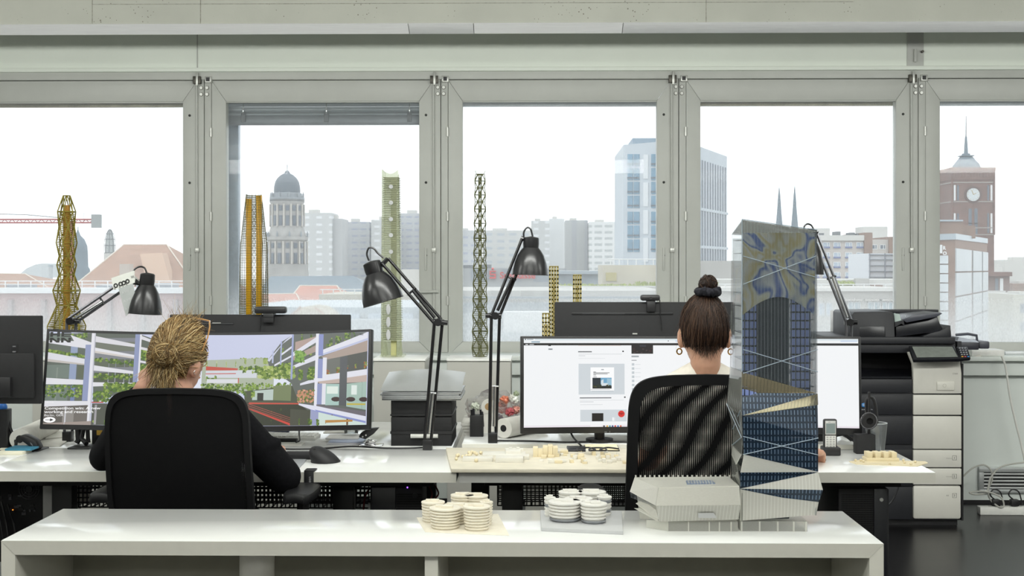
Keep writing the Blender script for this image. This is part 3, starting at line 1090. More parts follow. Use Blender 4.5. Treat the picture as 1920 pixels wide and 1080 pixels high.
for i in range(17):
    f0, f1 = (i + .12) / 17, (i + .62) / 17
    a, c = B + dBC * f0, B + dBC * f1
    obj('window_column', MB().prism([Vector((a.x, a.y, GZ + 4)) + nBC * .2, Vector((c.x, c.y, GZ + 4)) + nBC * .2, Vector((c.x, c.y, zt - 3.2)) + nBC * .2, Vector((a.x, a.y, zt - 3.2)) + nBC * .2], -nBC * .4), mat('highrise_band', '#59626e', rough=.3, var=.2, nscale=.3), hi, smooth=0)
for zz in (Z(396, 320), Z(466, 320)):
    obj('floor_band', MB().prism([Vector((B.x, B.y, zz)) + nBC * .35, Vector((C.x, C.y, zz)) + nBC * .35, Vector((C.x, C.y, zz + .7)) + nBC * .35, Vector((B.x, B.y, zz + .7)) + nBC * .35], -nBC * .4), m1, hi, smooth=0)
obj('roof_house', MB().pbx(1186, 1262, 262 - 3, 275, 316, 14), mat('roof_house_blue', '#8196a6', rough=.6, var=.1), hi)

# --- window 4: twin spires, apartment house, curtain-wall block, low building
for i, (px, pt) in enumerate(((1461, 342), (1490, 340))):
    D = 520
    s = S(D)
    r = thing('church_spire', ('left' if i == 0 else 'right') + ' one of the two slim grey church spires', 'spire', (X(px, D), D, GZ), 'twin church spires')
    cx = X(px, D)
    obj('shaft', MB().lathe([(7 * s, GZ), (7 * s, Z(432, D)), (6.5 * s, Z(424, D)), (4 * s, Z(395, D)), (2.4 * s, Z(370, D)), (.3 * s, Z(pt + 8, D))], Matrix.Translation((cx, D, 0)), 8), M_slate, r)
    obj('cross', MB().cyl((cx, D, Z(pt + 10, D)), (cx, D, Z(pt, D)), .35 * s, n=5), M_grey_dk, r)
D = 210
ap = block('apartment_house', 'pale apartment house with white windows right of the glass model', 1500, 1624, 442, D, mat('apartment_render', '#cfc6bf', rough=.9, var=.05, nscale=.3), 14)
obj('cornice', MB().pbx(1500, 1623, 441, 451, D - .5, 3), M_stone_lt, ap)
wins(ap, D, (1508, 1529, 1549, 1569, 1591, 1612), (459, 478, 496, 515), 11, 7.5, M_winlt, M_white_o, sill=mat('balcony_navy', '#5a648a', rough=.7))
obj('end_wall', MB().pbx(1621, 1636, 436, 560, D - .6, 15), M_brick_lt, ap)
for px0, px1, py in ((1535, 1545, 437), (1568, 1576, 434), (1594, 1603, 436), (1606, 1622, 438)):
    obj('roof_unit', MB().pbx(px0, px1, py, 443, D + 3, 3), M_grey_dk, ap)
D = 260
b = block('apartment_house', 'further pale apartment house with a brick end wall beside the mullion', 1630, 1672, 449, D, mat('apartment_render2', '#c9c2bb', rough=.9), 14)
wins(b, D, (1639, 1655), (463, 482), 9, 7, M_windk, M_white_o)
obj('end_wall', MB().pbx(1667, 1700, 444, 560, D - .6, 15), M_brick_lt, b)
D = 150
b = block('curtain_wall_block', 'white gridded curtain-wall block in the fourth window', 1630, 1722, 475, D, mat('curtain_panel', '#e3e6ec', rough=.35, var=.03), 10)
M_cw = mat('curtain_grid', '#8b919a', rough=.5)
for py in (477, 486, 497, 508, 519, 530):
    obj('transom', MB().pbx(1629, 1722, py, py + 1.4, D - .15, .2), M_cw, b, smooth=0)
for px in (1630, 1659, 1690):
    obj('mullion', MB().pbx(px, px + 1.8, 475, 545, D - .2, .2), M_cw, b, smooth=0)
D = 110
b = block('roof_terrace', 'pale roof terrace with shrubs and brick stack below the apartment house', 1290, 1722, 524, D, M_stone_lt, 8)
gs = MB()
for i in range(160):
    px = random.choice((random.uniform(1313, 1345), random.uniform(1566, 1600)))
    a = W(px, 534, D - random.uniform(.1, 1))
    gs.cyl(a, a + Vector((random.uniform(-.2, .2), 0, random.uniform(3, 8) * S(D))), .2, .03, n=4, cap=False)
obj('shrubs', gs, M_leaf_o, b, kind='stuff')
obj('brick_stack', MB().pbx(1635, 1655, 534, 542, D - 1.4, .6), M_brick_lt, b)
obj('roof_unit', MB().pbx(1604, 1630, 522, 540, D - .6, .5), M_grey, b)
D = 78
b = block('office_building', 'pale office building with wide arched windows behind the printer', 1290, 1722, 541, D, mat('office_render', '#cbc7c0', rough=.9, var=.05, nscale=.4), 12)
obj('cornice', MB().pbx(1290, 1722, 540, 546, D - .4, 1), M_stone_lt, b)
wins(b, D, (1334, 1348, 1540, 1554), (580,), 9, 22, M_winlt, M_white_o)
for pa in (1601, 1638, 1665):
    o = wins(b, D, (pa - 5.5, pa + 6), (576,), 9.5, 17, mat('office_window', '#8fa9b4', rough=.15, var=.2, nscale=1), M_white_o)
    obj('hood', MB().pbx(pa - 16, pa + 16, 561, 564, D - .35, .4), M_stone, b)
for px in range(1300, 1722, 20):
    obj('rail_post', MB().cyl(W(px, 541, D + .4), W(px, 533, D + .4), .025, n=5), M_white_o, b)
obj('rail', MB().cyl(W(1292, 533, D + .4), W(1720, 533, D + .4), .025, n=5), M_white_o, b)
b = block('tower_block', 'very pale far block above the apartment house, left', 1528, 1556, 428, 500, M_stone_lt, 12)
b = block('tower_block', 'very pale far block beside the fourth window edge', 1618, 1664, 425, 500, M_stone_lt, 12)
D = 140
b = block('grey_block', 'pale grey block under the striped high-rise side', 1308, 1400, 489, D, M_grey, 10)

# --- window 5: brick clock tower, glazed block
D = 360
s = S(D)
ct = thing('clock_tower', 'red brick clock tower with a spire and white clock face', 'tower', (X(1824, D), D + 40 * s, GZ))
x0, x1 = X(1785, D), X(1864, D)
w = x1 - x0
zf = lambda py: Z(py, D, 1824)
obj('shaft', MB().bx(x0, x1, D, D + w, GZ, zf(330)), M_brick, ct)
obj('corbel', MB().bx(x0 - 1.5 * s, x1 + 1.5 * s, D - 1.5 * s, D + w + 1.5 * s, zf(337), zf(314)), M_brick, ct)
obj('parapet', MB().bx(x0 - 2.5 * s, x1 + 2.5 * s, D - 2.5 * s, D + w + 2.5 * s, zf(321), zf(314)), mat('brick_pale', '#7d6258', rough=.9, var=.12), ct)
for i in range(14):
    xx = x0 + (i + .5) * w / 14
    obj('dentil', MB().bx(xx - 1.6 * s, xx + 1.6 * s, D - 2.4 * s, D - 1.4 * s, zf(331), zf(325)), M_brick, ct)
for py in (342, 378, 427, 440):
    obj('string_course', MB().bx(x0 - 1 * s, x1 + 1 * s, D - 1 * s, D + w + 1 * s, zf(py + 1), zf(py - 1)), mat('stone_band', '#9a938c', rough=.9), ct)
for xx in (x0, x1):
    for py0, py1 in ((347, 376), (400, 437)):
        for i, dx in enumerate((5, 11)):
            sg_ = 1 if xx == x0 else -1
            a = xx + sg_ * dx * s
            obj('lancet', MB().bx(a - 1.7 * s, a + 1.7 * s, D - .4 * s, D + .4 * s, zf(py1), zf(py0)), M_white_o if i == 0 else M_windk, ct)
    obj('turret', MB().cyl((xx, D, zf(440)), (xx, D, zf(318)), 2 * s, n=10), M_brick, ct)
cc = Vector(((x0 + x1) / 2, D, zf(365)))
obj('clock_surround', MB().cyl(cc, cc - Vector((0, 1.2 * s, 0)), 16 * s, n=28), mat('brick_dark', '#503a34', rough=.9, var=.1), ct)
cf = obj('clock_face', MB().cyl(cc, cc - Vector((0, 1.6 * s, 0)), 12 * s, n=28), mat('clock_white', '#d6dde0', rough=.4), ct)
for an, ln in ((.5, 6), (1.9, 9)):
    obj('hand', MB().cyl(cc - Vector((0, 1.8 * s, 0)), cc + Vector((ln * s * math.cos(an), -1.8 * s, ln * s * math.sin(an))), .6 * s, n=5), mat('clock_gold', '#b59a5c', rough=.5), cf)
for i in range(12):
    an = i * PI / 6
    obj('hour_mark', MB().box(cc + Vector((10 * s * math.cos(an), -1.7 * s, 10 * s * math.sin(an))), (1.3 * s, .3 * s, 1.3 * s)), mat('clock_gold', '#b59a5c'), cf)
for px in (1819, 1830):
    for py0, py1 in ((391, 420), (418, 440)):
        obj('window', MB().pbx(px - 3, px + 3, py0, py1, D - .3 * s, .6 * s), M_windk, ct)
rf = MB()
cxx = (x0 + x1) / 2
rf.lathe([(30 * s, zf(313)), (27 * s, zf(306)), (14 * s, zf(292)), (11 * s, zf(289))], Matrix.Translation((cxx, D + w / 2, 0)) @ Matrix.Rotation(PI / 4, 4, 'Z'), 4, True, True)
obj('roof', rf, M_slate, ct, smooth=0)
obj('lantern', MB().lathe([(8 * s, zf(290)), (8 * s, zf(285)), (4 * s, zf(284)), (3.2 * s, zf(268)), (1.8 * s, zf(252))], Matrix.Translation((cxx, D + w / 2, 0)), 8), M_slate, ct)
obj('gallery', MB().bx(cxx - 12 * s, cxx + 12 * s, D + w / 2 - 12 * s, D + w / 2 + 12 * s, zf(290), zf(288.5)), M_slate, ct)
obj('flagpole', MB().cyl((cxx, D + w / 2, zf(258)), (cxx, D + w / 2, zf(213)), 1.1 * s, .6 * s, n=6), M_grey_dk, ct)
an = block('brick_annex', 'red brick annex with arched belfry openings beside the clock tower', 1846, 1893, 517, 250, M_brick, 12)
D = 250
obj('cornice', MB().pbx(1842, 1898, 510, 518, D - 1, 14), M_brick, an)
obj('ledge', MB().pbx(1846, 1886, 545, 549, D - .8, 1), M_stone_lt, an)
for px in (1869, 1878):
    obj('belfry_opening', MB().pbx(px - 3, px + 3, 522, 546, D - .1, .4), M_windk if px == 1869 else M_white_o, an)
obj('window', MB().pbx(1862, 1872, 574, 592, D - .1, .4), M_winblue, an)
for py in (552, 558, 564):
    obj('string_course', MB().pbx(1845, 1890, py, py + 2, D - .3, .4), mat('brick_dark', '#503a34'), an)
gb = thing('glazed_office_block', 'grey glazed office block with a brown brick corner, fifth window', 'building', (X(1790, 120), 125, GZ))
A, B, C = W(1735, 447, 118), W(1791, 445, 118), W(1851, 453, 150)
zt = B.z
pr = MB()
pr.prism([(A.x, A.y, GZ), (B.x, B.y, GZ), (C.x, C.y, GZ), (X(1740, 156), 156, GZ)], (0, 0, zt - GZ))
obj('wall', pr, M_brick_lt, gb, smooth=0)
obj('parapet', MB().prism([A + Vector((0, -.2, -.2)), B + Vector((0, -.2, -.2)), C + Vector((0, -.2, -.2)), Vector((X(1740, 156), 156, zt - .2))], (0, 0, .55)), M_metal_o, gb, smooth=0)
n = (C - B).cross(Vector((0, 0, 1))).normalized()
if n.y > 0:
    n = -n
M_gp = mat('office_panel', '#aeb3b6', rough=.4, var=.08, nscale=.4)
for i, (f0, f1) in enumerate(((.0, .42), (.47, .76), (.80, 1.0))):
    for j in range(9):
        za, zb = zt - 1 - j * 1.13 * 2, zt - 1 - (j * 1.13 + 1.06) * 2
        a, c = B + (C - B) * f0, B + (C - B) * f1
        obj('panel', MB().prism([Vector((a.x, a.y, zb)) + n * .12, Vector((c.x, c.y, zb)) + n * .12, Vector((c.x, c.y, za)) + n * .12, Vector((a.x, a.y, za)) + n * .12], -n * .3), M_gp, gb, smooth=0)
for j in range(9):
    obj('pane', MB().pbx(1735, 1778, 479 + j * 17.5, 494.5 + j * 17.5, 117.8, .4), mat('office_pane', '#d8dee2', rough=.25, var=.05), gb, smooth=0)
obj('roof_block', MB().pbx(1740, 1806, 414, 447, 130, 8), M_brick_lt, gb)
obj('roof_block', MB().pbx(1806, 1829, 423, 447, 132, 8), M_brick_lt, gb)
obj('coping', MB().pbx(1740, 1806, 412, 415, 129.8, 8.4), M_metal_o, gb)
obj('sign_board', MB().pbx(1758, 1767, 459, 475, 117.6, .2), M_white_o, gb)
lm = letters('sign_lettering', 'R', 9 * S(117), (X(1771, 117), 117.5, Z(468, 117)), (1, 0, 0), (0, 0, 1), M_white_o, gb, bold=.02)
lm = letters('sign_lettering', 'O', 9 * S(117), (X(1771, 117), 117.5, Z(478, 117)), (1, 0, 0), (0, 0, 1), M_white_o, gb, bold=.02)
for i, (p0, p1, py, D, m, lb) in enumerate((
        (1884, 1960, 487, 520, M_stone_lt, 'pale hazy block on the skyline right of the clock tower'),
        (1866, 1880, 500, 500, M_stone_lt, 'narrow hazy block immediately right of the brick tower'),
        (1898, 1960, 532, 320, M_brick_lt, 'brick-topped block at the right edge of the view'),
        (1900, 1960, 552, 225, facade('yellowish', '#d8d4c6', '#8b929a', 3.4, 3.2, .35, .5), 'cream block with small windows at the right edge'))):
    b = block('city_block', lb, p0, p1, py, D, m, 20)
    obj('roof_house', MB().pbx(p0 + (p1 - p0) * .2, p0 + (p1 - p0) * .5, py - 5, py, D + 5, 6), M_stone_lt, b)
mat = mat_indoor
# ------------------------------------------------------------------ front shelf table
M_lam_lit = mat('laminate_lit', '#f1f2f0', rough=.14, var=.025, nscale=5, spec=.5)  # brighter than the fronts: window glare on the tops put into the colour
M_lam_shade = mat('laminate_shade', '#d0cec4', rough=.5, var=.02, nscale=30)  # same laminate darkened: shade of the front faces painted in
ZT = .747
YT0 = G(830, 1016, ZT).y
YT1 = G(830, 956, ZT).y
xa, xb = G(0, 1014, ZT).x, G(1656, 1018, ZT).x
th = .0345
fr = thing('shelf_table', 'long white shelf table with open compartments in the foreground', 'table', ((xa + xb) / 2, (YT0 + YT1) / 2, 0))
obj('top', MB().prism([(xa, YT0, ZT), (xb, YT0, ZT), (xb - th, YT0, ZT - th), (xa + th, YT0, ZT - th)], (0, YT1 - YT0, 0)), M_lam_lit, fr, .0015)
obj('shaded_edge', MB().prism([(xa, YT0 - .0012, ZT - .0012), (xb, YT0 - .0012, ZT - .0012), (xb - th, YT0 - .0012, ZT - th), (xa + th, YT0 - .0012, ZT - th)], (0, .0011, 0)), M_lam_shade, fr)  # thin strip added to carry the painted front shade
for x0, s in ((xa, 1), (xb, -1)):
    obj('side_panel', MB().prism([(x0, YT0, ZT - .0006), (x0 + s * th, YT0, ZT - th - .0006), (x0 + s * th, YT0, 0), (x0, YT0, 0)], (0, YT1 - YT0, 0)), M_lam_shade, fr, .001)
xd = X(808, YT0)
obj('divider', MB().bx(xd - .016, xd + .016, YT0 + .012, YT1 - .01, .1, ZT - th), M_lam_shade, fr, .001)
obj('back_panel', MB().bx(xa + th, xb - th, YT1 - .018, YT1 - .002, .06, ZT - th), mat('lining_shaded', '#98968a', rough=.6, var=.04), fr, .001)  # grey stands in for the shade inside the compartments
obj('bottom', MB().bx(xa + th, xb - th, YT0 + .01, YT1 - .018, .06, .095), M_lam_shade, fr, .001)
obj('shelf', MB().bx(xa + th, xb - th, YT0 + .012, YT1 - .018, .38, .4), mat('lining_shaded', '#98968a'), fr, .001)
pr = thing('paper_roll', 'white paper roll standing upright inside the shelf table', 'paper roll', (X(482, 3.25), 3.25, .4))
xx = X(482, 3.25)
obj('roll', MB().lathe([(.018, 0), (.044, 0), (.044, .29), (.018, .29), (.018, 0)], Matrix.Translation((xx, 3.25, .4)), 24), mat('paper_white', '#e9e7e0', rough=.9), pr)
obj('core', MB().lathe([(.015, 0), (.018, 0), (.018, .29), (.015, .29)], Matrix.Translation((xx, 3.25, .4)), 16), mat('cardboard', '#a98a62', rough=.9), pr)

# ------------------------------------------------------------------ desks
ZD = .745
YD0 = G(400, 884, ZD).y
YDM = G(500, 841, ZD).y            # where the facing desks begin
YD2 = 5.45
ths = .0345
M_steel_b = mat('black_steel', '#161617', rough=.5, var=.1, nscale=30)


def desk(label, x0, x1, y0, y1, z, t=ths, legs=(), beam=True, group=None):
    r = thing('desk', label, 'desk', ((x0 + x1) / 2, (y0 + y1) / 2, 0), group)
    obj('worktop', MB().bx(x0, x1, y0, y1, z - t, z), M_lam_lit, r, .002)
    obj('shaded_edge', MB().bx(x0 + .0005, x1 - .0005, y0 - .0012, y0 - .0001, z - t + .0005, z - .0015), M_lam_shade, r)  # strip added so the front reads darker than the lit top
    if beam:
        obj('beam', MB().bx(x0 + .08, x1 - .08, y0 + .1, y0 + .15, z - t - .03, z - t), M_steel_b, r, .003)
        obj('beam', MB().bx(x0 + .08, x1 - .08, y1 - .2, y1 - .15, z - t - .03, z - t), M_steel_b, r, .003)
    for lx in legs:
        obj('leg', MB().bx(lx - .035, lx + .035, (y0 + y1) / 2 - .03, (y0 + y1) / 2 + .03, .03, z - t), M_steel_b, r, .004)
        obj('foot', MB().bx(lx - .035, lx + .035, y0 + .06, y1 - .04, 0, .03), M_steel_b, r, .005)
    return r


xl1 = G(856, 884, ZD).x
xl0 = G(0, 870, ZD).x
d_left = desk('white desk with the wide curved monitor, blond person seated at it', xl0, xl1, YD0, YDM, ZD, legs=(X(127, 4.4), X(648, 4.4)), group='desks')
d_nb = desk('white desk at the far left, cut by the picture edge', xl0 - 1.5, xl0 - .004, YD0, YDM, ZD, legs=(xl0 - 1.2, xl0 - .3), group='desks')
xr0, xr1 = X(861, YD0), G(1737, 877, ZD).x
d_right = desk('white desk with the site model, dark-haired person seated at it', xl1 + .006, xr1, YD0 + .02, YDM, ZD, legs=(X(961, 4.4), X(1440, 4.4)), group='desks')
obj('apron', MB().bx(xr0, X(1180, YD0), YD0 + .012, YD0 + .019, ZD - .036, ZD - .003), mat('apron_grey', '#c9c9c6', rough=.5), d_right)
ZF = .764
desk('white desk of the facing row behind the blond person', X(-60, 4.75), X(850, 4.72), YDM + .004, YD2, ZD, legs=(X(60, 5), X(800, 5)), group='desks')
desk('white raised desk of the facing row behind the site model', X(866, YDM), X(1610, YDM), YDM + .004, YD2, ZF, .019, legs=(X(900, 5), X(1560, 5)), group='desks')


def tray(label, px0, px1, Y, z0, z1, pit=.0145, dep=.12):
    r = thing('cable_tray', label, 'cable tray', ((X(px0, Y) + X(px1, Y)) / 2, Y, z0), 'mesh cable trays')
    x0, x1 = X(px0, Y), X(px1, Y)
    for nm, yy in (('front_mesh', Y), ('back_mesh', Y + dep)):
        m = MB()
        n = int((x1 - x0) / pit)
        for i in range(n + 1):
            xx = x0 + i * pit
            m.bx(xx - .0022, xx + .0022, yy - .0015, yy + .0015, z0, z1)
        k = int((z1 - z0) / pit)
        for j in range(k + 1):
            zz = z0 + j * (z1 - z0) / k
            m.bx(x0, x1, yy - .002, yy + .002, zz - .0022, zz + .0022)
        obj(nm, m, M_steel_b, r, kind='stuff', smooth=0)
    m = MB()
    for i in range(int((x1 - x0) / .03)):
        xx = x0 + i * .03
        m.bx(xx - .002, xx + .002, Y, Y + dep, z0 - .002, z0 + .002)
    obj('floor_mesh', m, M_steel_b, r, kind='stuff', smooth=0)
    for xx in (x0 + .1, x1 - .1):
        obj('bracket', MB().bx(xx - .012, xx + .012, Y - .004, Y + dep, z1 - .002, ZD - ths), M_steel_b, r, .002)
    return r


tray('black mesh cable tray under the blond person\'s desk', 140, 690, 4.45, .565, .648)
tray('black mesh cable tray under the site-model desk', 933, 1500, 4.45, .575, .648)
pw = thing('power_adapter', 'white power adapter in the cable tray at the left', 'adapter', (X(155, 4.47), 4.47, .57))
obj('body', MB().pbx(146, 166, 909, 922, 4.46, .05), M_white_o, pw, .004)
obj('plug_strip', MB().pbx(143, 176, 923, 945, 4.475, .03), mat('strip_white', '#d8d6cc', rough=.5), pw, .003)

# tall pale cabinets below the windows, carrying the tower models
M_cab = mat('cabinet_grey', '#b0afa8', rough=.55, var=.02, nscale=8)
YC = 6.6
ZCAB = Z(673, YC)
CAB = {}
for nm, p0, p1, lb in (('a', 60, 205, 'pale cabinet behind the left end of the wide curved monitor'), ('b', 430, 560, 'pale cabinet behind the blond person'),
                       ('c', 700, 797, 'pale cabinet behind the black drawer box, carrying the green tower model'), ('d', 838, 958, 'pale cabinet carrying the slim lattice tower model'),
                       ('e', 985, 1120, 'pale cabinet hidden behind the browser monitor')):
    r = thing('cabinet', lb, 'cabinet', ((X(p0, YC) + X(p1, YC)) / 2, YC + .15, 0), 'cabinets under the windows')
    x0, x1 = X(p0, YC), X(p1, YC)
    obj('body', MB().bx(x0, x1, YC + .018, YC + .3, 0, ZCAB - .012), M_cab, r, .001)
    obj('door', MB().bx(x0 + .002, x1 - .002, YC, YC + .017, .03, ZCAB - .016), M_cab, r, .001)
    obj('top', MB().bx(x0 - .002, x1 + .002, YC, YC + .3, ZCAB - .012, ZCAB), mat('cabinet_top', '#f0f0ec', rough=.4), r, .001)
    CAB[nm] = r

# ------------------------------------------------------------------ office chairs
def mesh_fabric(name, period, duty, col='#0c0c0e', shear=0.):
    if name in _M:
        return _M[name]
    m = bpy.data.materials.new(name)
    m.use_nodes = True
    N, L = m.node_tree.nodes, m.node_tree.links
    b = N['Principled BSDF']
    b.inputs['Base Color'].default_value = lin(col) + (1,)
    b.inputs['Roughness'].default_value = .8
    b.inputs['Specular IOR Level'].default_value = .2
    tc = N.new('ShaderNodeTexCoord')
    sp = N.new('ShaderNodeSeparateXYZ')
    L.new(tc.outputs['Object'], sp.inputs[0])

    def stripe(ax, per, d, ph=0):
        a = N.new('ShaderNodeMath'); a.operation = 'MULTIPLY_ADD'
        a.inputs[1].default_value = 1 / per; a.inputs[2].default_value = 50.3 + ph
        src = sp.outputs[ax]
        if ax == 'X' and shear:            # the lining is pulled askew in gentle waves
            w_ = N.new('ShaderNodeMath'); w_.operation = 'SINE'
            k_ = N.new('ShaderNodeMath'); k_.operation = 'MULTIPLY'; k_.inputs[1].default_value = 17
            L.new(sp.outputs['Z'], k_.inputs[0]); L.new(k_.outputs[0], w_.inputs[0])
            s1 = N.new('ShaderNodeMath'); s1.operation = 'MULTIPLY_ADD'; s1.inputs[1].default_value = .0022
            L.new(w_.outputs[0], s1.inputs[0]); L.new(src, s1.inputs[2])
            s2 = N.new('ShaderNodeMath'); s2.operation = 'MULTIPLY_ADD'; s2.inputs[1].default_value = shear
            L.new(sp.outputs['Z'], s2.inputs[0]); L.new(s1.outputs[0], s2.inputs[2])
            src = s2.outputs[0]
        L.new(src, a.inputs[0])
        f = N.new('ShaderNodeMath'); f.operation = 'FRACT'
        L.new(a.outputs[0], f.inputs[0])
        g = N.new('ShaderNodeMath'); g.operation = 'LESS_THAN'; g.inputs[1].default_value = d
        L.new(f.outputs[0], g.inputs[0])
        return g.outputs[0]
    mx = N.new('ShaderNodeMath'); mx.operation = 'MAXIMUM'
    L.new(stripe('X', period, duty), mx.inputs[0])
    L.new(stripe('Z', period * .55, duty * .5), mx.inputs[1])
    L.new(mx.outputs[0], b.inputs['Alpha'])
    _M[name] = m
    return m


def office_chair(label, loc, rotz, hw, ztop, zbot, m_mesh, m_mesh2, arms=True, border=.03):
    r = thing('office_chair', label, 'chair', loc, 'office chairs', rotz, local=True)
    fab = mat('chair_fabric', '#1a1a1c', rough=.9, var=.15, nscale=200)
    # back: rounded outline on a curved surface
    h = ztop - zbot

    def surf(a, c, off=0.):      # a in -1..1, c in 0..1
        return Vector((a * hw * (1.02 - .04 * c), -.25 - .035 * (1 - a * a) - .05 * math.sin(c * PI * .9) * .5 - .06 * c + off, zbot + c * h))

    def outline(inset, n=40):
        pts = []
        rad = .2
        for i in range(4 * n):
            t = i / (4 * n) * 2 * PI
            e = 7.0
            ca, sa = math.cos(t), math.sin(t)
            a = math.copysign(abs(ca) ** (2 / e), ca)
            c = math.copysign(abs(sa) ** (2 / e), sa)
            a *= 1 - inset / hw
            c *= 1 - inset / (h / 2)
            top = .03 * (1 - a * a) if c > 0 else 0
            pts.append((a, (c * (1) + 1) / 2 - .03 * (c > 0) + top))
        return pts
    oo, ii = outline(0), outline(border)
    n = len(oo)
    fm = MB()
    vs = []
    for off in (-.012, .012):
        vs += [surf(a, c, off) for a, c in oo] + [surf(a, c, off) for a, c in ii]
    fs = []
    for i in range(n):
        j = (i + 1) % n
        fs += [(i, j, n + j, n + i), (2 * n + j, 2 * n + i, 3 * n + i, 3 * n + j), (j, i, 2 * n + i, 2 * n + j), (n + i, n + j, 3 * n + j, 3 * n + i)]
    fm._new(vs, fs)
    bf = obj('back_frame', fm, mat('chair_frame', '#101012', rough=.75, spec=.25), r, local=True)
    for off, mm, nm in ((-.004, m_mesh, 'back_mesh'), (.010, m_mesh2, 'back_lining')):
        mm_ = MB()
        K = 8
        ctr = (0, .5)
        vs = [surf(0, .5, off)]
        for k in range(1, K + 1):
            f = k / K
            vs += [surf(a * f, .5 + (c - .5) * f, off) for a, c in ii]
        fs = [(0, 1 + i, 1 + (i + 1) % n) for i in range(n)]
        for k in range(K - 1):
            o = 1 + k * n
            fs += [(o + i, o + (i + 1) % n, o + n + (i + 1) % n, o + n + i) for i in range(n)]
        mm_._new(vs, fs)
        obj(nm, mm_, mm, r, local=True, smooth=180)
    obj('spine', MB().tube([(0, -.2, .42), (0, -.31, .46), (0, -.335, .55), (0, -.31, .66)], .028, 10), M_black, r, local=True)
    st = MB()
    st.solid(lambda u, v: Vector(((u - .5) * .49 * (1 - .12 * abs(2 * v - 1) ** 4), -.23 + v * .47, .43 - .03 * max(0, v - .75) * 4 * max(0, v - .75) * 4 + .012 * math.sin(u * PI))), 12, 12, (0, 0, .06))
    obj('seat', st, fab, r, .008, local=True)
    obj('mechanism', MB().bx(-.1, .1, -.14, .12, .37, .43), M_black, r, .01, local=True)
    obj('gas_column', MB().cyl((0, 0, .1), (0, 0, .38), .028, n=16), M_black, r, local=True)
    for i in range(5):
        a = i * 2 * PI / 5 + .3
        d = Vector((math.cos(a), math.sin(a), 0))
        leg = obj('base_arm', MB().tube([d * .02 + Vector((0, 0, .12)), d * .16 + Vector((0, 0, .105)), d * .31 + Vector((0, 0, .075))], .024, 8, rs=[.03, .024, .018]), M_black, r, local=True)
        c = d * .31
        t = Vector((-d.y, d.x, 0))
        obj('caster', MB().cyl(c + t * .025 + Vector((0, 0, .03)), c - t * .025 + Vector((0, 0, .03)), .03, n=14), M_black, leg, local=True)
    if arms:
        for s in (-1, 1):
            pad = MB()
            pad.solid(lambda u, v, s=s: Vector((s * .3 + (u - .5) * .095 * (1 - .3 * abs(2 * v - 1) ** 3), -.12 + v * .26, .675 + .006 * math.sin(u * PI))), 8, 10, (0, 0, .03))
            po = obj('armrest', pad, M_black, r, .008, local=True)
            obj('arm_post', MB().tube([(s * .12, .02, .40), (s * .27, .02, .40), (s * .3, .02, .46), (s * .3, .02, .68)], .02, 10), M_black, po, local=True)
    return r


ch1y = 4.02
office_chair('black mesh office chair with the blond person seated', (X(350, 3.78), ch1y, 0), math.radians(-1), .213, 1.055, .62,
             mesh_fabric('chair_mesh_dense', .004, .93), mesh_fabric('chair_mesh_dense2', .0041, .96), arms=True, border=.016)
ch2y = 3.98
office_chair('black see-through mesh office chair with the dark-haired person seated', (X(1313, 3.72), ch2y, 0), math.radians(1), .222, 1.10, .60,
             mesh_fabric('chair_mesh_open', .0052, .62), mesh_fabric('chair_mesh_open2', .0056, .6, shear=.07), arms=True)
# ------------------------------------------------------------------ monitors
def screen_mat(name, strength=1.0):
    if name in _M:
        return _M[name]
    m = bpy.data.materials.new(name)
    m.use_nodes = True
    N, L = m.node_tree.nodes, m.node_tree.links
    b = N['Principled BSDF']
    b.inputs['Base Color'].default_value = (.01, .01, .01, 1)
    b.inputs['Roughness'].default_value = .35
    a = N.new('ShaderNodeAttribute')
    a.attribute_name = 'Col'
    L.new(a.outputs['Color'], b.inputs['Emission Color'])
    b.inputs['Emission Strength'].default_value = strength
    _M[name] = m
    return m


def clip_u(poly, u0, u1):
    def half(p, u, keep):
        out = []
        for i in range(len(p)):
            a, c = p[i - 1], p[i]
            ia, ic = keep(a[0]), keep(c[0])
            if ia != ic:
                t = (u - a[0]) / (c[0] - a[0])
                out.append((u, a[1] + t * (c[1] - a[1])))
            if ic:
                out.append(c)
        return out
    p = half(poly, u0, lambda q: q >= u0 - 1e-9)
    return half(p, u1, lambda q: q <= u1 + 1e-9) if p else p


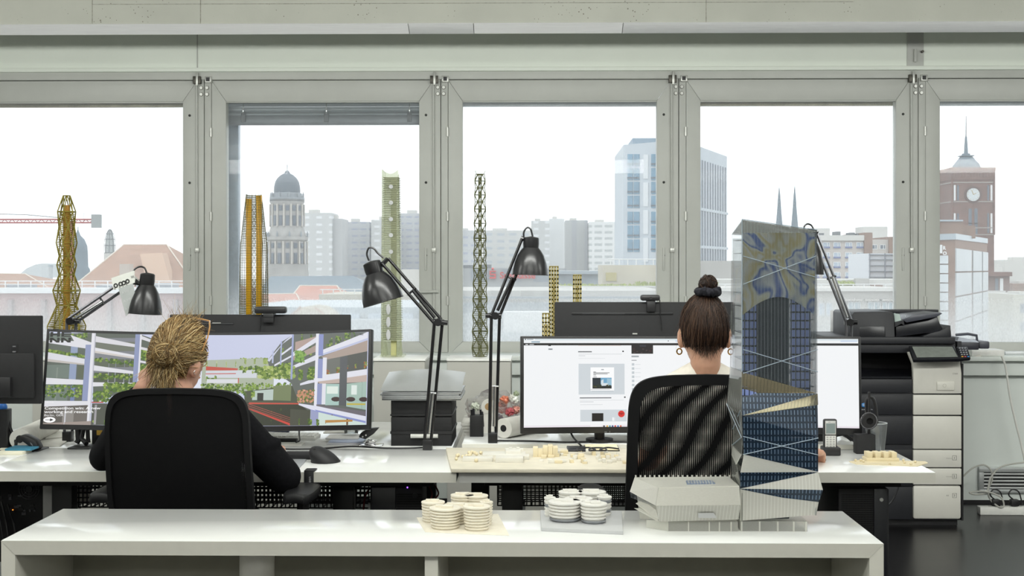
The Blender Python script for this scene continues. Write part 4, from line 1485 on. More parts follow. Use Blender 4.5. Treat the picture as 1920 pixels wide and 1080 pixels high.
def curved_monitor(label, px, py, Y, wid, hei, R, tilt, bez, chin, stand_fn=None, rot=0.):
    """wide curved monitor whose screen faces the camera; returns root and a map (u, v, lift) -> point"""
    c = W(px, py, Y)
    r = thing('monitor', label, 'monitor', (c.x, c.y, ZD), 'desk monitors')
    Rt = Matrix.Rotation(rot, 3, 'Z') @ Matrix.Rotation(-tilt, 3, 'X')

    def f(u, v, d=0.):
        a = u * wid / R
        p = Vector(((R - d) * math.sin(a), (R - d) * math.cos(a) - R, (v - .5) * hei))
        return c + Rt @ p
    n = 24
    sh = MB()
    g = lambda u, v, d: f(u - .5, v, d)
    th_ = .022
    vs, w = [], n + 1
    for d in (0, -th_):
        for v in (0, 1):
            vs += [g(i / n, v, d) for i in range(w)]
    fs = []
    for i in range(n):
        fs += [(i, i + 1, w + i + 1, w + i), (2 * w + i + 1, 2 * w + i, 3 * w + i, 3 * w + i + 1),
               (i + 1, i, 2 * w + i, 2 * w + i + 1), (w + i, w + i + 1, 3 * w + i + 1, 3 * w + i)]
    fs += [(0, w, 3 * w, 2 * w), (n, 2 * w + n, 3 * w + n, w + n)]
    sh._new(vs, fs)
    obj('housing', sh, M_black, r, .003)
    bk = MB()
    bk.solid(lambda u, v: f((u - .5) * .6, .2 + .6 * v, -.02), 12, 4, Rt @ Vector((0, .045, 0)))
    obj('back_cover', bk, M_blackm, r, .01)
    # the lit panel
    ub, v0, v1 = bez / wid, chin / hei, 1 - bez / hei
    pm = MB()
    pm.grid(lambda u, v: f(-.5 + ub + u * (1 - 2 * ub), v0 + v * (v1 - v0), .0006), n, 1)
    sc = obj('screen', pm, mat('screen_black', '#050506', rough=.3), r)

    def fmap(u, v, d):            # u, v in 0..1 on the lit panel, v downwards
        return f(-.5 + ub + u * (1 - 2 * ub), v1 - v * (v1 - v0), .001 + d)
    return r, sc, fmap, f


def picture(polys, fmap, parent, m, step=.03, name='screen_image'):
    """flat picture on a curved panel: list of (hex, [(u, v)...]); later ones lie above"""
    bm = bmesh.new()
    lay = bm.loops.layers.float_color.new('Col')
    for k, (colr, pts, *lay_) in enumerate(polys):
        k = lay_[0] if lay_ else k
        pts = [(min(1, max(0, a)), min(1, max(0, c))) for a, c in pts]
        lo, hi = min(p[0] for p in pts), max(p[0] for p in pts)
        i = int(lo / step)
        cl = lin(colr) + (1,)
        while i * step < hi - 1e-9:
            q = clip_u(pts, i * step, (i + 1) * step)
            i += 1
            if len(q) < 3:
                continue
            vs = [bm.verts.new(fmap(a, c, k * 1.4e-5)) for a, c in q]
            try:
                fc = bm.faces.new(vs)
            except ValueError:
                continue
            for lp in fc.loops:
                lp[lay] = cl
    base = top_of(parent).location
    for v in bm.verts:
        v.co -= base
    me = bpy.data.meshes.new(name)
    bm.to_mesh(me)
    bm.free()
    me.materials.append(m)
    o = bpy.data.objects.new(name, me)
    COL.objects.link(o)
    o.parent = parent
    o['kind'] = 'stuff'
    return o


# --- left: wide curved monitor with the building picture
M1, sc1, fm1, f1 = curved_monitor('wide curved black monitor showing a building with green balconies', 399, 715, 4.655, 1.195, .360, 1.9, math.radians(11), .010, .017)


def uv1(px, py):
    t = (px - 401) / 307
    top = 622 + 8 * (1 - t * t)
    bot = 795.5 + 4 * (1 - t * t)
    return ((px - 95) / (708 - 95), (py - top) / (bot - top))


PIC = []


LAY = [3]


def add(colr, pts, z=1, step=True):
    """z=1: coordinates of the 4x crop at (0,560); z=3: of the 4x crop at (380,560)"""
    ox = 0 if z == 1 else 380
    if step:
        LAY[0] += 1
    PIC.append((colr, [uv1(ox + a / 4, 560 + b / 4) for a, b in pts], LAY[0]))


def rect(colr, x0, y0, x1, y1, z=1):
    add(colr, [(x0, y0), (x1, y0), (x1, y1), (x0, y1)], z)


def leaves(x0, y0, x1, y1, n, z=1, cols=('#5f7a2c', '#7f9a3f', '#3f5a24', '#93a84f', '#4c6b2a'), sz=14, slope=0.):
    LAY[0] += 1
    for i in range(n):
        x, t = random.uniform(x0, x1), random.random()
        y = y0 + (y1 - y0) * t + slope * (x - x0)
        s_ = random.uniform(.5, 1.2) * sz
        a = random.uniform(0, PI)
        add(random.choice(cols), [(x + s_ * math.cos(a + k * 2 * PI / 5) * random.uniform(.6, 1), y + s_ * .7 * math.sin(a + k * 2 * PI / 5)) for k in range(5)], z, False)


PIC += [('#c6cbe4', [(0, 0), (1, 0), (1, 1), (0, 1)], 0), ('#d3d8ec', [(.25, .3), (.8, .3), (.8, .6), (.25, .6)], 1), ('#dfe3f0', [(.3, .42), (.75, .42), (.75, .6), (.3, .6)], 2)]
# left wing
add('#5a625a', [(370, 262), (690, 262), (1040, 268), (1200, 330), (1200, 640), (1050, 660), (720, 790), (720, 950), (360, 950)])
for y, dy in ((262, 330), (500, 600), (640, 770)):
    rect('#6d7a72', 375, y, 540, dy)
    rect('#7f8a80', 430, y + 20, 480, dy)
    rect('#59614f', 600, y + 10, 645, dy)
rect('#8f9dba', 540, 350, 590, 640); rect('#6f7da6', 560, 640, 590, 770)
rect('#7d8087', 715, 300, 1005, 640)
rect('#4c5346', 720, 560, 1005, 640); rect('#5b6354', 720, 460, 1005, 520); rect('#6f7468', 720, 330, 1005, 400)
for x in (760, 820, 870, 935, 975):
    rect('#8f959c', x, 550, x + 7, 640); rect('#7a8087', x, 440, x + 6, 520)
leaves(375, 385, 650, 400, 90, slope=.17); leaves(720, 440, 1005, 470, 70, slope=.14); leaves(720, 570, 1005, 610, 90)
leaves(370, 650, 640, 740, 110); leaves(1055, 395, 1180, 460, 120, slope=.2); leaves(1055, 500, 1170, 550, 110, slope=.1); leaves(545, 262, 650, 300, 30)
add('#dcdce3', [(530, 275), (690, 335), (690, 385), (375, 335), (375, 315), (560, 322)])
add('#d9d9e0', [(375, 405), (690, 465), (690, 500), (375, 455)])
add('#bfb9b4', [(375, 455), (690, 500), (690, 508), (375, 475)])
add('#dedee4', [(370, 597), (690, 617), (690, 650), (370, 645)])
add('#dedee4', [(365, 768), (690, 772), (690, 805), (365, 815)])
add('#d9d8de', [(715, 285), (1040, 355), (1040, 375), (715, 330)])
add('#cfc9c4', [(715, 372), (1005, 438), (1040, 440), (1040, 462), (715, 412)])
add('#e0e0e6', [(715, 372), (1040, 436), (1040, 450), (715, 396)])
add('#dedee4', [(715, 505), (1040, 556), (1040, 574), (715, 545)])
add('#dedee4', [(715, 632), (1045, 638), (1045, 652), (715, 664)])
add('#d9d8de', [(1052, 285), (1205, 345), (1205, 360), (1052, 312)])
add('#d9d8de', [(1052, 368), (1200, 402), (1200, 418), (1052, 388)])
add('#d9d8de', [(1052, 470), (1180, 495), (1180, 508), (1052, 486)])
add('#d9d8de', [(1052, 560), (1170, 580), (1170, 592), (1052, 572)])
for x0, y0, y1 in ((645, 350, 770), (1005, 270, 640)):
    rect('#8d97bb', x0, y0, x0 + 40, y1)
rect('#e2e2e9', 685, 262, 714, 950); rect('#c4c4cf', 706, 262, 714, 950); rect('#e2e2e9', 1040, 268, 1053, 645)
leaves(800, 640, 1080, 700, 170, sz=18); leaves(725, 700, 860, 780, 70)
# lower left corner
add('#59544f', [(360, 812), (690, 802), (690, 950), (360, 950)]); add('#8b8782', [(470, 850), (640, 830), (700, 940), (480, 945)])
rect('#6c6661', 560, 830, 690, 940);
add('#9c8f88', [(360, 935), (720, 920), (720, 952), (360, 952)])
rect('#c9c9cf', 527, 812, 537, 945)
rect('#4e5148', 720, 790, 830, 950); rect('#b5493d', 715, 778, 800, 786); leaves(735, 920, 815, 945, 40)
rect('#9d9aa0', 740, 800, 756, 945)
# middle greenery and bridges
add('#aab3a0', [(0, 470), (500, 450), (560, 600), (560, 700), (0, 700)], 3)
leaves(0, 475, 290, 515, 170, 3, ('#8fa25a', '#a9b873', '#7d9150', '#c2caa0')); leaves(290, 455, 505, 490, 150, 3, ('#8fa25a', '#a9b873', '#7d9150', '#98ac5c'))
add('#c04f40', [(30, 515), (290, 530), (290, 545), (30, 545)], 3); add('#cfd3da', [(30, 548), (430, 540), (430, 600), (30, 600)], 3)
add('#c04f40', [(30, 568), (285, 565), (285, 571), (30, 574)], 3); rect('#c25b4e', 280, 560, 288, 640, 3)
leaves(40, 590, 110, 640, 50, 3); leaves(290, 515, 480, 560, 90, 3); rect('#d7d9de', 40, 610, 280, 640, 3)
leaves(0, 650, 300, 700, 150, 3); leaves(270, 640, 700, 730, 160, 3, ('#6d8a35', '#8aa548', '#54702c', '#7c9a3c'))
add('#4b5140', [(330, 700), (760, 650), (760, 800), (340, 780)], 3); add('#b8c7c0', [(360, 700), (600, 680), (600, 765), (360, 765)], 3)
rect('#2c2f2c', 410, 712, 505, 770, 3); add('#74805a', [(560, 660), (700, 650), (700, 770), (560, 765)], 3); leaves(330, 700, 420, 740, 50, 3)
add('#33372a', [(345, 780), (860, 800), (870, 950), (360, 955)], 3); leaves(380, 800, 700, 940, 130, 3, ('#3c4a24', '#4d5d2d', '#2e3a1e'))
add('#c04f40', [(360, 782), (770, 785), (770, 795), (360, 795)], 3); add('#c8473b', [(365, 830), (400, 835), (720, 940), (700, 952)], 3)
for k in range(3):
    add('#b0564c', [(365, 790 + k * 14), (720, 900 + k * 14), (720, 903 + k * 14), (365, 794 + k * 14)], 3)
# right wing
add('#5f6560', [(505, 470), (610, 330), (705, 265), (1306, 250), (1306, 945), (870, 860), (770, 795), (700, 640), (520, 520)], 3)
leaves(620, 370, 690, 440, 60, 3, slope=-.3); leaves(725, 290, 850, 350, 80, 3, slope=-.45); leaves(710, 400, 880, 470, 130, 3, slope=-.3)
leaves(720, 540, 880, 610, 110, 3); leaves(960, 320, 1200, 390, 90, 3, slope=-.4)
add('#b09a92', [(720, 330), (890, 285), (890, 330), (720, 400)], 3); add('#a8968d', [(705, 440), (890, 350), (890, 400), (710, 470)], 3)
add('#6a6d68', [(975, 440), (1085, 440), (1085, 580), (975, 580)], 3); add('#4f524e', [(1145, 420), (1306, 380), (1306, 540), (1145, 560)], 3)
add('#a9998f', [(930, 440), (1306, 300), (1306, 395), (985, 458)], 3)
leaves(945, 545, 1306, 585, 170, 3, ('#75823c', '#8f9a50', '#a0552f', '#5c6d2d'), 12, -.2)
add('#dfe0ea', [(912, 398), (1306, 248), (1306, 312), (912, 440)], 3); add('#bcc2dd', [(912, 425), (1306, 295), (1306, 312), (912, 440)], 3)
add('#dfe0ea', [(905, 582), (1306, 528), (1306, 572), (905, 626)], 3); add('#c0aea5', [(905, 626), (1306, 572), (1306, 625), (930, 642)], 3)
rect('#a9c6bf', 975, 642, 1085, 800, 3); add('#a4bdb2', [(1145, 640), (1306, 622), (1306, 832), (1145, 808)], 3)
rect('#dfeae2', 985, 660, 1075, 715, 3); rect('#dfe9e4', 1160, 650, 1255, 720, 3); rect('#52595a', 1026, 640, 1032, 800, 3); rect('#43494a', 1262, 625, 1272, 828, 3)
for x in (1060, 1180, 1285):
    add('#3e2f2f', [(x + 38 * math.cos(a * PI / 5), 755 + 18 * math.sin(a * PI / 5)) for a in range(10)], 3)
rect('#c2b24a', 1150, 785, 1300, 797, 3)
add('#54585c', [(1085, 445), (1145, 430), (1145, 805), (1085, 800)], 3)
rect('#e0e1ea', 946, 445, 978, 585, 3); rect('#e0e1ea', 946, 640, 976, 795, 3)
add('#dcdde8', [(700, 412), (890, 290), (890, 330), (700, 442)], 3); add('#dcdde8', [(705, 510), (890, 425), (890, 465), (705, 532)], 3); add('#dcdde8', [(770, 640), (890, 598), (890, 630), (770, 655)], 3)
add('#dcdde8', [(560, 500), (700, 425), (700, 440), (560, 515)], 3); add('#dcdde8', [(610, 420), (700, 355), (700, 372), (610, 436)], 3); add('#cdd0e2', [(505, 470), (640, 320), (700, 270), (705, 285), (620, 345), (520, 480)], 3)
leaves(440, 520, 720, 600, 260, 3, ('#7d9440', '#97ad55', '#5f7a30', '#b5c07a', '#4d6a2a'), 20); leaves(600, 490, 700, 540, 70, 3)
leaves(720, 400, 800, 480, 90, 3, ('#6e9a44', '#88ad55', '#547d33')); leaves(830, 520, 885, 610, 60, 3)
rect('#e4e5ee', 885, 262, 911, 812, 3); rect('#8690c4', 908, 270, 946, 430, 3); rect('#8b94c2', 908, 455, 946, 600, 3); rect('#8f98c0', 908, 640, 946, 795, 3)
rect('#9aa3cc', 692, 275, 707, 610, 3); rect('#a4acd0', 604, 325, 615, 500, 3); rect('#b3bad8', 540, 395, 552, 490, 3)
add('#6e6a72', [(905, 795), (1306, 845), (1306, 880), (905, 812)], 3); add('#dfe1ee', [(765, 788), (905, 806), (1306, 880), (1306, 932), (860, 832), (765, 800)], 3)
add('#8b95cc', [(860, 826), (1306, 915), (1306, 930), (860, 838)], 3); add('#cfe0d8', [(860, 838), (1306, 932), (1306, 955), (860, 955)], 3); add('#9aa0c4', [(860, 835), (940, 855), (940, 950), (865, 950)], 3)
add('#4a4c40', [(700, 830), (858, 838), (858, 950), (700, 950)], 3); leaves(720, 905, 980, 945, 160, 3, ('#5f7a2c', '#7f9a3f', '#3f5a24')); leaves(755, 690, 880, 780, 130, 3, ('#6f7d3c', '#c08a6a', '#55682c', '#d49a80'))
rect('#6b4a2e', 1025, 870, 1040, 950, 3); rect('#6b4a2e', 1150, 900, 1165, 945, 3); add('#b98a4a', [(980, 910), (1200, 905), (1200, 920), (980, 930)], 3)
rect('#3c4247', 1238, 262, 1270, 266, 3); rect('#3c4247', 1238, 270, 1270, 274, 3)


def uvtext(body, px, py, size_px, colr, xs=1.25, bold=0.):
    LAY[0] += 1
    for p in text_mesh(body, 1.0, bold=bold):
        PIC.append((colr, [uv1(px + a * size_px * xs, py - b * size_px) for a, b in p], LAY[0]))


# studio logo: two rows of block letters
def logo(x, y, w, h, kind):
    t = .3
    if kind == 'H':
        parts = [(0, 0, t, 1), (1 - t, 0, 1, 1), (0, .36, 1, .68)]
    elif kind == 'E':
        parts = [(0, 0, 1, .22), (0, .39, 1, .61), (0, .78, 1, 1), (0, 0, .26, 1)]
    else:
        parts = [(0, 0, .26, 1), (.74, 0, 1, 1)]
        add('#050505', [(x, y), (x + .3 * w, y), (x + w, y + h), (x + .7 * w, y + h)])
    for a, b, c, d in parts:
        rect('#050505', x + a * w, y + b * h, x + c * w, y + d * h)


for k, (x, y) in zip('HENN', ((386, 252), (466, 252), (386, 296), (466, 296))):
    logo(x, y, 70, 37, k)
uvtext('NEWS', 96, 756.5, 3.6, '#f4f4f4', 1.5)
uvtext('Competition win: A new', 96, 768.5, 7.0, '#ffffff', 1.42, .012)
uvtext('working and research', 96, 775.2, 7.0, '#ffffff', 1.42, .012)
uvtext('Berlin, GER', 96, 781.0, 5.4, '#f0f0f0', 1.35)
add('#ffffff', [(424 + 43 * math.cos(a * PI / 12), 911 + 21 * math.sin(a * PI / 12)) for a in range(24)])
rect('#111111', 395, 909, 440, 913); add('#111111', [(428, 900), (453, 911), (428, 922)])
picture(PIC, fm1, sc1, screen_mat('screen_picture', .95))
# stand
pb = W(152, 838, 4.66)
obj('stand_leg', MB().tube([W(146, 800, 4.70), W(147, 825, 4.69), W(144, 830, 4.69)], .011, 8), M_black, M1)
obj('stand_leg', MB().tube([W(157, 800, 4.70), W(153, 822, 4.69), W(162, 832, 4.66)], .009, 8), M_black, M1)
obj('stand_leg', MB().tube([W(164, 800, 4.70), W(165, 822, 4.69), W(166, 830, 4.69)], .008, 8), M_black, M1)
obj('stand_base', MB().bx(X(137, 4.66), X(178, 4.66), 4.60, 4.71, ZD, ZD + .006), M_black, M1, .002)
nk = W(400, 760, 4.76)
obj('stand_neck', MB().bx(nk.x - .04, nk.x + .04, 4.77, 4.82, ZD, 1.06), M_black, M1, .006)
obj('stand_foot', MB().bx(nk.x - .16, nk.x + .16, 4.72, 4.95, ZD, ZD + .012), M_black, M1, .004)

# --- right: wide monitor with the browser page
M2, sc2, fm2, f2 = curved_monitor('wide black monitor showing a white browser page', 1291, 721, 4.66, 1.225, .350, 2.6, math.radians(3), .009, .023)
P2 = []


def uv2(px, py):
    return ((px - 982) / (1599 - 982), (py - 634.5) / (799.5 - 634.5))


def a2(colr, x0, y0, x1, y1):
    P2.append((colr, [uv2(820 + a / 4, 560 + b / 4) for a, b in ((x0, y0), (x1, y0), (x1, y1), (x0, y1))]))


a2('#f3f5f7', 600, 260, 3200, 1000)
a2('#d9e3e8', 600, 260, 3200, 312); a2('#eef3f5', 640, 293, 765, 312); a2('#edf1f3', 600, 311, 3200, 331); a2('#1d1d1f', 600, 331, 3200, 348)
a2('#2b3037', 655, 299, 664, 308); a2('#7d8790', 670, 301, 720, 306); a2('#6b8fa5', 705, 319, 770, 326); a2('#c9d6ea', 1785, 309, 1812, 320); a2('#333a44', 1730, 311, 1736, 318)
a2('#e5e8ea', 660, 339, 680, 344); a2('#c9cdd0', 690, 339, 724, 344)
a2('#c9d6ea', 2990, 309, 3110, 320)
a2('#121214', 832, 348, 852, 353); a2('#a9aeb3', 832, 371, 865, 382); a2('#6d7378', 838, 374, 860, 379)
a2('#1a1a1c', 1389, 388, 1400, 398); a2('#6d6f73', 1057, 392, 1160, 400); a2('#c9ccd0', 1060, 412, 1385, 415); a2('#c9ccd0', 1060, 424, 1110, 428); a2('#dcdfe2', 1060, 444, 1260, 447); a2('#e6d3c9', 1058, 349, 1380, 352)
a2('#cfd6db', 1060, 486, 1405, 716); a2('#b9c2c8', 1136, 520, 1346, 694); a2('#fbfcfd', 1130, 513, 1340, 688)
a2('#3f8fd0', 1217, 526, 1226, 534); a2('#8a9299', 1228, 527, 1250, 533)
for y, x in ((546, 1205), (552, 1292), (560, 1278), (568, 1192), (583, 1196)):
    a2('#4a4d52', 1171, y, x, y + 4)
a2('#1c2833', 1164, 591, 1308, 672); a2('#6fa6c8', 1187, 591, 1308, 640)
P2.append(('#d9e2e6', [uv2(820 + a / 4, 560 + b / 4) for a, b in ((1214, 622), (1258, 594), (1308, 600), (1308, 650), (1214, 652))]))
P2.append(('#9cc1d4', [uv2(820 + a / 4, 560 + b / 4) for a, b in ((1258, 594), (1308, 600), (1308, 650), (1258, 645))]))
for i in range(40):
    x, y = random.uniform(1166, 1300), random.uniform(640, 664)
    a2(random.choice(('#2e3a1c', '#4a4a22', '#1d2618')), x, y, x + 9, y + 7)
a2('#0e1216', 1164, 662, 1308, 672)
a2('#c3c8cc', 1140, 677, 1295, 681)
a2('#5d6166', 1068, 738, 1305, 745); a2('#1a1a1c', 1401, 732, 1412, 742); a2('#d3d6da', 1068, 757, 1398, 760); a2('#c5c8cc', 1068, 769, 1172, 773); a2('#dadde0', 1072, 790, 1240, 794)
a2('#cfd6db', 1072, 830, 1420, 918); a2('#101012', 1136, 856, 1247, 916)
for k in range(3):
    a2('#f4f6f7', 1312 + k * 16, 888, 1326 + k * 16, 915)
P2.append(('#d8302c', [uv2(820 + (1380 + 25 * math.cos(a * PI / 12)) / 4, 560 + (862 + 25 * math.sin(a * PI / 12)) / 4) for a in range(24)]))
a2('#7a1c1a', 1364, 855, 1397, 860); a2('#7a1c1a', 1372, 864, 1388, 868)
a2('#1c1a1d', 1457, 344, 1619, 411); a2('#343640', 1480, 346, 1600, 358)
for i in range(16):
    x, y = random.uniform(1460, 1605), random.uniform(362, 402)
    a2(random.choice(('#3c2024', '#0b0b0c', '#2b262a', '#45373a')), x, y, x + 13, y + 8)
a2('#a3a9ae', 1457, 425, 1512, 437); a2('#8a8e92', 1457, 458, 1495, 463)
for k in range(7):
    y = 482 + k * 31
    a2('#c2cacf', 1459, y, 1478, y + 18); a2('#d3d7da', 1484, y + 8, 1525, y + 11)
a2('#e9e4ea', 600, 944, 3200, 972); a2('#e06a4a', 661, 954, 672, 963); a2('#c9c4cc', 676, 962, 708, 966); a2('#f6f5f8', 1140, 946, 1232, 964)
a2('#3a76c8', 1122, 948, 1132, 960)
for x, c_ in ((1244, '#2f3236'), (1268, '#e0b23a'), (1288, '#3aa0a8'), (1308, '#2e4a8a'), (1328, '#c8362f'), (1349, '#3a7cc8'), (1369, '#c85a3a')):
    a2(c_, x, 947, x + 11, 958)
picture(P2, fm2, sc2, screen_mat('screen_page', .97))
obj('chin_badge', MB().pbx(1123, 1144, 808, 811.5, 4.635, .004), mat('badge_grey', '#6f7174', rough=.3, metal=.6), M2)
letters('badge_lettering', 'SAMSUNG', 2.4 * S(4.63), W(1127, 811, 4.633), (1, 0, 0), (0, 0, 1), mat('badge_light', '#b9bbbd'), M2)
obj('stand_neck', MB().cyl(W(1124, 790, 4.70), (W(1124, 790, 4.70).x, 4.70, ZF + .01), .019, n=18), M_black, M2)
obj('neck_mount', MB().bx(W(1124, 0, 4.7).x - .03, W(1124, 0, 4.7).x + .03, 4.69, 4.76, .86, .93), M_black, M2, .006)
obj('stand_foot', MB().cyl((W(1124, 0, 4.7).x, 4.70, ZF), (W(1124, 0, 4.7).x, 4.70, ZF + .012), .05, n=24), M_black, M2)
nk2 = W(1540, 0, 4.72).x
obj('stand_neck', MB().bx(nk2 - .02, nk2 + .02, 4.72, 4.75, ZF, .95), M_black, M2, .005)
obj('stand_foot', MB().tube([(nk2 + .03, 4.72, ZF + .02), (X(1583, 4.7), 4.71, ZF + .03), (X(1598, 4.7), 4.70, ZF + .008)], .008, 8), M_black, M2)


# --- monitors of the facing row, seen from behind
def back_monitor(label, p0, p1, ytop, Y, hei, wcam=None, slot=True, nbtn=0, desk_z=ZD, foot=True):
    xm = (p0 + p1) / 2
    x0, x1 = X(p0, Y), X(p1, Y)
    zt = Z(ytop, Y, xm)
    r = thing('monitor', label, 'monitor', ((x0 + x1) / 2, Y, desk_z), 'facing-row monitors')
    obj('housing', MB().bx(x0, x1, Y, Y + .022, zt - hei, zt), M_blackm, r, .004)
    obj('back_cover', MB().bx(x0 + .02, x1 - .02, Y - .012, Y + .001, zt - hei + .02, zt - hei * .42), M_blackm, r, .006)
    obj('screen', MB().bx(x0 + .008, x1 - .008, Y + .0215, Y + .0235, zt - hei + .012, zt - .008), mat('screen_black', '#050506'), r)
    cx = (x0 + x1) / 2 if foot else x0 + .06
    obj('stand_neck', MB().bx(cx - .035, cx + .035, Y - .05, Y - .012, desk_z + .01, zt - hei * .55), M_black, r, .006)
    obj('stand_foot', MB().bx(cx - .13, cx + .13, Y - .13, Y + .1, desk_z, desk_z + .012), M_black, r, .004)
    return r, x0, x1, zt


r, x0, x1, zt = back_monitor('black monitor back with a bar webcam behind the curved monitor', 318, 657, 590, 5.25, .36)
obj('vent_slot', MB().pbx(357, 437, 606.5, 608, 5.246, .006), mat('slot_grey', '#3c3d40', rough=.5), r)
obj('logo_strip', MB().pbx(398, 414, 604.8, 606.2, 5.2485, .003), M_hinge, r)
wc = thing('webcam', 'black bar webcam on the monitor behind the curved screen', 'webcam', (X(506, 5.24), 5.24, zt))
obj('bar', MB().pbx(476, 535, 575, 588, 5.225, .045), M_black, wc, .008)
obj('clamp', MB().pbx(493, 513, 587, 600, 5.23, .05), M_black, wc, .004)
obj('clamp_foot', MB().pbx(493, 513, 596, 605, 5.228, .01), M_blackm, wc, .002)
obj('cable', MB().tube([W(490, 589, 5.235), W(488.5, 596, 5.233), W(489, 605, 5.238), W(488, 620, 5.24), W(489, 650, 5.242)], .0025, 6), M_black, wc)
r, x0, x1, zt = back_monitor('black monitor back with a clip webcam behind the browser monitor', 1040, 1378, 566.5, 5.25, .40, desk_z=ZF)
sl = MB().pbx(1072, 1262, 586, 590, 5.2465, .006)
obj('vent_slot', sl, M_black, r, .001)
for i in range(40):
    obj('vent_rib', MB().pbx(1092 + i * 2.0, 1092.9 + i * 2.0, 587, 589.4, 5.2455, .003), mat('slot_grey', '#3c3d40'), r, smooth=0)
obj('logo_strip', MB().pbx(1186, 1195, 624.5, 627, 5.2485, .003), M_hinge, r)
wc = thing('webcam', 'black clip webcam on the monitor behind the browser screen', 'webcam', (X(1220, 5.24), 5.24, zt))
obj('bar', MB().pbx(1202, 1238, 553, 564, 5.225, .05), M_black, wc, .008)
obj('clamp', MB().pbx(1213, 1229, 563, 585, 5.235, .05), M_black, wc, .003)
obj('lens_ring', MB().cyl(W(1220, 559, 5.224), W(1220, 559, 5.221), .006, n=14), M_blackm, wc)
obj('cable', MB().tube([W(1237, 562, 5.24), W(1238, 590, 5.243), W(1241, 620, 5.243)], .002, 6), M_black, wc)
r, x0, x1, zt = back_monitor('black monitor back with three small buttons at the left edge', -120, 77, 592, 4.40, .305, foot=False)
for py in (650, 660, 669.5):
    obj('button', MB().cyl(W(24, py, 4.3995), W(30, py, 4.3995), .0032, n=10), mat('button_grey', '#5a5b5e', rough=.4), r)
obj('button_recess', MB().pbx(20, 34, 645, 682, 4.3992, .003), M_black, r)
obj('port_block', MB().pbx(-30, 19, 707, 745, 4.37, .03), M_black, r, .004)
# ------------------------------------------------------------------ architect lamps
M_lampb = mat('lamp_black', '#171719', rough=.28, var=.08, nscale=30)
M_lampi = mat('lamp_inside', '#d9d4c4', rough=.4)
M_spring = mat('spring_steel', '#b9bbbd', rough=.25, metal=.9)
M_rod = mat('lamp_rod', '#2a2a2d', rough=.3, metal=.3)


def arch_lamp(label, Y, base, elbow, head, cap, mouth, rmouth, loop, zbase=ZD, lower=True, base_d=.0, gap=14, knob=1, rodm=None):
    """spring-arm lamp in the plane y = Y; all points in pixels: base, elbow, head joint, shade cap, centre of the shade's mouth"""
    rodm = rodm or M_lampb
    P = lambda p, dy=0: W(p[0], p[1], Y) + Vector((0, dy, 0))
    s = S(Y)
    r = thing('desk_lamp', label, 'lamp', (P(base).x, Y, zbase), 'black spring-arm desk lamps')
    # clamp
    b = P(base)
    b.z = zbase
    obj('clamp', MB().bx(b.x - .017, b.x + .017, Y - .02, Y + .02, zbase, zbase + .038), M_lampb, r, .003)
    e, h = P(elbow), P(head)
    up = Vector((0, 0, 1))
    # lower arm: two pairs of rods
    lo = (e - b).normalized()
    side = Vector((lo.z, 0, -lo.x))
    g = gap * s
    for i, (dy, sd) in enumerate(((-.012, -.5), (.012, .5))):
        o = obj('lower_rod', MB().cyl(b + up * .03 + side * g * sd * .8 + Vector((0, dy, 0)), e + side * g * sd + Vector((0, dy, 0)), .0058, n=8), rodm, r)
    mid = b + up * .03 + (e - b) * .38
    obj('spring', MB().tube([b + up * .06 + side * g * .15, mid + side * g * .15], .0055, 8), M_spring, r)
    obj('spring', MB().tube([b + up * .06 - side * g * .35, mid - side * g * .25], .0055, 8), M_spring, r)
    obj('cross_pin', MB().cyl(mid - side * g * .55, mid + side * g * .6, .0035, n=8), M_spring, r)
    # elbow
    obj('elbow', MB().cyl(e - side * g * .75, e + side * g * .75, .011, n=12).cyl(e + Vector((0, -.02, 0)), e + Vector((0, .02, 0)), .014, n=14), M_lampb, r)
    obj('elbow_knob', MB().cyl(e + side * g * .7 * knob, e + side * g * 1.25 * knob, .009, n=12), M_lampb, r)
    # upper arm
    ua = (h - e).normalized()
    us = Vector((ua.z, 0, -ua.x))
    gu = gap * s * 1.0
    for dy, sd in ((-.01, -.5), (.01, .5)):
        obj('upper_rod', MB().cyl(e + us * gu * sd + Vector((0, dy, 0)), h + us * gu * sd + Vector((0, dy, 0)), .0055, n=8), rodm, r)
    obj('spring', MB().tube([e + ua * .02, e + (h - e) * .5 + us * gu * .2], .006, 8), M_spring if rodm is not M_lampb else rodm, r)
    obj('cross_pin', MB().cyl(e + (h - e) * .5 - us * gu * .75, e + (h - e) * .5 + us * gu * .75, .004, n=8), M_lampb, r)
    # head bracket and shade
    c, m = P(cap), P(mouth)
    ax = (m - c)
    L = ax.length
    ax.normalize()
    obj('head_bracket', MB().tube([h - us * gu * .7, h + us * gu * .5, c + ax * L * .30], .0085, 8), M_lampb, r)
    R0 = rmouth * s
    prof = [(.001, 0), (R0 * .36, .004), (R0 * .44, L * .05), (R0 * .45, L * .2), (R0 * .43, L * .3), (R0 * .55, L * .36), (R0 * .74, L * .5), (R0 * .88, L * .68), (R0 * .97, L * .86), (R0, L)]
    q = Vector((0, 0, 1)).rotation_difference(ax).to_matrix().to_4x4()
    Mx = Matrix.Translation(c) @ q
    sh = obj('shade', MB().lathe(prof, Mx, 36), M_lampb, r)
    inner = [(a * .96, hh + .001) for a, hh in prof[4:]]
    obj('shade_lining', MB().lathe(inner, Mx, 36), M_lampi, sh)
    obj('rim', MB().ring([Mx @ Vector((R0 * math.cos(k * PI / 18), R0 * math.sin(k * PI / 18), L)) for k in range(36)], .0016, 6), M_lampb, sh)
    obj('bulb', MB().lathe([(.012, L * .3), (.016, L * .45), (.03, L * .62), (.03, L * .72), (.016, L * .82), (.001, L * .85)], Mx, 16), mat('bulb_glass', '#e9e7e0', rough=.2), sh)
    obj('cord_loop', MB().tube([P(p, -.004) for p in loop], .0034, 8), M_lampb, r)
    return r


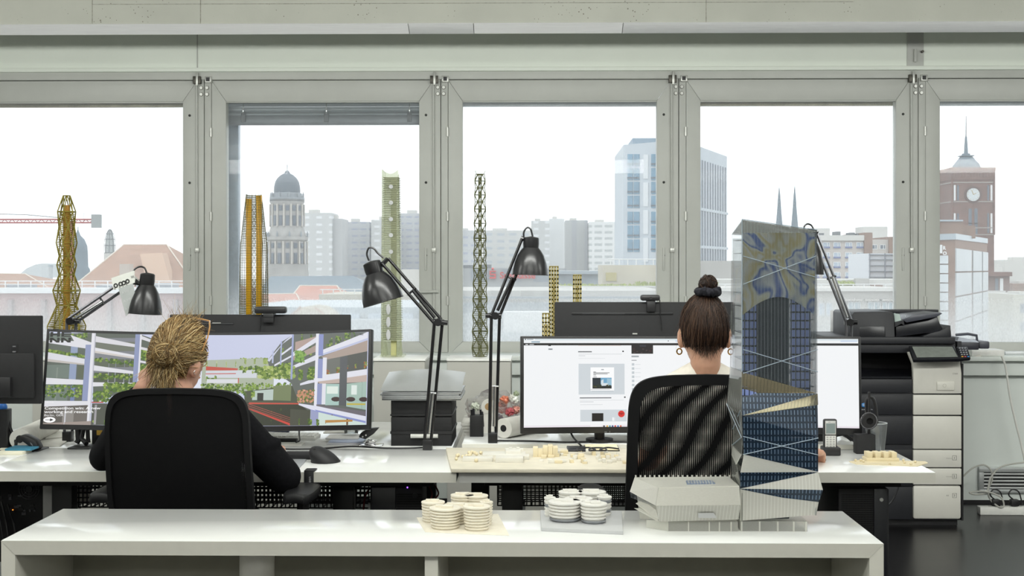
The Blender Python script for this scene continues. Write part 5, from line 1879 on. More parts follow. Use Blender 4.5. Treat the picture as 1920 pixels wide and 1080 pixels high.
def smooth(pts, n=6):
    out = []
    for i in range(len(pts) - 1):
        p0, p1, p2, p3 = pts[max(i - 1, 0)], pts[i], pts[i + 1], pts[min(i + 2, len(pts) - 1)]
        for k in range(n):
            t = k / n
            out.append(tuple(.5 * (2 * b + (c - a) * t + (2 * a - 5 * b + 4 * c - d) * t * t + (3 * b - a - 3 * c + d) * t ** 3) for a, b, c, d in zip(p0, p1, p2, p3)))
    out.append(tuple(pts[-1]))
    return out


YL = YDM - .02
arch_lamp('black spring-arm lamp beside the black drawer box, head tilted left', YL, (802, 841), (822, 604), (722, 489), (696, 489), (719, 566), 39,
          smooth([(692, 489), (688, 476), (692, 465), (701, 466), (709, 475), (720, 484)]))
arch_lamp('black spring-arm lamp between the green lattice model and browser monitor', YDM + .03, (924, 838), (929, 592), (986, 450), (996, 443), (994, 515), 34,
          smooth([(983, 449), (982, 436), (988, 427), (995, 430), (999, 444)]), zbase=ZF, gap=15, knob=-1)
lf = arch_lamp('black spring-arm lamp at the left with cards clipped to its arm', 4.82, (128, 842), (134, 602), (247, 524), (277, 511), (272, 588), 31,
               smooth([(249, 517), (253, 505), (263, 500), (272, 503), (276, 514)]), gap=13, rodm=mat('lamp_rod_grey', '#55555a', rough=.3, metal=.3))
arch_lamp('black spring-arm lamp standing right of the glass tower model', 4.95, (1590, 840), (1592, 604), (1526, 437), (1521, 428), (1520, 514), 24,
          smooth([(1528, 438), (1522, 424), (1514, 420), (1508, 424), (1507, 432)]), zbase=ZF, gap=12, rodm=mat('lamp_rod_steel', '#6b6c70', rough=.25, metal=.7))
# cards clipped to the left lamp
cd = thing('postcard', 'white postcard with black sketched figures on the left lamp arm', 'card', W(232, 530, 4.79))
Yc = 4.795
q = [W(208.5, 521.5, Yc), W(252, 507, Yc), W(253, 530, Yc), W(213, 544, Yc)]
obj('card', MB().prism(q, (0, .0012, 0)), mat('card_paper', '#d4d6d0', rough=.7), cd)
ink = mat('card_ink', '#2b2c2e', rough=.7)
fg = MB()
for cx_, cy_ in ((217, 537), (226, 534), (232, 532), (239, 529)):
    for k in range(3):
        a = random.uniform(0, 6)
        fg.ring([W(cx_ + (2.2 + k * .9) * math.cos(t * PI / 5), cy_ - 1.5 + (2.6 + k * .8) * math.sin(t * PI / 5), Yc - .001) for t in range(10)], .0007, 4)
    fg.tube([W(cx_ - 2, cy_ + 3, Yc - .001), W(cx_ - 1, cy_ + 6, Yc - .001)], .0012, 4)
obj('sketch', fg, ink, cd, kind='stuff')
letters('lettering', '5K', .012, W(246, 522, Yc - .0015), (1, 0, .3), (-.3, 0, 1), ink, cd)
vp = thing('visitor_passes', 'grey strip of printed passes hanging from the left lamp arm', 'pass', W(240, 560, 4.79))
q = [W(222, 541, Yc - .004), W(249, 531, Yc - .004), W(258, 574, Yc - .004), W(236, 593, Yc - .004)]
obj('sheet', MB().prism(q, (0, .001, 0)), mat('pass_grey', '#a9adac', rough=.6), vp)
wp = mat('pass_print', '#c9cccb', rough=.6)
for k in range(3):
    letters('lettering', 'A VIP', .013, W(229 + k * 3, 552 + k * 15, Yc - .0055), (1, 0, .35), (-.3, 0, 1), wp, vp)
rt_ = thing('route_tag', 'small white tag with a black arrow behind the left lamp joint', 'card', W(257, 530, 4.83))
obj('card', MB().prism([W(252, 517, 4.825), W(263, 526, 4.825), W(253, 537, 4.825)], (0, .001, 0)), mat('card_paper', '#d4d6d0'), rt_)
obj('arrow', MB().prism([W(254, 522, 4.824), W(259, 526, 4.824), W(254.5, 532, 4.824)], (0, .0005, 0)), ink, rt_)

# ------------------------------------------------------------------ printer
YR = 6.985
PW = mat('printer_white', '#d3d1c9', rough=.4, var=.015, nscale=20)
PK = mat('printer_black', '#1f2025', rough=.5, var=.08, nscale=60)
PK2 = mat('printer_black_gloss', '#1a1b20', rough=.3)
mf = thing('office_printer', 'large black and white office printer standing by the window wall', 'printer', (X(1690, YR), YR + .33, 0))
px = lambda *a: MB().pbx(*a)
dp = .60
obj('body', px(1560, 1800, 711, 975, YR + .015, dp), PK, mf, .004)
obj('foot', px(1600, 1795, 974, 985, YR + .04, dp - .1), M_black, mf)
for p0 in (1612, 1760):
    obj('caster', MB().cyl(W(p0, 978, YR + .08), W(p0 + 12, 978, YR + .08), .025, n=14), M_black, mf)
for y0, y1 in ((711, 737), (740, 778), (781, 833), (843, 872), (875, 911), (913, 974)):
    obj('front_drawer', px(1560, 1710.5, y0, y1, YR + .004, .02), PK, mf, .003)
# white front
wf = MB()
pts = [(1702, 660), (1711, 682), (1712.5, 700), (1712.5, 738), (1803, 738), (1803, 700), (1801, 683), (1799, 660)]
prof = [W(a, b, YR) for a, b in pts]
wf.prism(prof, (0, .03, 0))
wo = obj('front_cover', wf, PW, mf, .004)
obj('door_catch', px(1757, 1790, 716, 732, YR - .008, .009), mat('catch_white', '#d3d1c8', rough=.45), wo, .003)
obj('catch_ring', MB().ring([W(1771 + 3.2 * math.cos(k * PI / 8), 723 + 3.2 * math.sin(k * PI / 8), YR - .0085) for k in range(16)], .0008, 5), mat('ring_grey', '#a9a79f'), wo)
letters('lettering', 'C360i', .012, W(1786, 702, YR - .001), (1, 0, 0), (0, 0, 1), mat('print_grey', '#8a8983'), wo)
for i, (y0, y1) in enumerate(((740.5, 778), (780.5, 842), (844, 876.5), (878.5, 909), (911, 974))):
    d = obj('white_drawer', px(1712.5, 1803, y0, y1, YR, .03), PW, mf, .004 if i < 4 else .014)
    if i >= 2:
        n_ = str(i - 1)
        yy = (858.5, 893, 929)[i - 2]
        obj('tray_box', MB().ring([W(a, b, YR - .001) for a, b in ((1786, yy - 4), (1793.5, yy - 4), (1793.5, yy + 4), (1786, yy + 4))], .0009, 4), M_black, d)
        letters('tray_number', n_, .016, W(1788, yy + 2, YR - .001), (1, 0, 0), (0, 0, 1), M_black, d)
        letters('tray_lettering', 'A4' if i == 4 else 'Universal', .012 if i == 4 else .008, W(1774, yy + 1.5, YR - .001), (1, 0, 0), (0, 0, 1), mat('print_grey', '#8a8983'), d)
obj('side_trim', px(1803.2, 1806.5, 682, 976, YR + .002, .05), M_black, mf)
# paper output cavity
obj('output_cavity', px(1560, 1712, 645, 706, YR + .30, .02), mat('cavity_black', '#101013', rough=.7), mf)
obj('output_tray', MB().prism([W(1560, 706, YR + .02), W(1712, 706, YR + .02), W(1712, 690, YR + .35), W(1560, 684, YR + .35)], (0, .001, -.01)), PK2, mf)
obj('cavity_wall', px(1795, 1803, 640, 712, YR + .04, dp - .05), PK, mf)
obj('upper_body', px(1560, 1792, 643, 662, YR + .02, dp), PK, mf, .004)
obj('scanner_unit', px(1555, 1791.5, 632, 645, YR - .005, dp + .02), PK, mf, .005)
# document feeder
fd = MB()
fpts = [(1598, 644), (1598, 589), (1602, 585), (1670, 584), (1675, 587), (1677, 592), (1678, 632), (1790, 632), (1790, 640), (1790, 644)]
fd.prism([W(a, b, YR + .01) for a, b in fpts], (0, .45, 0))
fo = obj('document_feeder', fd, PK, mf, .004)
obj('feeder_hatch', MB().prism([W(a, b, YR + .008) for a, b in ((1612, 643), (1612, 616), (1615, 612), (1657, 612), (1660, 615), (1661, 643))], (0, .004, 0)), PK2, fo, .001)
obj('feeder_lip', MB().prism([W(a, b, YR + .03) for a, b in ((1676, 587), (1687, 589), (1690, 602), (1678, 604))], (0, .35, 0)), mat('feeder_clear', '#b9c9c4', rough=.3), fo)
obj('feeder_slot', MB().prism([W(a, b, YR + .02) for a, b in ((1678, 604), (1694, 600), (1696, 610), (1690, 607), (1678, 613))], (0, .38, 0)), PK, fo)
obj('feeder_tray', MB().prism([W(a, b, YR + .05) for a, b in ((1692, 599), (1712, 591), (1764, 586), (1767, 588), (1757, 594), (1700, 605))], (0, .34, 0)), mat('feeder_tray_grey', '#4a4c55', rough=.35), fo, .002)
for p0 in (1697, 1720):
    obj('paper_guide', px(p0, p0 + 4, 589 + (1720 - p0) * .15, 595, YR + .12, .01), mat('chrome', '#e8e8ea'), fo, .001)
obj('feeder_lid', px(1628, 1760, 580.5, 587, YR + .36, .06), PK, fo, .003)
obj('feeder_belly', MB().prism([W(a, b, YR + .04) for a, b in ((1680, 612), (1740, 601), (1758, 594), (1762, 606), (1768, 617), (1750, 624), (1735, 625), (1680, 632))], (0, .36, 0)), PK2, fo, .003)
obj('exit_wing', MB().prism([W(a, b, YR + .02) for a, b in ((1728, 632), (1745, 625), (1764, 620), (1782, 610), (1784, 632))], (0, .38, 0)), PK, fo, .002)
# finisher at the right
fi = obj('finisher', px(1796, 1836, 642, 656, YR + .16, .36), mat('finisher_dark', '#33343c', rough=.45), mf, .006)
obj('finisher_end', px(1836, 1856, 640, 654, YR + .24, .25), mat('finisher_grey', '#4a4c55', rough=.4), fi, .008)
obj('finisher_wing', MB().tube([W(1792, 628, YR + .3), W(1815, 626, YR + .3), W(1831, 629, YR + .3), W(1832, 640, YR + .3)], .008, 8), mat('finisher_grey', '#4a4c55'), fi)
obj('paper_sheets', MB().prism([W(a, b, YR + .2) for a, b in ((1794, 642), (1798, 632), (1830, 638), (1836, 642))], (0, .25, 0)), mat('paper_blueish', '#c6ccd8', rough=.7), fi)
# operating panel, tilted
pn = MB()
c4 = [(1704, 648), (1789, 648), (1801, 672.5), (1713, 674)]
pn.prism([W(c4[0][0], c4[0][1], YR - .02), W(c4[1][0], c4[1][1], YR - .02), W(c4[2][0], c4[2][1], YR - .10), W(c4[3][0], c4[3][1], YR - .10)], (0, .01, -.018))
po = obj('control_panel', pn, PK2, mf, .004)
e = Vector((0, -.002, .0008))
obj('panel_screen', MB().poly([W(1710, 650, YR - .024) + e, W(1785, 650, YR - .024) + e, W(1796, 669.5, YR - .091) + e, W(1719, 670.5, YR - .091) + e]), mat('panel_lcd', '#6f746e', rough=.25, emit='#8d928c', estr=.12, var=.12, nscale=40), po)
kp = MB()
kp.prism([W(1793, 650, YR - .02), W(1814, 650, YR - .02), W(1820, 671, YR - .09), W(1800, 672.5, YR - .10)], (0, .01, -.016))
ko = obj('keypad', kp, PK2, mf, .003)
for rr in range(4):
    for cc in range(3):
        obj('key', MB().box(W(1799 + cc * 5 + rr * 1.3, 653.5 + rr * 4.0, YR - .035 - rr * .016) + Vector((0, -.004, .003)), (.009, .004, .006)), mat('key_grey', '#8d8f96', rough=.4), ko, smooth=0)
for cc, co in enumerate(('#d9a23a', '#c65a6a', '#3a8fd0')):
    obj('key', MB().box(W(1804 + cc * 5.5, 669.5, YR - .088) + Vector((0, -.004, .003)), (.010, .004, .005)), mat('key_' + co[1:], co, rough=.4), ko, smooth=0)
# maker's badge
bd = W(1620, 759.5, YR - .001)
em = obj('badge_emblem', MB().ell(bd, (.0155, .002, .0115)), mat('badge_blue', '#2f7fc4', rough=.4), mf)
for dz in (-.004, 0, .004):
    obj('badge_line', MB().box(bd + Vector((0, -.0022, dz)), (.02 - abs(dz), .001, .0012)), M_white_o, em)
letters('badge_lettering', 'KONICA MINOLTA', .0092, W(1609, 769, YR), (1, 0, 0), (0, 0, 1), mat('badge_letters', '#c9cdd3'), mf)
obj('blue_sticker', px(1608, 1614, 777, 812, YR - .001, .001), mat('sticker_blue', '#2a77b8', rough=.5), mf)
# white paper tray box behind the feeder, left
wb_ = thing('paper_rack', 'white upright panel on the sill behind the printer feeder', 'panel', (X(1578, 7.65), 7.65, zs))
obj('panel', px(1558, 1598, 582, 640, 7.64, .02), mat('rack_white', '#e3e4e6', rough=.5), wb_, .003)
obj('base', MB().bx(X(1556, 7.64), X(1602, 7.64), 7.6, 7.75, zs, Z(640, 7.64)), mat('rack_white', '#e3e4e6'), wb_, .003)
# ------------------------------------------------------------------ tower models on the cabinets
def zig_tower(r, cx, cy, levels, n, rod, m, rings=None, ring_r=.0012, mring=None, phase=0.):
    """lattice of struts between levels (z, radius), each level turned half a step against the last"""
    nodes = []
    for k, (z, R) in enumerate(levels):
        ph = phase + (PI / n if k % 2 else 0)
        nodes.append([Vector((cx + R * math.cos(ph + 2 * PI * i / n), cy + R * math.sin(ph + 2 * PI * i / n), z)) for i in range(n)])
    mb = MB()
    for k in range(len(levels) - 1):
        for i in range(n):
            a = nodes[k][i]
            js = (i, (i - 1) % n) if k % 2 == 0 else (i, (i + 1) % n)
            for j in js:
                mb.cyl(a, nodes[k + 1][j], rod, n=5)
    for k in range(len(levels)):
        for i in range(n):
            mb.cyl(nodes[k][i], nodes[k][(i + 1) % n], rod * .8, n=5)
    obj('lattice', mb, m, r, kind='stuff')
    if rings:
        fl = MB()
        z = levels[0][0]
        zt = rings[1]
        while z < zt:
            for k in range(len(levels) - 1):
                if levels[k][0] <= z <= levels[k + 1][0]:
                    t = (z - levels[k][0]) / (levels[k + 1][0] - levels[k][0])
                    R = (levels[k][1] + (levels[k + 1][1] - levels[k][1]) * t) * .93
                    fl.ring([(cx + R * math.cos(a * 2 * PI / 16), cy + R * math.sin(a * 2 * PI / 16), z) for a in range(16)], ring_r, 4)
                    fl.cyl((cx - R, cy, z), (cx + R, cy, z), ring_r * .8, n=4)
                    break
            z += rings[0]
        obj('floor_rings', fl, mring or m, r, kind='stuff')


YM = 6.74
s = S(YM)
zz = lambda py: Z(py, YM)
zc0 = ZCAB
# 1 brown lattice
r = thing('tower_model', 'brown twisted lattice tower model at the left window', 'model', (X(125, YM), YM, zc0), 'tower models in front of the windows')
m_br = mat('model_brown', '#8a7f33', rough=.5, var=.1, nscale=60)
cx = X(125, YM)
lv = [(zc0, 30), (zz(612), 35), (zz(573), 19), (zz(545), 25), (zz(515), 14.5), (zz(497), 18), (zz(480), 14.5), (zz(455), 19), (zz(425), 15), (zz(396), 16.5), (zz(366), 6.5)]
zig_tower(r, cx, YM, [(z, R * s) for z, R in lv], 6, .003, m_br, (3.4 * s, zz(397)), .0015)
obj('core', MB().cyl((cx, YM, zc0), (cx, YM, zz(384)), 6.5 * s, n=14), mat('model_core_amber', '#b8862a', rough=.5, var=.15, nscale=12), r)
# 2 yellow tower
r = thing('tower_model', 'yellow tower model with a fine floor grid behind the blond person', 'model', (X(476, YM), YM, zc0), 'tower models in front of the windows')
cx = X(476, YM)
prof = [(zc0, 26), (zz(590), 25.5), (zz(520), 25), (zz(460), 23.5), (zz(400), 17.5), (zz(364), 13.5)]


def pr_at(z):
    for (za, ra), (zb, rb) in zip(prof, prof[1:]):
        if za <= z <= zb:
            return (ra + (rb - ra) * (z - za) / (zb - za)) * s
    return prof[-1][1] * s


def rsq(R, k, n=20):
    a = 2 * PI * k / n
    c_, s_ = math.cos(a), math.sin(a)
    return Vector((math.copysign(abs(c_) ** .6, c_) * R, math.copysign(abs(s_) ** .6, s_) * R, 0))


fl = MB()
z = zc0 + .005
while z < zz(365):
    R = pr_at(z)
    fl.ring([Vector((cx, YM, z)) + rsq(R, k) for k in range(20)], .0011, 4)
    fl.bx(cx - R, cx + R, YM - .001, YM + .001, z - .0008, z + .0008)
    z += 3.2 * s
m_ol = mat('model_olive', '#55521f', rough=.6)
obj('floor_rings', fl, m_ol, r, kind='stuff')
co = MB()
for k in range(20):
    co.tube([Vector((cx, YM, z_)) + rsq(R_ * s, k) for z_, R_ in prof], .0012, 4)
obj('columns', co, m_ol, r, kind='stuff')
m_ye = mat('model_yellow', '#d9a300', rough=.35, var=.1, nscale=15, emit='#d9a300', estr=0)
for p0, p1, pt in ((462, 472, 372), (481, 491, 366)):
    obj('core', MB().bx(X(p0, YM), X(p1, YM), YM - .012, YM + .012, zc0, zz(pt)), m_ye, r, .001)
xb_ = MB()
z = zc0
while z < zz(385):
    xb_.cyl((X(473, YM), YM, z), (X(480, YM), YM, z + 12 * s), .001, n=4).cyl((X(480, YM), YM, z), (X(473, YM), YM, z + 12 * s), .001, n=4)
    z += 12 * s
obj('bracing', xb_, m_ol, r, kind='stuff')
# 3 pale green tower
r = thing('tower_model', 'pale green acrylic tower model with round openings beside the left lamp', 'model', (X(733, YM), YM, zc0), 'tower models in front of the windows')


def frost(name, col, alpha, rough=.3):
    if name in _M:
        return _M[name]
    m = bpy.data.materials.new(name)
    m.use_nodes = True
    N, L = m.node_tree.nodes, m.node_tree.links
    N.clear()
    o = N.new('ShaderNodeOutputMaterial')
    d = N.new('ShaderNodeBsdfPrincipled')
    d.inputs['Base Color'].default_value = lin(col) + (1,)
    d.inputs['Roughness'].default_value = rough
    tl = N.new('ShaderNodeBsdfTranslucent')
    tl.inputs['Color'].default_value = lin(col) + (1,)
    t = N.new('ShaderNodeBsdfTransparent')
    t.inputs['Color'].default_value = tuple(.86 + .14 * x for x in lin(col)) + (1,)
    nz = N.new('ShaderNodeTexNoise')
    nz.inputs['Scale'].default_value = 30
    m1 = N.new('ShaderNodeMixShader')
    m1.inputs[0].default_value = .5
    L.new(d.outputs[0], m1.inputs[1]); L.new(tl.outputs[0], m1.inputs[2])
    m2 = N.new('ShaderNodeMixShader')
    mr = N.new('ShaderNodeMapRange')
    mr.inputs['To Min'].default_value = alpha - .06
    mr.inputs['To Max'].default_value = alpha + .06
    L.new(nz.outputs['Fac'], mr.inputs['Value'])
    L.new(mr.outputs[0], m2.inputs[0])
    L.new(t.outputs[0], m2.inputs[1]); L.new(m1.outputs[0], m2.inputs[2])
    L.new(m2.outputs[0], o.inputs['Surface'])
    _M[name] = m
    return m


m_gr = frost('acrylic_green', '#e2e6d0', .24)
m_gr2 = frost('acrylic_green_dark', '#d9deba', .28)


def crown(x0, x1, y0, dip, Y0, pb, x0b, x1b, n=10):
    """panel with a hollow top edge"""
    top = [(x0 + (x1 - x0) * i / n, y0 + dip * math.sin(PI * i / n)) for i in range(n + 1)]
    return [W(a, b, Y0) for a, b in top] + [W(x1b, pb, Y0), W(x0b, pb, Y0)]


def floor_lines(r, p0, p1, y0, y1, Y, m, pit=3.4):
    f = MB()
    y = y0
    while y < y1:
        t = (y - y0) / (y1 - y0)
        a, b = p0[0] + (p0[1] - p0[0]) * t, p1[0] + (p1[1] - p1[0]) * t
        f.bx(X(a, Y), X(b, Y), Y, Y + .12, Z(y, Y) - .0007, Z(y, Y) + .0007)
        y += pit
    obj('floors', f, m, r, kind='stuff', smooth=0)


obj('front_panel', MB().prism(crown(722, 745.5, 307, 8, YM - .02, 640, 718, 752), (0, .003, 0)), m_gr, r)
obj('back_panel', MB().prism(crown(716, 748, 317, 9, YM + .1, 668, 714, 753), (0, .003, 0)), m_gr2, r)
obj('side_panel', MB().prism([W(716, 317, YM + .1), W(722, 323, YM - .02), W(718, 668, YM - .02), W(714, 668, YM + .1)], (.002, 0, 0)), m_gr2, r)
obj('side_panel', MB().prism([W(748, 326, YM + .1), W(745.5, 330, YM - .02), W(752, 668, YM - .02), W(753, 668, YM + .1)], (.002, 0, 0)), m_gr2, r)
floor_lines(r, (717, 715), (747, 752), 332, 640, YM - .015, mat('floor_olive', '#d3d6b4', rough=.5))
obj('core', MB().pbx(733, 743, 335, 668, YM + .02, .03), mat('core_olive', '#c2c08a', rough=.5), r)
for py in (350, 380, 411, 441, 472):
    obj('opening', MB().cyl(W(733, py, YM - .026), W(733, py, YM - .021), 4 * s, n=16), M_white_o, r)
for py in (580, 604, 628):
    c_ = W(728, py, YM - .026)
    obj('opening', MB().ell(c_, (4 * s, .003, 10 * s)), M_white_o, r)
for x_ in (719, 747):
    ft = MB()
    ft.prism([W(x_ - 4, 668, YM - .02), W(x_ - 3, 648, YM - .02), W(x_, 641, YM - .02), W(x_ + 3, 648, YM - .02), W(x_ + 5, 668, YM - .02), W(x_ + 2, 668, YM - .02), W(x_, 650, YM - .02), W(x_ - 1.5, 668, YM - .02)], (0, .1, 0))
    obj('foot_arch', ft, m_gr, r)
obj('base', MB().pbx(712, 756, 666.5, 671, YM - .04, .16), m_gr, r)
# 4 slim lattice
r = thing('tower_model', 'slim dark hexagonal lattice tower model at the third window', 'model', (X(900, YM), YM, zc0), 'tower models in front of the windows')
cx = X(900, YM)
lv = []
py = 668
k = 0
while py > 322:
    t = (668 - py) / 346
    w = 17.5 - 6.5 * t
    lv.append((zz(py), (w if k % 2 else w * .74) * s))
    py -= 15.7 - 3 * t
    k += 1
m_lt = mat('model_dark_olive', '#5f6137', rough=.5, var=.15, nscale=10)
zig_tower(r, cx, YM, lv, 6, .0019, m_lt, (3.5 * s, zz(430)), .0007)
for dx in (-2.6, 0, 2.6):
    obj('core_post', MB().cyl((cx + dx * s, YM, zc0), (cx + dx * s, YM, zz(328)), .9 * s, n=8), m_lt, r)
obj('crown', MB().tube([W(891, 320, YM), W(894, 328, YM), W(906, 328, YM), W(910, 320, YM)], .0018, 5), m_lt, r)
# small wooden ones on the hidden cabinet
m_wd = mat('model_plywood', '#b3a467', rough=.6, var=.12, nscale=40)


def perf_tower(label, p0, p1, y0, y1, Y, cols, rows, taper=0.):
    r = thing('tower_model', label, 'model', (X((p0 + p1) / 2, Y), Y, zc0), 'tower models in front of the windows')
    x0, x1 = X(p0, Y), X(p1, Y)
    w = x1 - x0
    za, zb = zc0, Z(y0, Y)
    g = MB()
    for i in range(cols + 1):
        xx = x0 + w * i / cols
        g.bx(xx - .004, xx + .004, Y, Y + .006, za, zb)
    for j in range(rows + 1):
        z_ = za + (zb - za) * j / rows
        g.bx(x0 - .004, x1 + .004, Y, Y + .006, z_ - .004, z_ + .004)
    obj('front_lattice', g, m_wd, r, kind='stuff', smooth=0)
    g2 = MB()
    for i in range(cols + 1):
        xx = x0 + w * i / cols
        g2.bx(xx - .004, xx + .004, Y + w, Y + w + .006, za, zb)
    obj('back_lattice', g2, m_wd, r, kind='stuff', smooth=0)
    obj('core', MB().bx(x0 + w * .2, x1 - w * .2, Y + w * .3, Y + w * .7, za, zb - 20 * s), m_wd, r)
    return r


perf_tower('plywood lattice tower model just left of the rear browser-side monitor', 1031, 1046, 500, 672, YM, 3, 22)
perf_tower('short pale plywood tower model peeking above the rear monitor', 1076, 1089, 516, 672, YM, 3, 18)
perf_tower('lowest plywood tower model between lamp and rear monitor', 1018, 1029, 588, 672, YM - .05, 2, 10)

# ------------------------------------------------------------------ glass tower model on the shelf table
def film(name, base, stripe, per, duty, rough, metal, alpha, bump=0., fl=None, salpha=None):
    """facade film: fine vertical fins over a reflecting sheet"""
    if name in _M:
        return _M[name]
    m = bpy.data.materials.new(name)
    m.use_nodes = True
    N, L = m.node_tree.nodes, m.node_tree.links
    b = N['Principled BSDF']
    b.inputs['Roughness'].default_value = rough
    b.inputs['Metallic'].default_value = metal
    tc = N.new('ShaderNodeTexCoord')
    sp = N.new('ShaderNodeSeparateXYZ')
    L.new(tc.outputs['Object'], sp.inputs[0])

    def st(ax, per_, d):
        a = N.new('ShaderNodeMath'); a.operation = 'MULTIPLY_ADD'
        a.inputs[1].default_value = 1 / per_; a.inputs[2].default_value = 30.2
        L.new(sp.outputs[ax], a.inputs[0])
        f = N.new('ShaderNodeMath'); f.operation = 'FRACT'
        L.new(a.outputs[0], f.inputs[0])
        g = N.new('ShaderNodeMath'); g.operation = 'LESS_THAN'; g.inputs[1].default_value = d
        L.new(f.outputs[0], g.inputs[0])
        return g.outputs[0]
    fac = st('X', per, duty)
    mx = N.new('ShaderNodeMixRGB')
    mx.inputs[1].default_value = lin(base) + (1,)
    mx.inputs[2].default_value = lin(stripe) + (1,)
    L.new(fac, mx.inputs[0])
    colr = mx.outputs[0]
    if fl:
        m2 = N.new('ShaderNodeMixRGB')
        m2.inputs[2].default_value = lin(fl[0]) + (1,)
        L.new(st('Z', fl[1], fl[2]), m2.inputs[0])
        L.new(colr, m2.inputs[1])
        colr = m2.outputs[0]
    L.new(colr, b.inputs['Base Color'])
    if salpha is not None:
        ma = N.new('ShaderNodeMapRange')
        ma.inputs['To Min'].default_value = alpha
        ma.inputs['To Max'].default_value = salpha
        L.new(fac, ma.inputs['Value'])
        L.new(ma.outputs[0], b.inputs['Alpha'])
    else:
        b.inputs['Alpha'].default_value = alpha
    if bump:
        nz = N.new('ShaderNodeTexNoise')
        nz.inputs['Scale'].default_value = 6
        nz.inputs['Detail'].default_value = 0
        L.new(tc.outputs['Object'], nz.inputs['Vector'])
        bp = N.new('ShaderNodeBump')
        bp.inputs['Strength'].default_value = bump
        bp.inputs['Distance'].default_value = .03
        L.new(nz.outputs['Fac'], bp.inputs['Height'])
        L.new(bp.outputs['Normal'], b.inputs['Normal'])
    _M[name] = m
    return m


M_navy = film('film_navy', '#1d3147', '#7f93a6', .0084, .16, .25, .2, .93, .1, ('#1a2a3c', .016, .3))
M_mir = film('film_mirror', '#737c84', '#a9b3bd', .0084, .12, .05, .9, .28, .4, None, .5)
M_warm = film('film_warm_reflection', '#eee2bf', '#a9a595', .0084, .12, .1, .7, .8, .5)  # cream tint: warm reflections put into the facets' colour
M_greyf = film('film_grey', '#cfcec6', '#e6e6e0', .0084, .15, .4, .1, .82, .1)
M_frost = frost('acrylic_frost', '#f4f4ee', .75)
M_frost2 = frost('acrylic_frost_clear', '#f0f0ea', .45)
M_clear = thin_glass('acrylic_clear', tint=(.97, .98, .97), refl=.8, dust_haze=.22, dust_col='#e9eae4')
M_line = mat('scored_line', '#a9b8c6', rough=.4)
Yt = 3.175
tw = thing('glass_tower_model', 'tall blue mirrored glass tower model with folded facade on the shelf table', 'model', (X(1460, Yt), Yt + .08, ZT))


def PT(px_, py_, dy=0.):
    p = W(px_, py_, Yt)
    return Vector((p.x, Yt + dy, p.z))


def facet(nm, pts, m, th_=.0025, par=tw):
    return obj(nm, MB().prism([PT(*q) for q in pts], (0, th_, 0)), m, par, smooth=0)


IN, OUT = .018, -.012
facet('upper_facade', [(1391, 411), (1532, 431), (1533, 737), (1391, 697)], M_mir)
facet('facet', [(1391, 697.5), (1533, 737.5), (1391, 737.5, IN)], M_warm)
facet('facet', [(1391, 738, IN), (1533, 738), (1392, 779)], M_navy)
facet('facet', [(1392, 779), (1533, 738), (1537, 760, IN), (1535, 762, IN)], M_warm)
facet('facet', [(1392, 780), (1536, 761, IN), (1534, 820), (1393, 820)], M_navy)
facet('facet', [(1393, 820.5), (1534, 820.5), (1534, 884.5), (1395, 852)], M_navy)
facet('facet', [(1395, 852.5), (1534, 885, 0), (1387, 884.5, OUT)], M_frost)
facet('facet', [(1386, 885, OUT), (1534, 885.5, 0), (1388, 916)], M_navy)
facet('facet', [(1388, 916.3), (1534, 886), (1541, 917, OUT)], M_greyf)
facet('facet', [(1388, 916.8), (1541, 917.5, OUT), (1535, 941), (1468, 933)], M_navy)
facet('facet', [(1388, 917.5), (1468, 933.4), (1535, 941.5), (1532, 967, .01), (1389, 978, .01)], M_greyf)
# scored bracing lines
for a, b in (((1393, 700), (1533, 655)), ((1393, 655), (1533, 697)), ((1393, 818), (1534, 853)), ((1393, 852), (1534, 821)), ((1393, 533), (1530, 480)), ((1393, 480), (1530, 520)), ((1391, 411), (1532, 431)), ((1391, 411), (1391, 697))):
    obj('brace_line', MB().cyl(PT(*a, -.002), PT(*b, -.002), .0011, n=5), M_line, tw)
# left flank, folded
DB = .165
fl_pts = [(411, 0, 0), (697, 0, -.004), (770, -.006, -.012), (820, .0, .004), (852, -.004, .002), (871, -.03, 0), (916, 0, 0), (978, 0, 0)]


def LF(i, back):
    py_, dx, dxb = fl_pts[i]
    p = PT(1391, py_)
    return p + Vector((dxb, DB, -.03 if i == 0 else 0)) if back else p + Vector((dx * .5, .001, 0))


for i in range(len(fl_pts) - 1):
    nm = 'flank'
    mtl = M_mir if i == 0 else (M_clear if i < 4 else M_frost if i == 4 else M_clear)
    obj(nm, MB().prism([LF(i, 0), LF(i, 1), LF(i + 1, 1), LF(i + 1, 0)], (.0022, 0, 0)), mtl, tw, smooth=0)
for a, b in ((2, 3), (3, 2), (3, 4)):
    obj('brace_line', MB().cyl(LF(a, 0) + Vector((-.001, 0, 0)), LF(b, 1) + Vector((-.001, 0, 0)), .001, n=5), M_line, tw)
# right flank and back
pr0, pr1 = PT(1532, 431), PT(1532, 967)
obj('flank', MB().bx(pr0.x - .003, pr0.x - .0005, Yt + .004, Yt + DB, pr1.z, pr0.z - .004), M_mir, tw, smooth=0)
obj('back_facade', MB().bx(PT(1391, 0).x + .003, pr0.x - .004, Yt + DB - .003, Yt + DB, PT(0, 940).z, PT(0, 445).z), M_clear, tw, smooth=0)
obj('roof', MB().prism([PT(1392, 412.5), PT(1531, 432.5), PT(1531, 432.5) + Vector((0, DB, -.012)), PT(1392, 412.5) + Vector((0, DB, -.03))], (0, 0, -.0025)), M_clear, tw, smooth=0)
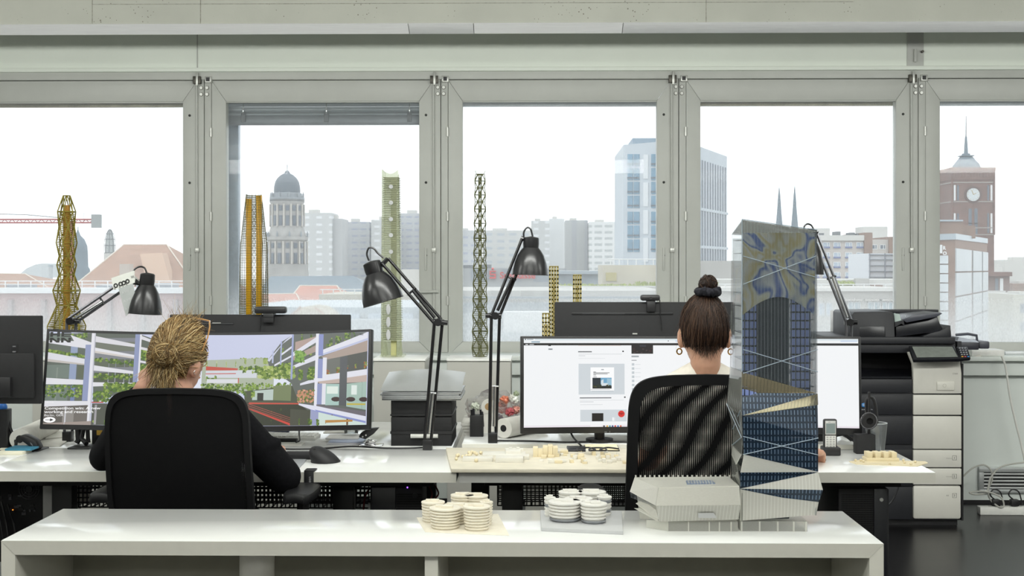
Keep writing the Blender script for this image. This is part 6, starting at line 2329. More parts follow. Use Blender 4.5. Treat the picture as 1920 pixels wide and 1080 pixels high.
# inside: painted stand-ins for the mirrored room, and floors
cr_ = obj('core', MB().bx(PT(1421, 0).x, PT(1483, 0).x, Yt + .018, Yt + .12, ZT + .03, PT(0, 546).z), mat('mirrored_column', '#141c27', rough=.45), tw, .002)  # dark box stands in for a column mirrored in the facade
M_blue = film('film_blue', '#9db0f0', '#20283a', .0115, .22, .3, .1, .8, 0, ('#20283a', .021, .2))
for p0, p1, pt in ((1393, 1420, 545), (1484, 1522, 538)):
    obj('mirrored_windows', MB().bx(PT(p0, 0).x, PT(p1, 0).x, Yt + .014, Yt + .017, PT(0, 740).z, PT(0, pt).z), M_blue, tw, smooth=0)  # blue grid stands in for windows mirrored in the facade
swirl = bpy.data.materials.new('mirrored_swirl')  # added sheet: wavy room reflections painted on as a colour pattern
swirl.use_nodes = True
_n, _l = swirl.node_tree.nodes, swirl.node_tree.links
_b = _n['Principled BSDF']
_b.inputs['Metallic'].default_value = .1
_b.inputs['Roughness'].default_value = .25
_t = _n.new('ShaderNodeTexCoord')
_w = _n.new('ShaderNodeTexNoise')
_w.inputs['Scale'].default_value = 6.5
_w.inputs['Detail'].default_value = 1
_w.inputs['Distortion'].default_value = 2.2
_l.new(_t.outputs['Object'], _w.inputs['Vector'])
_r = _n.new('ShaderNodeValToRGB')
_r.color_ramp.interpolation = 'EASE'
_e = _r.color_ramp.elements
_e[0].position, _e[0].color = .3, lin('#5671bd') + (1,)
_e[1].position, _e[1].color = .7, lin('#ece4bd') + (1,)
for _p, _c in ((.40, '#dfe6e8'), (.46, '#5f7cc4'), (.50, '#e4e6d2'), (.57, '#d8cd96'), (.63, '#e9ece6')):
    _x = _e.new(_p)
    _x.color = lin(_c) + (1,)
_l.new(_w.outputs['Fac'], _r.inputs['Fac'])
_l.new(_r.outputs['Color'], _b.inputs['Base Color'])
fo_ = MB()
xa_, xb_2 = PT(1394, 0).x, PT(1529, 0).x
za_, zb_2 = PT(0, 590).z, PT(0, 437).z
fo_.solid(lambda u, v: Vector((xa_ + u * (xb_2 - xa_), Yt + .009 + .004 * math.sin(u * 9) * math.cos(v * 5), za_ + (zb_2 - za_) * v - (1 - v) * .045 * math.sin(u * PI) * -1)), 24, 18, (0, .0015, 0))
obj('mirrored_swirl', fo_, swirl, tw)
k = 0
py = 450
while py < 960:
    obj('floor_plate', MB().bx(PT(1394, 0).x, PT(1530, 0).x, Yt + .022, Yt + DB - .006, PT(0, py).z, PT(0, py).z + .0015), M_clear if py < 540 else M_navy, tw, smooth=0)
    py += 25
# clear base columns
x0, x1 = PT(1391, 0).x, PT(1516, 0).x
z1 = PT(0, 975).z
obj('base_block', MB().bx(x0, x1, Yt + .012, Yt + DB, ZT, z1), M_frost2, tw, smooth=0)
for p in (1392, 1426, 1460, 1490, 1513):
    obj('base_column', MB().bx(PT(p, 0).x - .002, PT(p, 0).x + .002, Yt + .010, Yt + .03, ZT, z1), M_frost, tw, smooth=0)

# ------------------------------------------------------------------ low faceted building model
lb = thing('faceted_building_model', 'low white translucent faceted building model left of the glass tower', 'model', (X(1290, 3.2), 3.25, ZT))
Yb = 3.165


def PB(px_, py_, dy=0.):
    p = W(px_, py_, Yb)
    p2 = W(px_, py_, Yb + dy)
    p2.z = max(p2.z, ZT + .0005)
    if px_ >= 1386:
        p2.x = W(1386, py_, Yb).x
    return p2


M_acw = frost('acrylic_white', '#f6f5f0', .8, .25)
M_acg = frost('acrylic_haze', '#f0efe8', .6, .3)


def fb(nm, pts, m, v=(0, .002, 0)):
    return obj(nm, MB().prism([PB(*q) for q in pts], v), m, lb, smooth=0)


fb('roof', [(1235, 914, 0), (1386, 911, 0), (1386, 893.5, .17), (1190, 895, .17)], M_acw, (0, 0, -.002))
fb('front_upper', [(1235, 914.5, 0), (1386, 912, 0), (1386, 947, -.02), (1230, 948, -.02)], M_acg)
fb('front_lower', [(1230, 948.5, -.02), (1386, 947.5, -.02), (1386, 974, .012), (1236, 978, .012)], M_greyf)
fb('left_upper', [(1190, 895, .17), (1234.5, 914, 0), (1229.5, 948, -.02), (1181, 922, .12)], M_acw)
fb('left_middle', [(1181, 922.5, .12), (1229.5, 948.5, -.02), (1213, 945, .05), (1183, 933, .12)], M_mir)
fb('left_flap', [(1192, 944, .1), (1205, 938, .1), (1230, 956, .0), (1235, 974, .012), (1222, 968, .03)], M_acw)
fb('left_flap', [(1189, 953, .1), (1200, 953, .1), (1234, 974, .02), (1233, 978, .02)], M_acw)
fb('back_wall', [(1190, 896, .17), (1386, 894, .17), (1386, 975, .17), (1200, 975, .17)], M_acg)
xs0, xs1 = PB(1252, 0, .02).x, PB(1386, 0, .02).x
obj('base_block', MB().bx(xs0, xs1, Yb + .02, Yb + .15, ZT, Z(977, Yb + .02)), M_frost2, lb, smooth=0)
obj('base_wedge', MB().prism([PB(1212, 998, .06) * 1, PB(1252, 998, .02), PB(1252, 977, .02), PB(1212, 975, .06)], (0, .002, 0)), M_frost, lb, smooth=0)
for p in (1252, 1291, 1330, 1349, 1371):
    obj('base_column', MB().bx(PB(p, 0, .018).x - .0015, PB(p, 0, .018).x + .0015, Yb + .018, Yb + .022, ZT, Z(977, Yb + .02)), M_frost, lb, smooth=0)
fb('roof_opening', [(1288, 908.6, .04), (1341, 908, .04), (1335, 902.5, .09), (1286, 903, .09)], mat('opening_blue', '#7f8ea6', rough=.3), (0, 0, .003))
for i in range(9):
    a = 1291 + i * 5.4
    fb('roof_louvre', [(a, 908.4, .04), (a + 2, 908.4, .04), (a, 902.8, .09), (a - 2, 902.8, .09)], M_acw, (0, 0, .005))
fb('window_slot', [(1309, 962, -.008), (1338, 961.5, -.008), (1344, 971, .003), (1309, 971, .003)], M_white_o, (0, -.002, 0))
for i in range(22):
    a = 1192 + i * 8.8
    c_ = PB(a, 894.6, .17)
    obj('roof_fin', MB().box(c_ + Vector((0, 0, .002)), (.004, .004, .006)), M_acw, lb, smooth=0)

# ------------------------------------------------------------------ stacked-disc models
def disc_model(label, sheet_px, towers, m_disc, m_sheet, sheet_th, layers, curl=0.):
    cxp = sum(p[0] for p in sheet_px) / len(sheet_px)
    gs = [G(a, b, ZT) for a, b in sheet_px]
    c = sum(gs, Vector()) / len(gs)
    r = thing('disc_tower_model', label, 'model', (c.x, c.y, ZT), 'round-tower study models')
    obj('base_sheet', MB().prism([Vector((p.x, p.y, ZT)) for p in gs], (0, 0, sheet_th)), m_sheet, r, .0008)
    for (px_, py_, rad, n, mid) in towers:
        p = G(px_, py_, ZT)
        dz = layers[0]
        R = rad * S(p.y)
        first = None
        for i in range(n):
            z = ZT + sheet_th + i * dz
            grow = 1 + .018 * i * (1 if n > 5 else .6)
            mb = MB()
            mb.lathe([(.001, 0), (R * grow * .86, 0), (R * grow * .86, dz * .46), (R * grow, dz * .5), (R * grow, dz * .96), (R * grow * .97, dz), (.001, dz)], Matrix.Translation((p.x, p.y, z)), 28)
            obj('disc', mb, m_disc if not (mid and i in mid) else mat('disc_grey', '#8f9296', rough=.5), r)
        obj('roof_block', MB().box((p.x + R * .15, p.y - R * .1, ZT + sheet_th + n * dz + .003), (R * .8, R * .6, .006)), m_disc, r, .0005)
        obj('roof_block', MB().box((p.x - R * .45, p.y + R * .3, ZT + sheet_th + n * dz + .002), (R * .5, R * .5, .004)), m_disc, r, .0005)
    return r


M_cream = mat('model_cream', '#f0e9d8', rough=.6, var=.03, nscale=50)
M_whitem = mat('model_white', '#eceae4', rough=.55, var=.02, nscale=50)
disc_model('cream model of stacked round discs on a curled cream sheet', [(781, 971), (797, 998), (955, 1004.5), (934, 964)],
           [(868, 964, 21, 7, ()), (893, 965, 20, 7, ()), (812, 978, 20, 7, ()), (856, 980, 27, 6, ()), (835, 990, 27, 7, ()), (912, 984, 11, 8, ()), (894, 993, 23, 8, ())], M_cream, M_cream, .0012, (.0073,))
disc_model('white model of round tubs on a grey base board', [(1013, 962.5), (1015, 996), (1168, 1003), (1166, 964)],
           [(1070, 962, 21, 6, (2,)), (1110, 962, 24, 6, (2,)), (1031, 974, 10, 6, (3,)), (1085, 976, 24, 6, (3,)), (1133, 972, 13, 6, (1, 4)), (1059, 982, 29, 6, (0,)), (1113, 986, 23, 6, (0,))], M_whitem, mat('board_grey', '#c9cacb', rough=.45, var=.02), .009, (.0082,))

# ------------------------------------------------------------------ site model on the desk
sm = thing('site_model', 'cream city site model with small white blocks on the right desk', 'model', (X(1000, 4.3), 4.3, ZD))
Y0s = YD0 - .012
x0, x1 = X(846, Y0s), X(1480, Y0s)
zb_ = ZD + .012
Y1s = G(1000, 846, ZD).y
obj('board', MB().prism([(x0, Y0s, ZD), (x1, Y0s, ZD), (x1, Y1s, ZD), (x0 - .05, Y1s, ZD)], (0, 0, zb_ - ZD)), mat('model_board', '#dbd4c2', rough=.6), sm, .001)


def blk(px_, py_, w, h, d, m, z0=zb_):
    p = G(px_, py_, z0)
    s_ = S(p.y)
    return obj('block', MB().bx(p.x - w * s_ / 2, p.x + w * s_ / 2, p.y, p.y + d, z0, z0 + h * s_), m, sm, .0006)


m_bl = mat('block_white', '#dbd8ce', rough=.6)
m_by = mat('block_cream', '#dccfae', rough=.6)
blk(955, 868, 52, 9, .07, m_bl); blk(895, 866, 56, 7, .05, m_bl); blk(945, 860, 80, 7, .09, m_bl)
for i in range(5):
    blk(950 + i * 7, 851 - i % 2 * 2, 6, 9, .03, m_bl, zb_ + .006)
blk(962, 856, 28, 10, .06, m_bl, zb_ + .004); blk(983, 862, 18, 7, .05, m_bl)
for i, h in enumerate((17, 13, 19, 21, 18)):
    blk(1004 + i * 9.3, 857, 9, h, .05, m_by)
for i in range(46):
    px_, py_ = random.uniform(1010, 1180), random.uniform(851, 870)
    blk(px_, py_, random.uniform(5, 12), random.uniform(3, 8), random.uniform(.01, .03), random.choice((m_bl, m_by)))
for i in range(16):
    p = G(random.uniform(852, 915), random.uniform(850, 868), zb_)
    obj('tree', MB().ell(p + Vector((0, 0, .006)), .006, u=8, v=6), m_by, sm)

# small block model under the glass
bm_ = thing('block_model', 'small cream model with four blocks and pea-sized trees under the tumbler', 'model', G(1660, 868, ZD), None)
g_ = [G(a, b, ZD) for a, b in ((1592, 866), (1606, 871), (1720, 875), (1740, 869), (1735, 866), (1620, 862))]
obj('ground_sheet', MB().prism(g_, (0, 0, .002)), m_by, bm_)
p = G(1656, 866, ZD)
sx_ = S(p.y)
obj('plinth', MB().bx(p.x - 31 * sx_, p.x + 30 * sx_, p.y, p.y + .06, ZD + .002, ZD + .012), m_by, bm_, .0006)
for i in range(4):
    xx = p.x + (-24 + i * 15.3) * sx_
    obj('block', MB().bx(xx - 4.6 * sx_, xx + 4.6 * sx_, p.y + .005, p.y + .05, ZD + .012, ZD + .031), m_by, bm_, .0006)
obj('rear_slab', MB().bx(p.x - 28 * sx_, p.x + 28 * sx_, p.y + .03, p.y + .055, ZD + .012, ZD + .028), m_by, bm_, .0006)
for a, b in ((1604, 866), (1614, 866), (1619, 868), (1668, 872), (1694, 866), (1696, 870), (1708, 873), (1716, 869)):
    q = G(a, b, ZD)
    obj('tree', MB().ell(q + Vector((0, 0, .006)), .0048, u=8, v=6), m_by, bm_)
# ------------------------------------------------------------------ things on and under the desks
M_paper = mat('paper_white', '#e9e7e0', rough=.9)


def on(px_, py_, z=ZD):
    return G(px_, py_, z)


def cable(name, label, pts, rad, m, cat='cable'):
    o = obj(name, MB().tube([Vector(p) for p in smooth([tuple(p) for p in pts], 8)], rad, 8), m)
    return tag(o, label, cat)


# --- black drawer box with grey sheets
Yx = on(790, 840).y + .055
bx = thing('drawer_box', 'black three-tier storage box behind the left lamp', 'box', (X(790, Yx), Yx + .14, ZD))
for i, (y0, y1) in enumerate(((750, 781), (782, 811), (812, 840))):
    obj('tier', MB().pbx(733 - (i == 0) * 0, 847, y0, y1, Yx, .28), M_blackm, bx, .003)
    obj('rim', MB().pbx(731.5, 848.5, y0 + 27 if i < 2 else y0 - .5, y0 + 30 if i < 2 else y0 + 2, Yx - .003, .286), M_black, bx, .001)
hd = W(770, 817.5, Yx - .012)
obj('handle', MB().cyl(hd, W(821, 817.5, Yx - .012), .0075, n=14), mat('handle_white', '#dcdcd6', rough=.5), bx)
zt_ = Z(750, Yx)
sh = thing('sheet_stack', 'stack of grey metallic sheets lying on the black storage box', 'sheets', (X(790, Yx), Yx + .1, zt_))
m_sh = mat('sheet_grey', '#9fa1a2', rough=.3, metal=.5, var=.1, nscale=8)
zsk = zt_
for i in range(5):
    dx = random.uniform(-3, 3)
    obj('sheet', MB().bx(X(717 + dx, Yx), X(864 + dx, Yx), Yx - .03 + random.uniform(-.006, .006), Yx + .26, zsk, zsk + .0055), m_sh, sh, .0008)
    zsk += .0062
top = MB()
x0_, x1_ = X(715, Yx), X(866, Yx)
z_hi = Z(706, Yx)
top.solid(lambda u, v: Vector((x0_ + u * (x1_ - x0_), Yx - .03 + .29 * v, zsk + .004 + (z_hi - zsk) * (v ** .8) * .8 + .012 * math.sin(PI * u) * v)), 12, 8, (0, 0, .002))
obj('curved_sheet', top, mat('sheet_light', '#bfc1c2', rough=.28, metal=.5, var=.06, nscale=6), sh)
for px_ in (772.5, 809.5):
    c_ = W(px_, 707, Yx + .2)
    obj('pin', MB().ell(c_, (.006, .006, .009), u=10, v=8), M_white_o, sh)

# --- pen cup, paper rolls, bag of wrappers
Yq = on(895, 819, ZF).y
pc = thing('pen_cup', 'black square pen cup beside the middle lamp', 'cup', (X(895, Yq), Yq, ZF))
obj('cup', MB().pbx(881, 906, 779, 821, Yq, .055), M_black, pc, .002)
for i, (a, b, c_) in enumerate(((884, 768, '#222226'), (888, 766, '#2b2b30'), (901, 768, '#1c1c20'), (904, 772, '#333338'))):
    obj('pen', MB().cyl(W(a + 2, 800, Yq + .02), W(a, b, Yq + .02 + .005 * i), .0042, n=8), mat('pen' + str(i), c_, rough=.4), pc)
pw2 = thing('paper_stack', 'small stack of white paper at the left of the pen cup', 'paper', (X(875, Yq), Yq + .1, ZF))
for i in range(4):
    obj('sheet', MB().bx(X(869, Yq) - .004 * i, X(882, Yq), Yq + .05 - .004 * i, Yq + .3, ZF + i * .012, ZF + .011 + i * .012), M_paper, pw2, .001)
rl = thing('paper_roll', 'white paper roll lying on the raised desk behind the middle lamp', 'paper roll', (X(965, 4.85), 4.85, ZF))
c0, c1 = Vector((X(944, 4.78), 4.78, ZF + .038)), Vector((X(1010, 5.0), 5.0, ZF + .038))
obj('roll', MB().cyl(c0, c1, .037, n=28), M_paper, rl)
obj('core_hole', MB().cyl(c0 - (c1 - c0).normalized() * .001, c0, .013, n=18), M_black, rl)
sr = thing('tape_roll', 'round white tape roll leaning in the wrapper bag', 'roll', (X(915, 4.98), 4.98, ZF))
tc_ = W(916, 762, 4.96)
obj('roll', MB().cyl(tc_ + Vector((0, -.012, 0)), tc_ + Vector((0, .012, 0)), .028, n=24), mat('tape_white', '#d9d7d0', rough=.5), sr)
obj('core', MB().cyl(tc_ + Vector((0, -.0125, 0)), tc_ + Vector((0, -.0115, 0)), .014, n=16), mat('cardboard', '#a98a62'), sr)
obj('rest', MB().bx(tc_.x - .02, tc_.x + .02, 4.95, 4.99, ZF, tc_.z - .02), M_paper, sr)
bg = thing('wrapper_bag', 'clear plastic bag full of red and violet wrappers behind the pen cup', 'bag', (X(930, 5.05), 5.05, ZF))


def crumple(cx_, cy_, cz_, rx, ry, rz, seed, jag=.22, u=16, v=10):
    rnd = random.Random(seed)
    b = bmesh.new()
    bmesh.ops.create_icosphere(b, subdivisions=3, radius=1)
    for vtx in b.verts:
        k = 1 + rnd.uniform(-jag, jag * .6)
        vtx.co = Vector((cx_ + vtx.co.x * rx * k, cy_ + vtx.co.y * ry * k, max(ZF + .002, cz_ + vtx.co.z * rz * k)))
    m = MB()
    m.bm.free()
    m.bm = b
    return m


obj('bag', crumple(X(927, 5.05), 5.06, ZF + .075, .115, .06, .08, 4, .18), thin_glass('bag_film', tint=(.96, .96, .96), refl=1.0, dust_haze=.25, dust_col='#e8e6e2', rough=.12), bg, smooth=0)
for i, (px_, py_, c_, r_) in enumerate(((892, 762, '#c9cfc0', 9), (895, 785, '#d8d4d0', 9), (940, 764, '#b95a4c', 11), (962, 748, '#d9dcd4', 10), (955, 772, '#a84c52', 9), (934, 786, '#5a4468', 10), (966, 768, '#c98a7c', 9), (950, 790, '#6a5a80', 8), (972, 786, '#4a4a5c', 8), (946, 750, '#c9775c', 9), (908, 798, '#7a5a70', 9), (968, 738, '#9aa58a', 6))):
    p_ = W(px_, py_, 5.02 + .01 * (i % 4))
    obj('wrapper', crumple(p_.x, p_.y, p_.z, r_ * .0021, .02, r_ * .0019, 20 + i, .35), mat('wrapper_' + c_[1:], c_, rough=.25, var=.3, nscale=70), bg, smooth=0)

# --- notebook and cables below the browser monitor
nb = thing('notebook', 'cream notebook under the stand of the browser monitor', 'notebook', on(1130, 846))
obj('cover', MB().pbx(1098, 1162, 843.5, 849, 4.5, .12), mat('notebook_black', '#26262a', rough=.5), nb, .001)
obj('pages', MB().pbx(1099, 1160, 841.5, 844, 4.5, .118), mat('page_cream', '#e9e1bd', rough=.8), nb)
mp = tag(obj('phone_slab', MB().pbx(1064, 1100, 844, 849.5, 4.49, .11), mat('slab_black', '#1d1d20', rough=.35), None, .002), 'flat black tablet beside the cream notebook', 'tablet')
cable('monitor_cable', 'black cable hanging down in front of the browser monitor', [W(1068, 806, 4.66), W(1075, 820, 4.64), W(1086, 832, 4.6), on(1095, 841, ZD + .004), on(1104, 846, ZD + .022)], .0035, M_black)
cable('coiled_cable', 'coiled black cable on the cream notebook', [on(1082 + 10 * i * .6 + 12 * math.cos(i * 1.7), 842 + 3 * math.sin(i * 1.7), ZD + .026 + .0008 * i) for i in range(12)], .0028, M_black)
cable('desk_cable', 'long black cable along the edge of the raised desk', [on(930, 826, ZF + .004), on(1000, 827, ZF + .004), on(1060, 829, ZF + .004), on(1120, 828, ZF + .004), on(1200, 829, ZF + .004)], .0032, M_black)

# --- left desk: mouse, keyboard, wrist rest, tablet, hub, papers
ms = thing('mouse', 'black vertical computer mouse on the left desk', 'mouse', on(606, 872))
p_ = on(606, 870)
mo = MB()
rnd = []
b = bmesh.new()
bmesh.ops.create_uvsphere(b, u_segments=24, v_segments=16, radius=1)
for v in b.verts:
    x, y, z = v.co
    zz_ = max(0, z) if z > 0 else z * .02
    v.co = Vector((p_.x + x * .048 + .012 * max(0, -x) * zz_ * -1 - .018 * zz_, p_.y + .05 + y * .055, ZD + .003 + zz_ * (.048 + .014 * (-x))))
mo.bm.free()
mo.bm = b
obj('shell', mo, mat('mouse_black', '#1f1f21', rough=.55, bump=.1, bscale=600), ms)
obj('skirt', MB().cyl((p_.x, p_.y + .05, ZD), (p_.x, p_.y + .05, ZD + .004), .05, n=28), mat('mouse_black', '#1f1f21'), ms)
obj('wheel', MB().cyl((p_.x - .036, p_.y + .03, ZD + .043), (p_.x - .03, p_.y + .03, ZD + .047), .008, n=14), M_black, ms)
kb = thing('keyboard', 'white keyboard below the curved monitor', 'keyboard', on(540, 826))
k0, k1 = on(470, 826), on(592, 826)
obj('case', MB().bx(k0.x, k1.x, k0.y, k0.y + .12, ZD, ZD + .012), mat('keyboard_white', '#dcdcd8', rough=.5), kb, .003)
first = None
for rr in range(5):
    for cc in range(15):
        x_ = k0.x + .008 + cc * (k1.x - k0.x - .012) / 15
        if first is None:
            first = obj('key', MB().bx(x_, x_ + (k1.x - k0.x) / 15 * .8, k0.y + .008, k0.y + .026, ZD + .012, ZD + .017), mat('key_white', '#ecece8', rough=.5), kb, smooth=0)
            fx = x_
        else:
            share(first, kb, (x_ - fx, rr * .0215, 0))
wr = tag(obj('wrist_rest', MB().bx(on(528, 862).x, on(594, 862).x, on(560, 862).y, on(560, 862).y + .07, ZD, ZD + .02), mat('rest_black', '#1c1c1f', rough=.75), None, .006), 'long black wrist rest in front of the keyboard', 'wrist rest')
tp = thing('trackpad', 'grey graphics tablet under the blond person\'s right sleeve', 'tablet', on(550, 880))
g_ = [on(500, 880), on(560, 880), on(575, 864), on(500, 863)]
obj('plate', MB().prism([Vector((q.x, q.y, ZD)) for q in g_], (0, 0, .006)), mat('tablet_grey', '#b9bcc0', rough=.35, metal=.3), tp, .002)
hb = tag(obj('usb_hub', MB().bx(on(518, 829).x, on(556, 829).x, on(530, 829).y, on(530, 829).y + .03, ZD, ZD + .012), M_black, None, .003), 'small black hub with a cable in front of the keyboard', 'hub')
nbk = tag(obj('white_notepad', MB().bx(on(500, 836).x, on(566, 836).x, on(530, 836).y, on(530, 836).y + .06, ZD, ZD + .005), M_paper, None, .001), 'white notepad with a black hub lying behind it', 'notepad')
pn_ = tag(obj('pen', MB().cyl(on(500, 817) + Vector((0, 0, .02)), on(542, 819) + Vector((0, 0, .02)), .004, n=8), mat('pen_navy', '#2a3350', rough=.35)), 'dark blue pen lying above the keyboard', 'pen')
pp = thing('paper_pile', 'pile of white and pale blue papers right of the keyboard', 'paper', on(645, 836))
for i, (a, b_, y0, y1, c_) in enumerate(((612, 676, 834, 828, '#e3e4ea'), (616, 680, 833, 826, '#c9d4ea'), (610, 672, 830, 822, '#ecebe8'), (606, 668, 822, 815, '#e8e6e0'))):
    p0, p1 = on(a, y0), on(b_, y0)
    obj('sheet', MB().bx(p0.x, p1.x, p0.y, p0.y + .12, ZD + i * .006, ZD + .005 + i * .006), mat('paper_' + c_[1:], c_, rough=.8), pp, .0008)
tb = thing('water_glass', 'small clear glass standing on the paper pile', 'glass', on(655, 822) + Vector((0, 0, .0)))
tb.location = (on(655, 828).x, on(655, 828).y + .05, ZD + .023)
M_gl = thin_glass('tumbler_glass', tint=(.95, .97, .97), refl=1.0, dust_haze=.05, dust_col='#ffffff')
obj('wall', MB().lathe([(.024, 0), (.026, .001), (.03, .05), (.028, .05), (.0235, .004), (.001, .004)], Matrix.Translation(tb.location), 24), M_gl, tb)
rk = tag(obj('black_stone', MB().ell(on(640, 820) + Vector((0, .04, .03)), (.018, .014, .009)), M_black), 'rounded black paperweight on the paper pile', 'paperweight')
st_ = thing('desk_stapler', 'black and chrome stapler standing at the right end of the curved monitor', 'stapler', on(694, 838))
p_ = on(694, 838)
obj('base', MB().bx(p_.x - .045, p_.x + .045, p_.y, p_.y + .06, ZD, ZD + .006), mat('chrome', '#e8e8ea'), st_, .002)
obj('foot', MB().prism([W(680, 836, p_.y + .02), W(700, 836, p_.y + .02), W(706, 826, p_.y + .02), W(690, 824, p_.y + .02)], (0, .03, 0)), mat('chrome', '#e8e8ea'), st_, .003)
obj('arm', MB().prism([W(672, 820, p_.y + .015), W(676, 812, p_.y + .015), W(690, 804, p_.y + .015), W(710, 803, p_.y + .015), W(700, 814, p_.y + .015), W(685, 824, p_.y + .015)], (0, .04, 0)), M_black, st_, .004)
for a, b_ in ((680, 819), (686, 816)):
    obj('rivet', MB().cyl(W(a, b_, p_.y + .014), W(a, b_, p_.y + .011), .003, n=10), mat('chrome', '#e8e8ea'), st_)
cable('mouse_cable', 'thin black cable curving across the left desk', [on(505, 838, ZD + .003), on(540, 842, ZD + .003), on(600, 841, ZD + .003), on(660, 837, ZD + .003), on(720, 840, ZD + .003), on(770, 840, ZD + .003), on(806, 838, ZD + .003)], .003, M_black)
cable('hub_cable', 'short black cable looping down from the curved monitor', [W(500, 812, 4.6), W(504, 822, 4.58), on(502, 834, ZD + .004), on(490, 838, ZD + .004)], .0028, M_black)
cable('hub_cable', 'black cable from the hub up to the curved monitor', [on(555, 829, ZD + .01), on(562, 826, ZD + .01), W(561, 816, 4.6), W(561, 808, 4.62)], .0028, M_black)
# headphone hook clamped to the desk edge
hk = thing('headphone_hook', 'black headphone hook clipped over the front desk edge', 'hook', (X(578, YD0), YD0, ZD - .06))
Yh = YD0 - .004
obj('clip', MB().bx(X(570, Yh), X(588, Yh), Yh, Yh + .004, ZD - .065, ZD + .003), M_black, hk, .001)
obj('clip_top', MB().bx(X(570, Yh), X(590, Yh), Yh, Yh + .05, ZD + .0005, ZD + .0045), M_black, hk, .001)
obj('hook_arm', MB().bx(X(570, Yh), X(588, Yh), Yh - .05, Yh + .004, ZD - .075, ZD - .063), M_black, hk, .003)
letters('lettering', 'ugreen', .0135, (X(583, Yh), Yh - .0006, ZD - .052), (0, 0, 1), (-1, 0, 0), mat('hook_print', '#a9a9ac', rough=.5), hk)
# cup or candle box
cb = thing('candle_box', 'black box with an amber glowing opening behind the curved monitor', 'box', on(185, 833, ZD))
Yk = on(185, 833, ZD).y
obj('box', MB().pbx(172, 198, 806, 833, Yk, .06), M_blackm, cb, .002)
obj('amber_insert', MB().pbx(181, 192, 806, 816, Yk - .001, .004), mat('amber', '#d9b04a', rough=.3), cb, .001)

# --- far left: paper roll, phone, notebooks, cables, sheets
rl = thing('paper_roll', 'big white paper roll lying on the left desk', 'paper roll', on(50, 815, ZD))
c0, c1 = Vector((X(37, 4.60), 4.60, ZD + .037)), Vector((X(98, 5.05), 5.05, ZD + .037))
obj('roll', MB().cyl(c0, c1, .0365, n=28), M_paper, rl)
obj('core_hole', MB().cyl(c0 - (c1 - c0).normalized() * .001, c0, .014, n=18), M_black, rl)
for i, (q, lb_) in enumerate((([(60, 838), (112, 838), (140, 818), (95, 815)], 'large white drawing sheet lying left of the monitor stand'), ([(85, 826), (130, 822), (122, 806), (88, 810)], 'white drawing sheet partly under the curved monitor'))):
    g_ = [on(a, b_, ZD) for a, b_ in q]
    o = obj('drawing_sheet', MB().prism([Vector((p.x, p.y, ZD + .001 + .004 * i)) for p in g_], (0, 0, .003)), M_paper)
    tag(o, lb_, 'paper')
ph = thing('telephone', 'black desk telephone handset leaning on the left desk', 'telephone', on(58, 847))
p_ = on(58, 846)
obj('handset', MB().prism([W(37, 816, p_.y), W(48, 816, p_.y), (W(66, 826, p_.y)), W(74, 840, p_.y), W(66, 846, p_.y), W(52, 836, p_.y), W(38, 826, p_.y)], (0, .045, 0)), M_black, ph, .006)
obj('base', MB().prism([W(44, 845, p_.y - .01), W(72, 845, p_.y - .01), W(74, 850, p_.y - .01), W(44, 850, p_.y - .01)], (0, .1, 0)), M_black, ph, .002)
obj('highlight_strip', MB().prism([W(56, 829, p_.y - .001), W(60, 832, p_.y - .001), W(62, 837, p_.y - .001), W(58, 834, p_.y - .001)], (0, .002, 0)), mat('phone_grey', '#77787c', rough=.3), ph)
n1 = tag(obj('cream_notebook', MB().bx(on(-20, 853).x, on(42, 853).x, on(20, 853).y, on(20, 853).y + .1, ZD, ZD + .011), mat('block_paper', '#e8e4cf', rough=.8), None, .001), 'cream block of paper under the blue notebook', 'notebook')
n2 = tag(obj('blue_notebook', MB().bx(on(6, 852).x, on(56, 852).x, on(20, 851).y, on(20, 851).y + .09, ZD + .011, ZD + .018), mat('cover_blue', '#3a7f9c', rough=.6), None, .001), 'teal blue notebook beside the telephone at the far left', 'notebook')
pst = thing('cable_post', 'black upright dock with a blue top and looped cables at the left edge', 'dock', on(2, 846))
p_ = on(2, 844)
obj('body', MB().pbx(-14, 12, 768, 842, p_.y, .05), M_black, pst, .003)
obj('blue_cap', MB().ell(W(4, 764, p_.y + .025), (.018, .02, .02)), mat('cap_blue', '#2f6fc0', rough=.4), pst)
obj('loop', MB().tube(smooth([tuple(W(a, b_, p_.y + .02)) for a, b_ in ((-6, 742), (2, 730), (7, 736), (7, 752), (2, 766))], 5), .005, 8), M_black, pst)
obj('red_loop', MB().tube(smooth([tuple(W(a, b_, p_.y + .03)) for a, b_ in ((-8, 745), (-2, 728), (1, 738), (0, 750))], 5), .0035, 8), mat('cable_red', '#a03a36', rough=.5), pst)
cable('dock_cable', 'black cables hanging beside the dock at the left edge', [W(14, 783, p_.y + .03), W(20, 805, p_.y + .03), W(27, 820, p_.y + .03), W(30, 833, p_.y + .02), on(22, 836, ZD + .005), on(14, 838, ZD + .005)], .006, M_black)

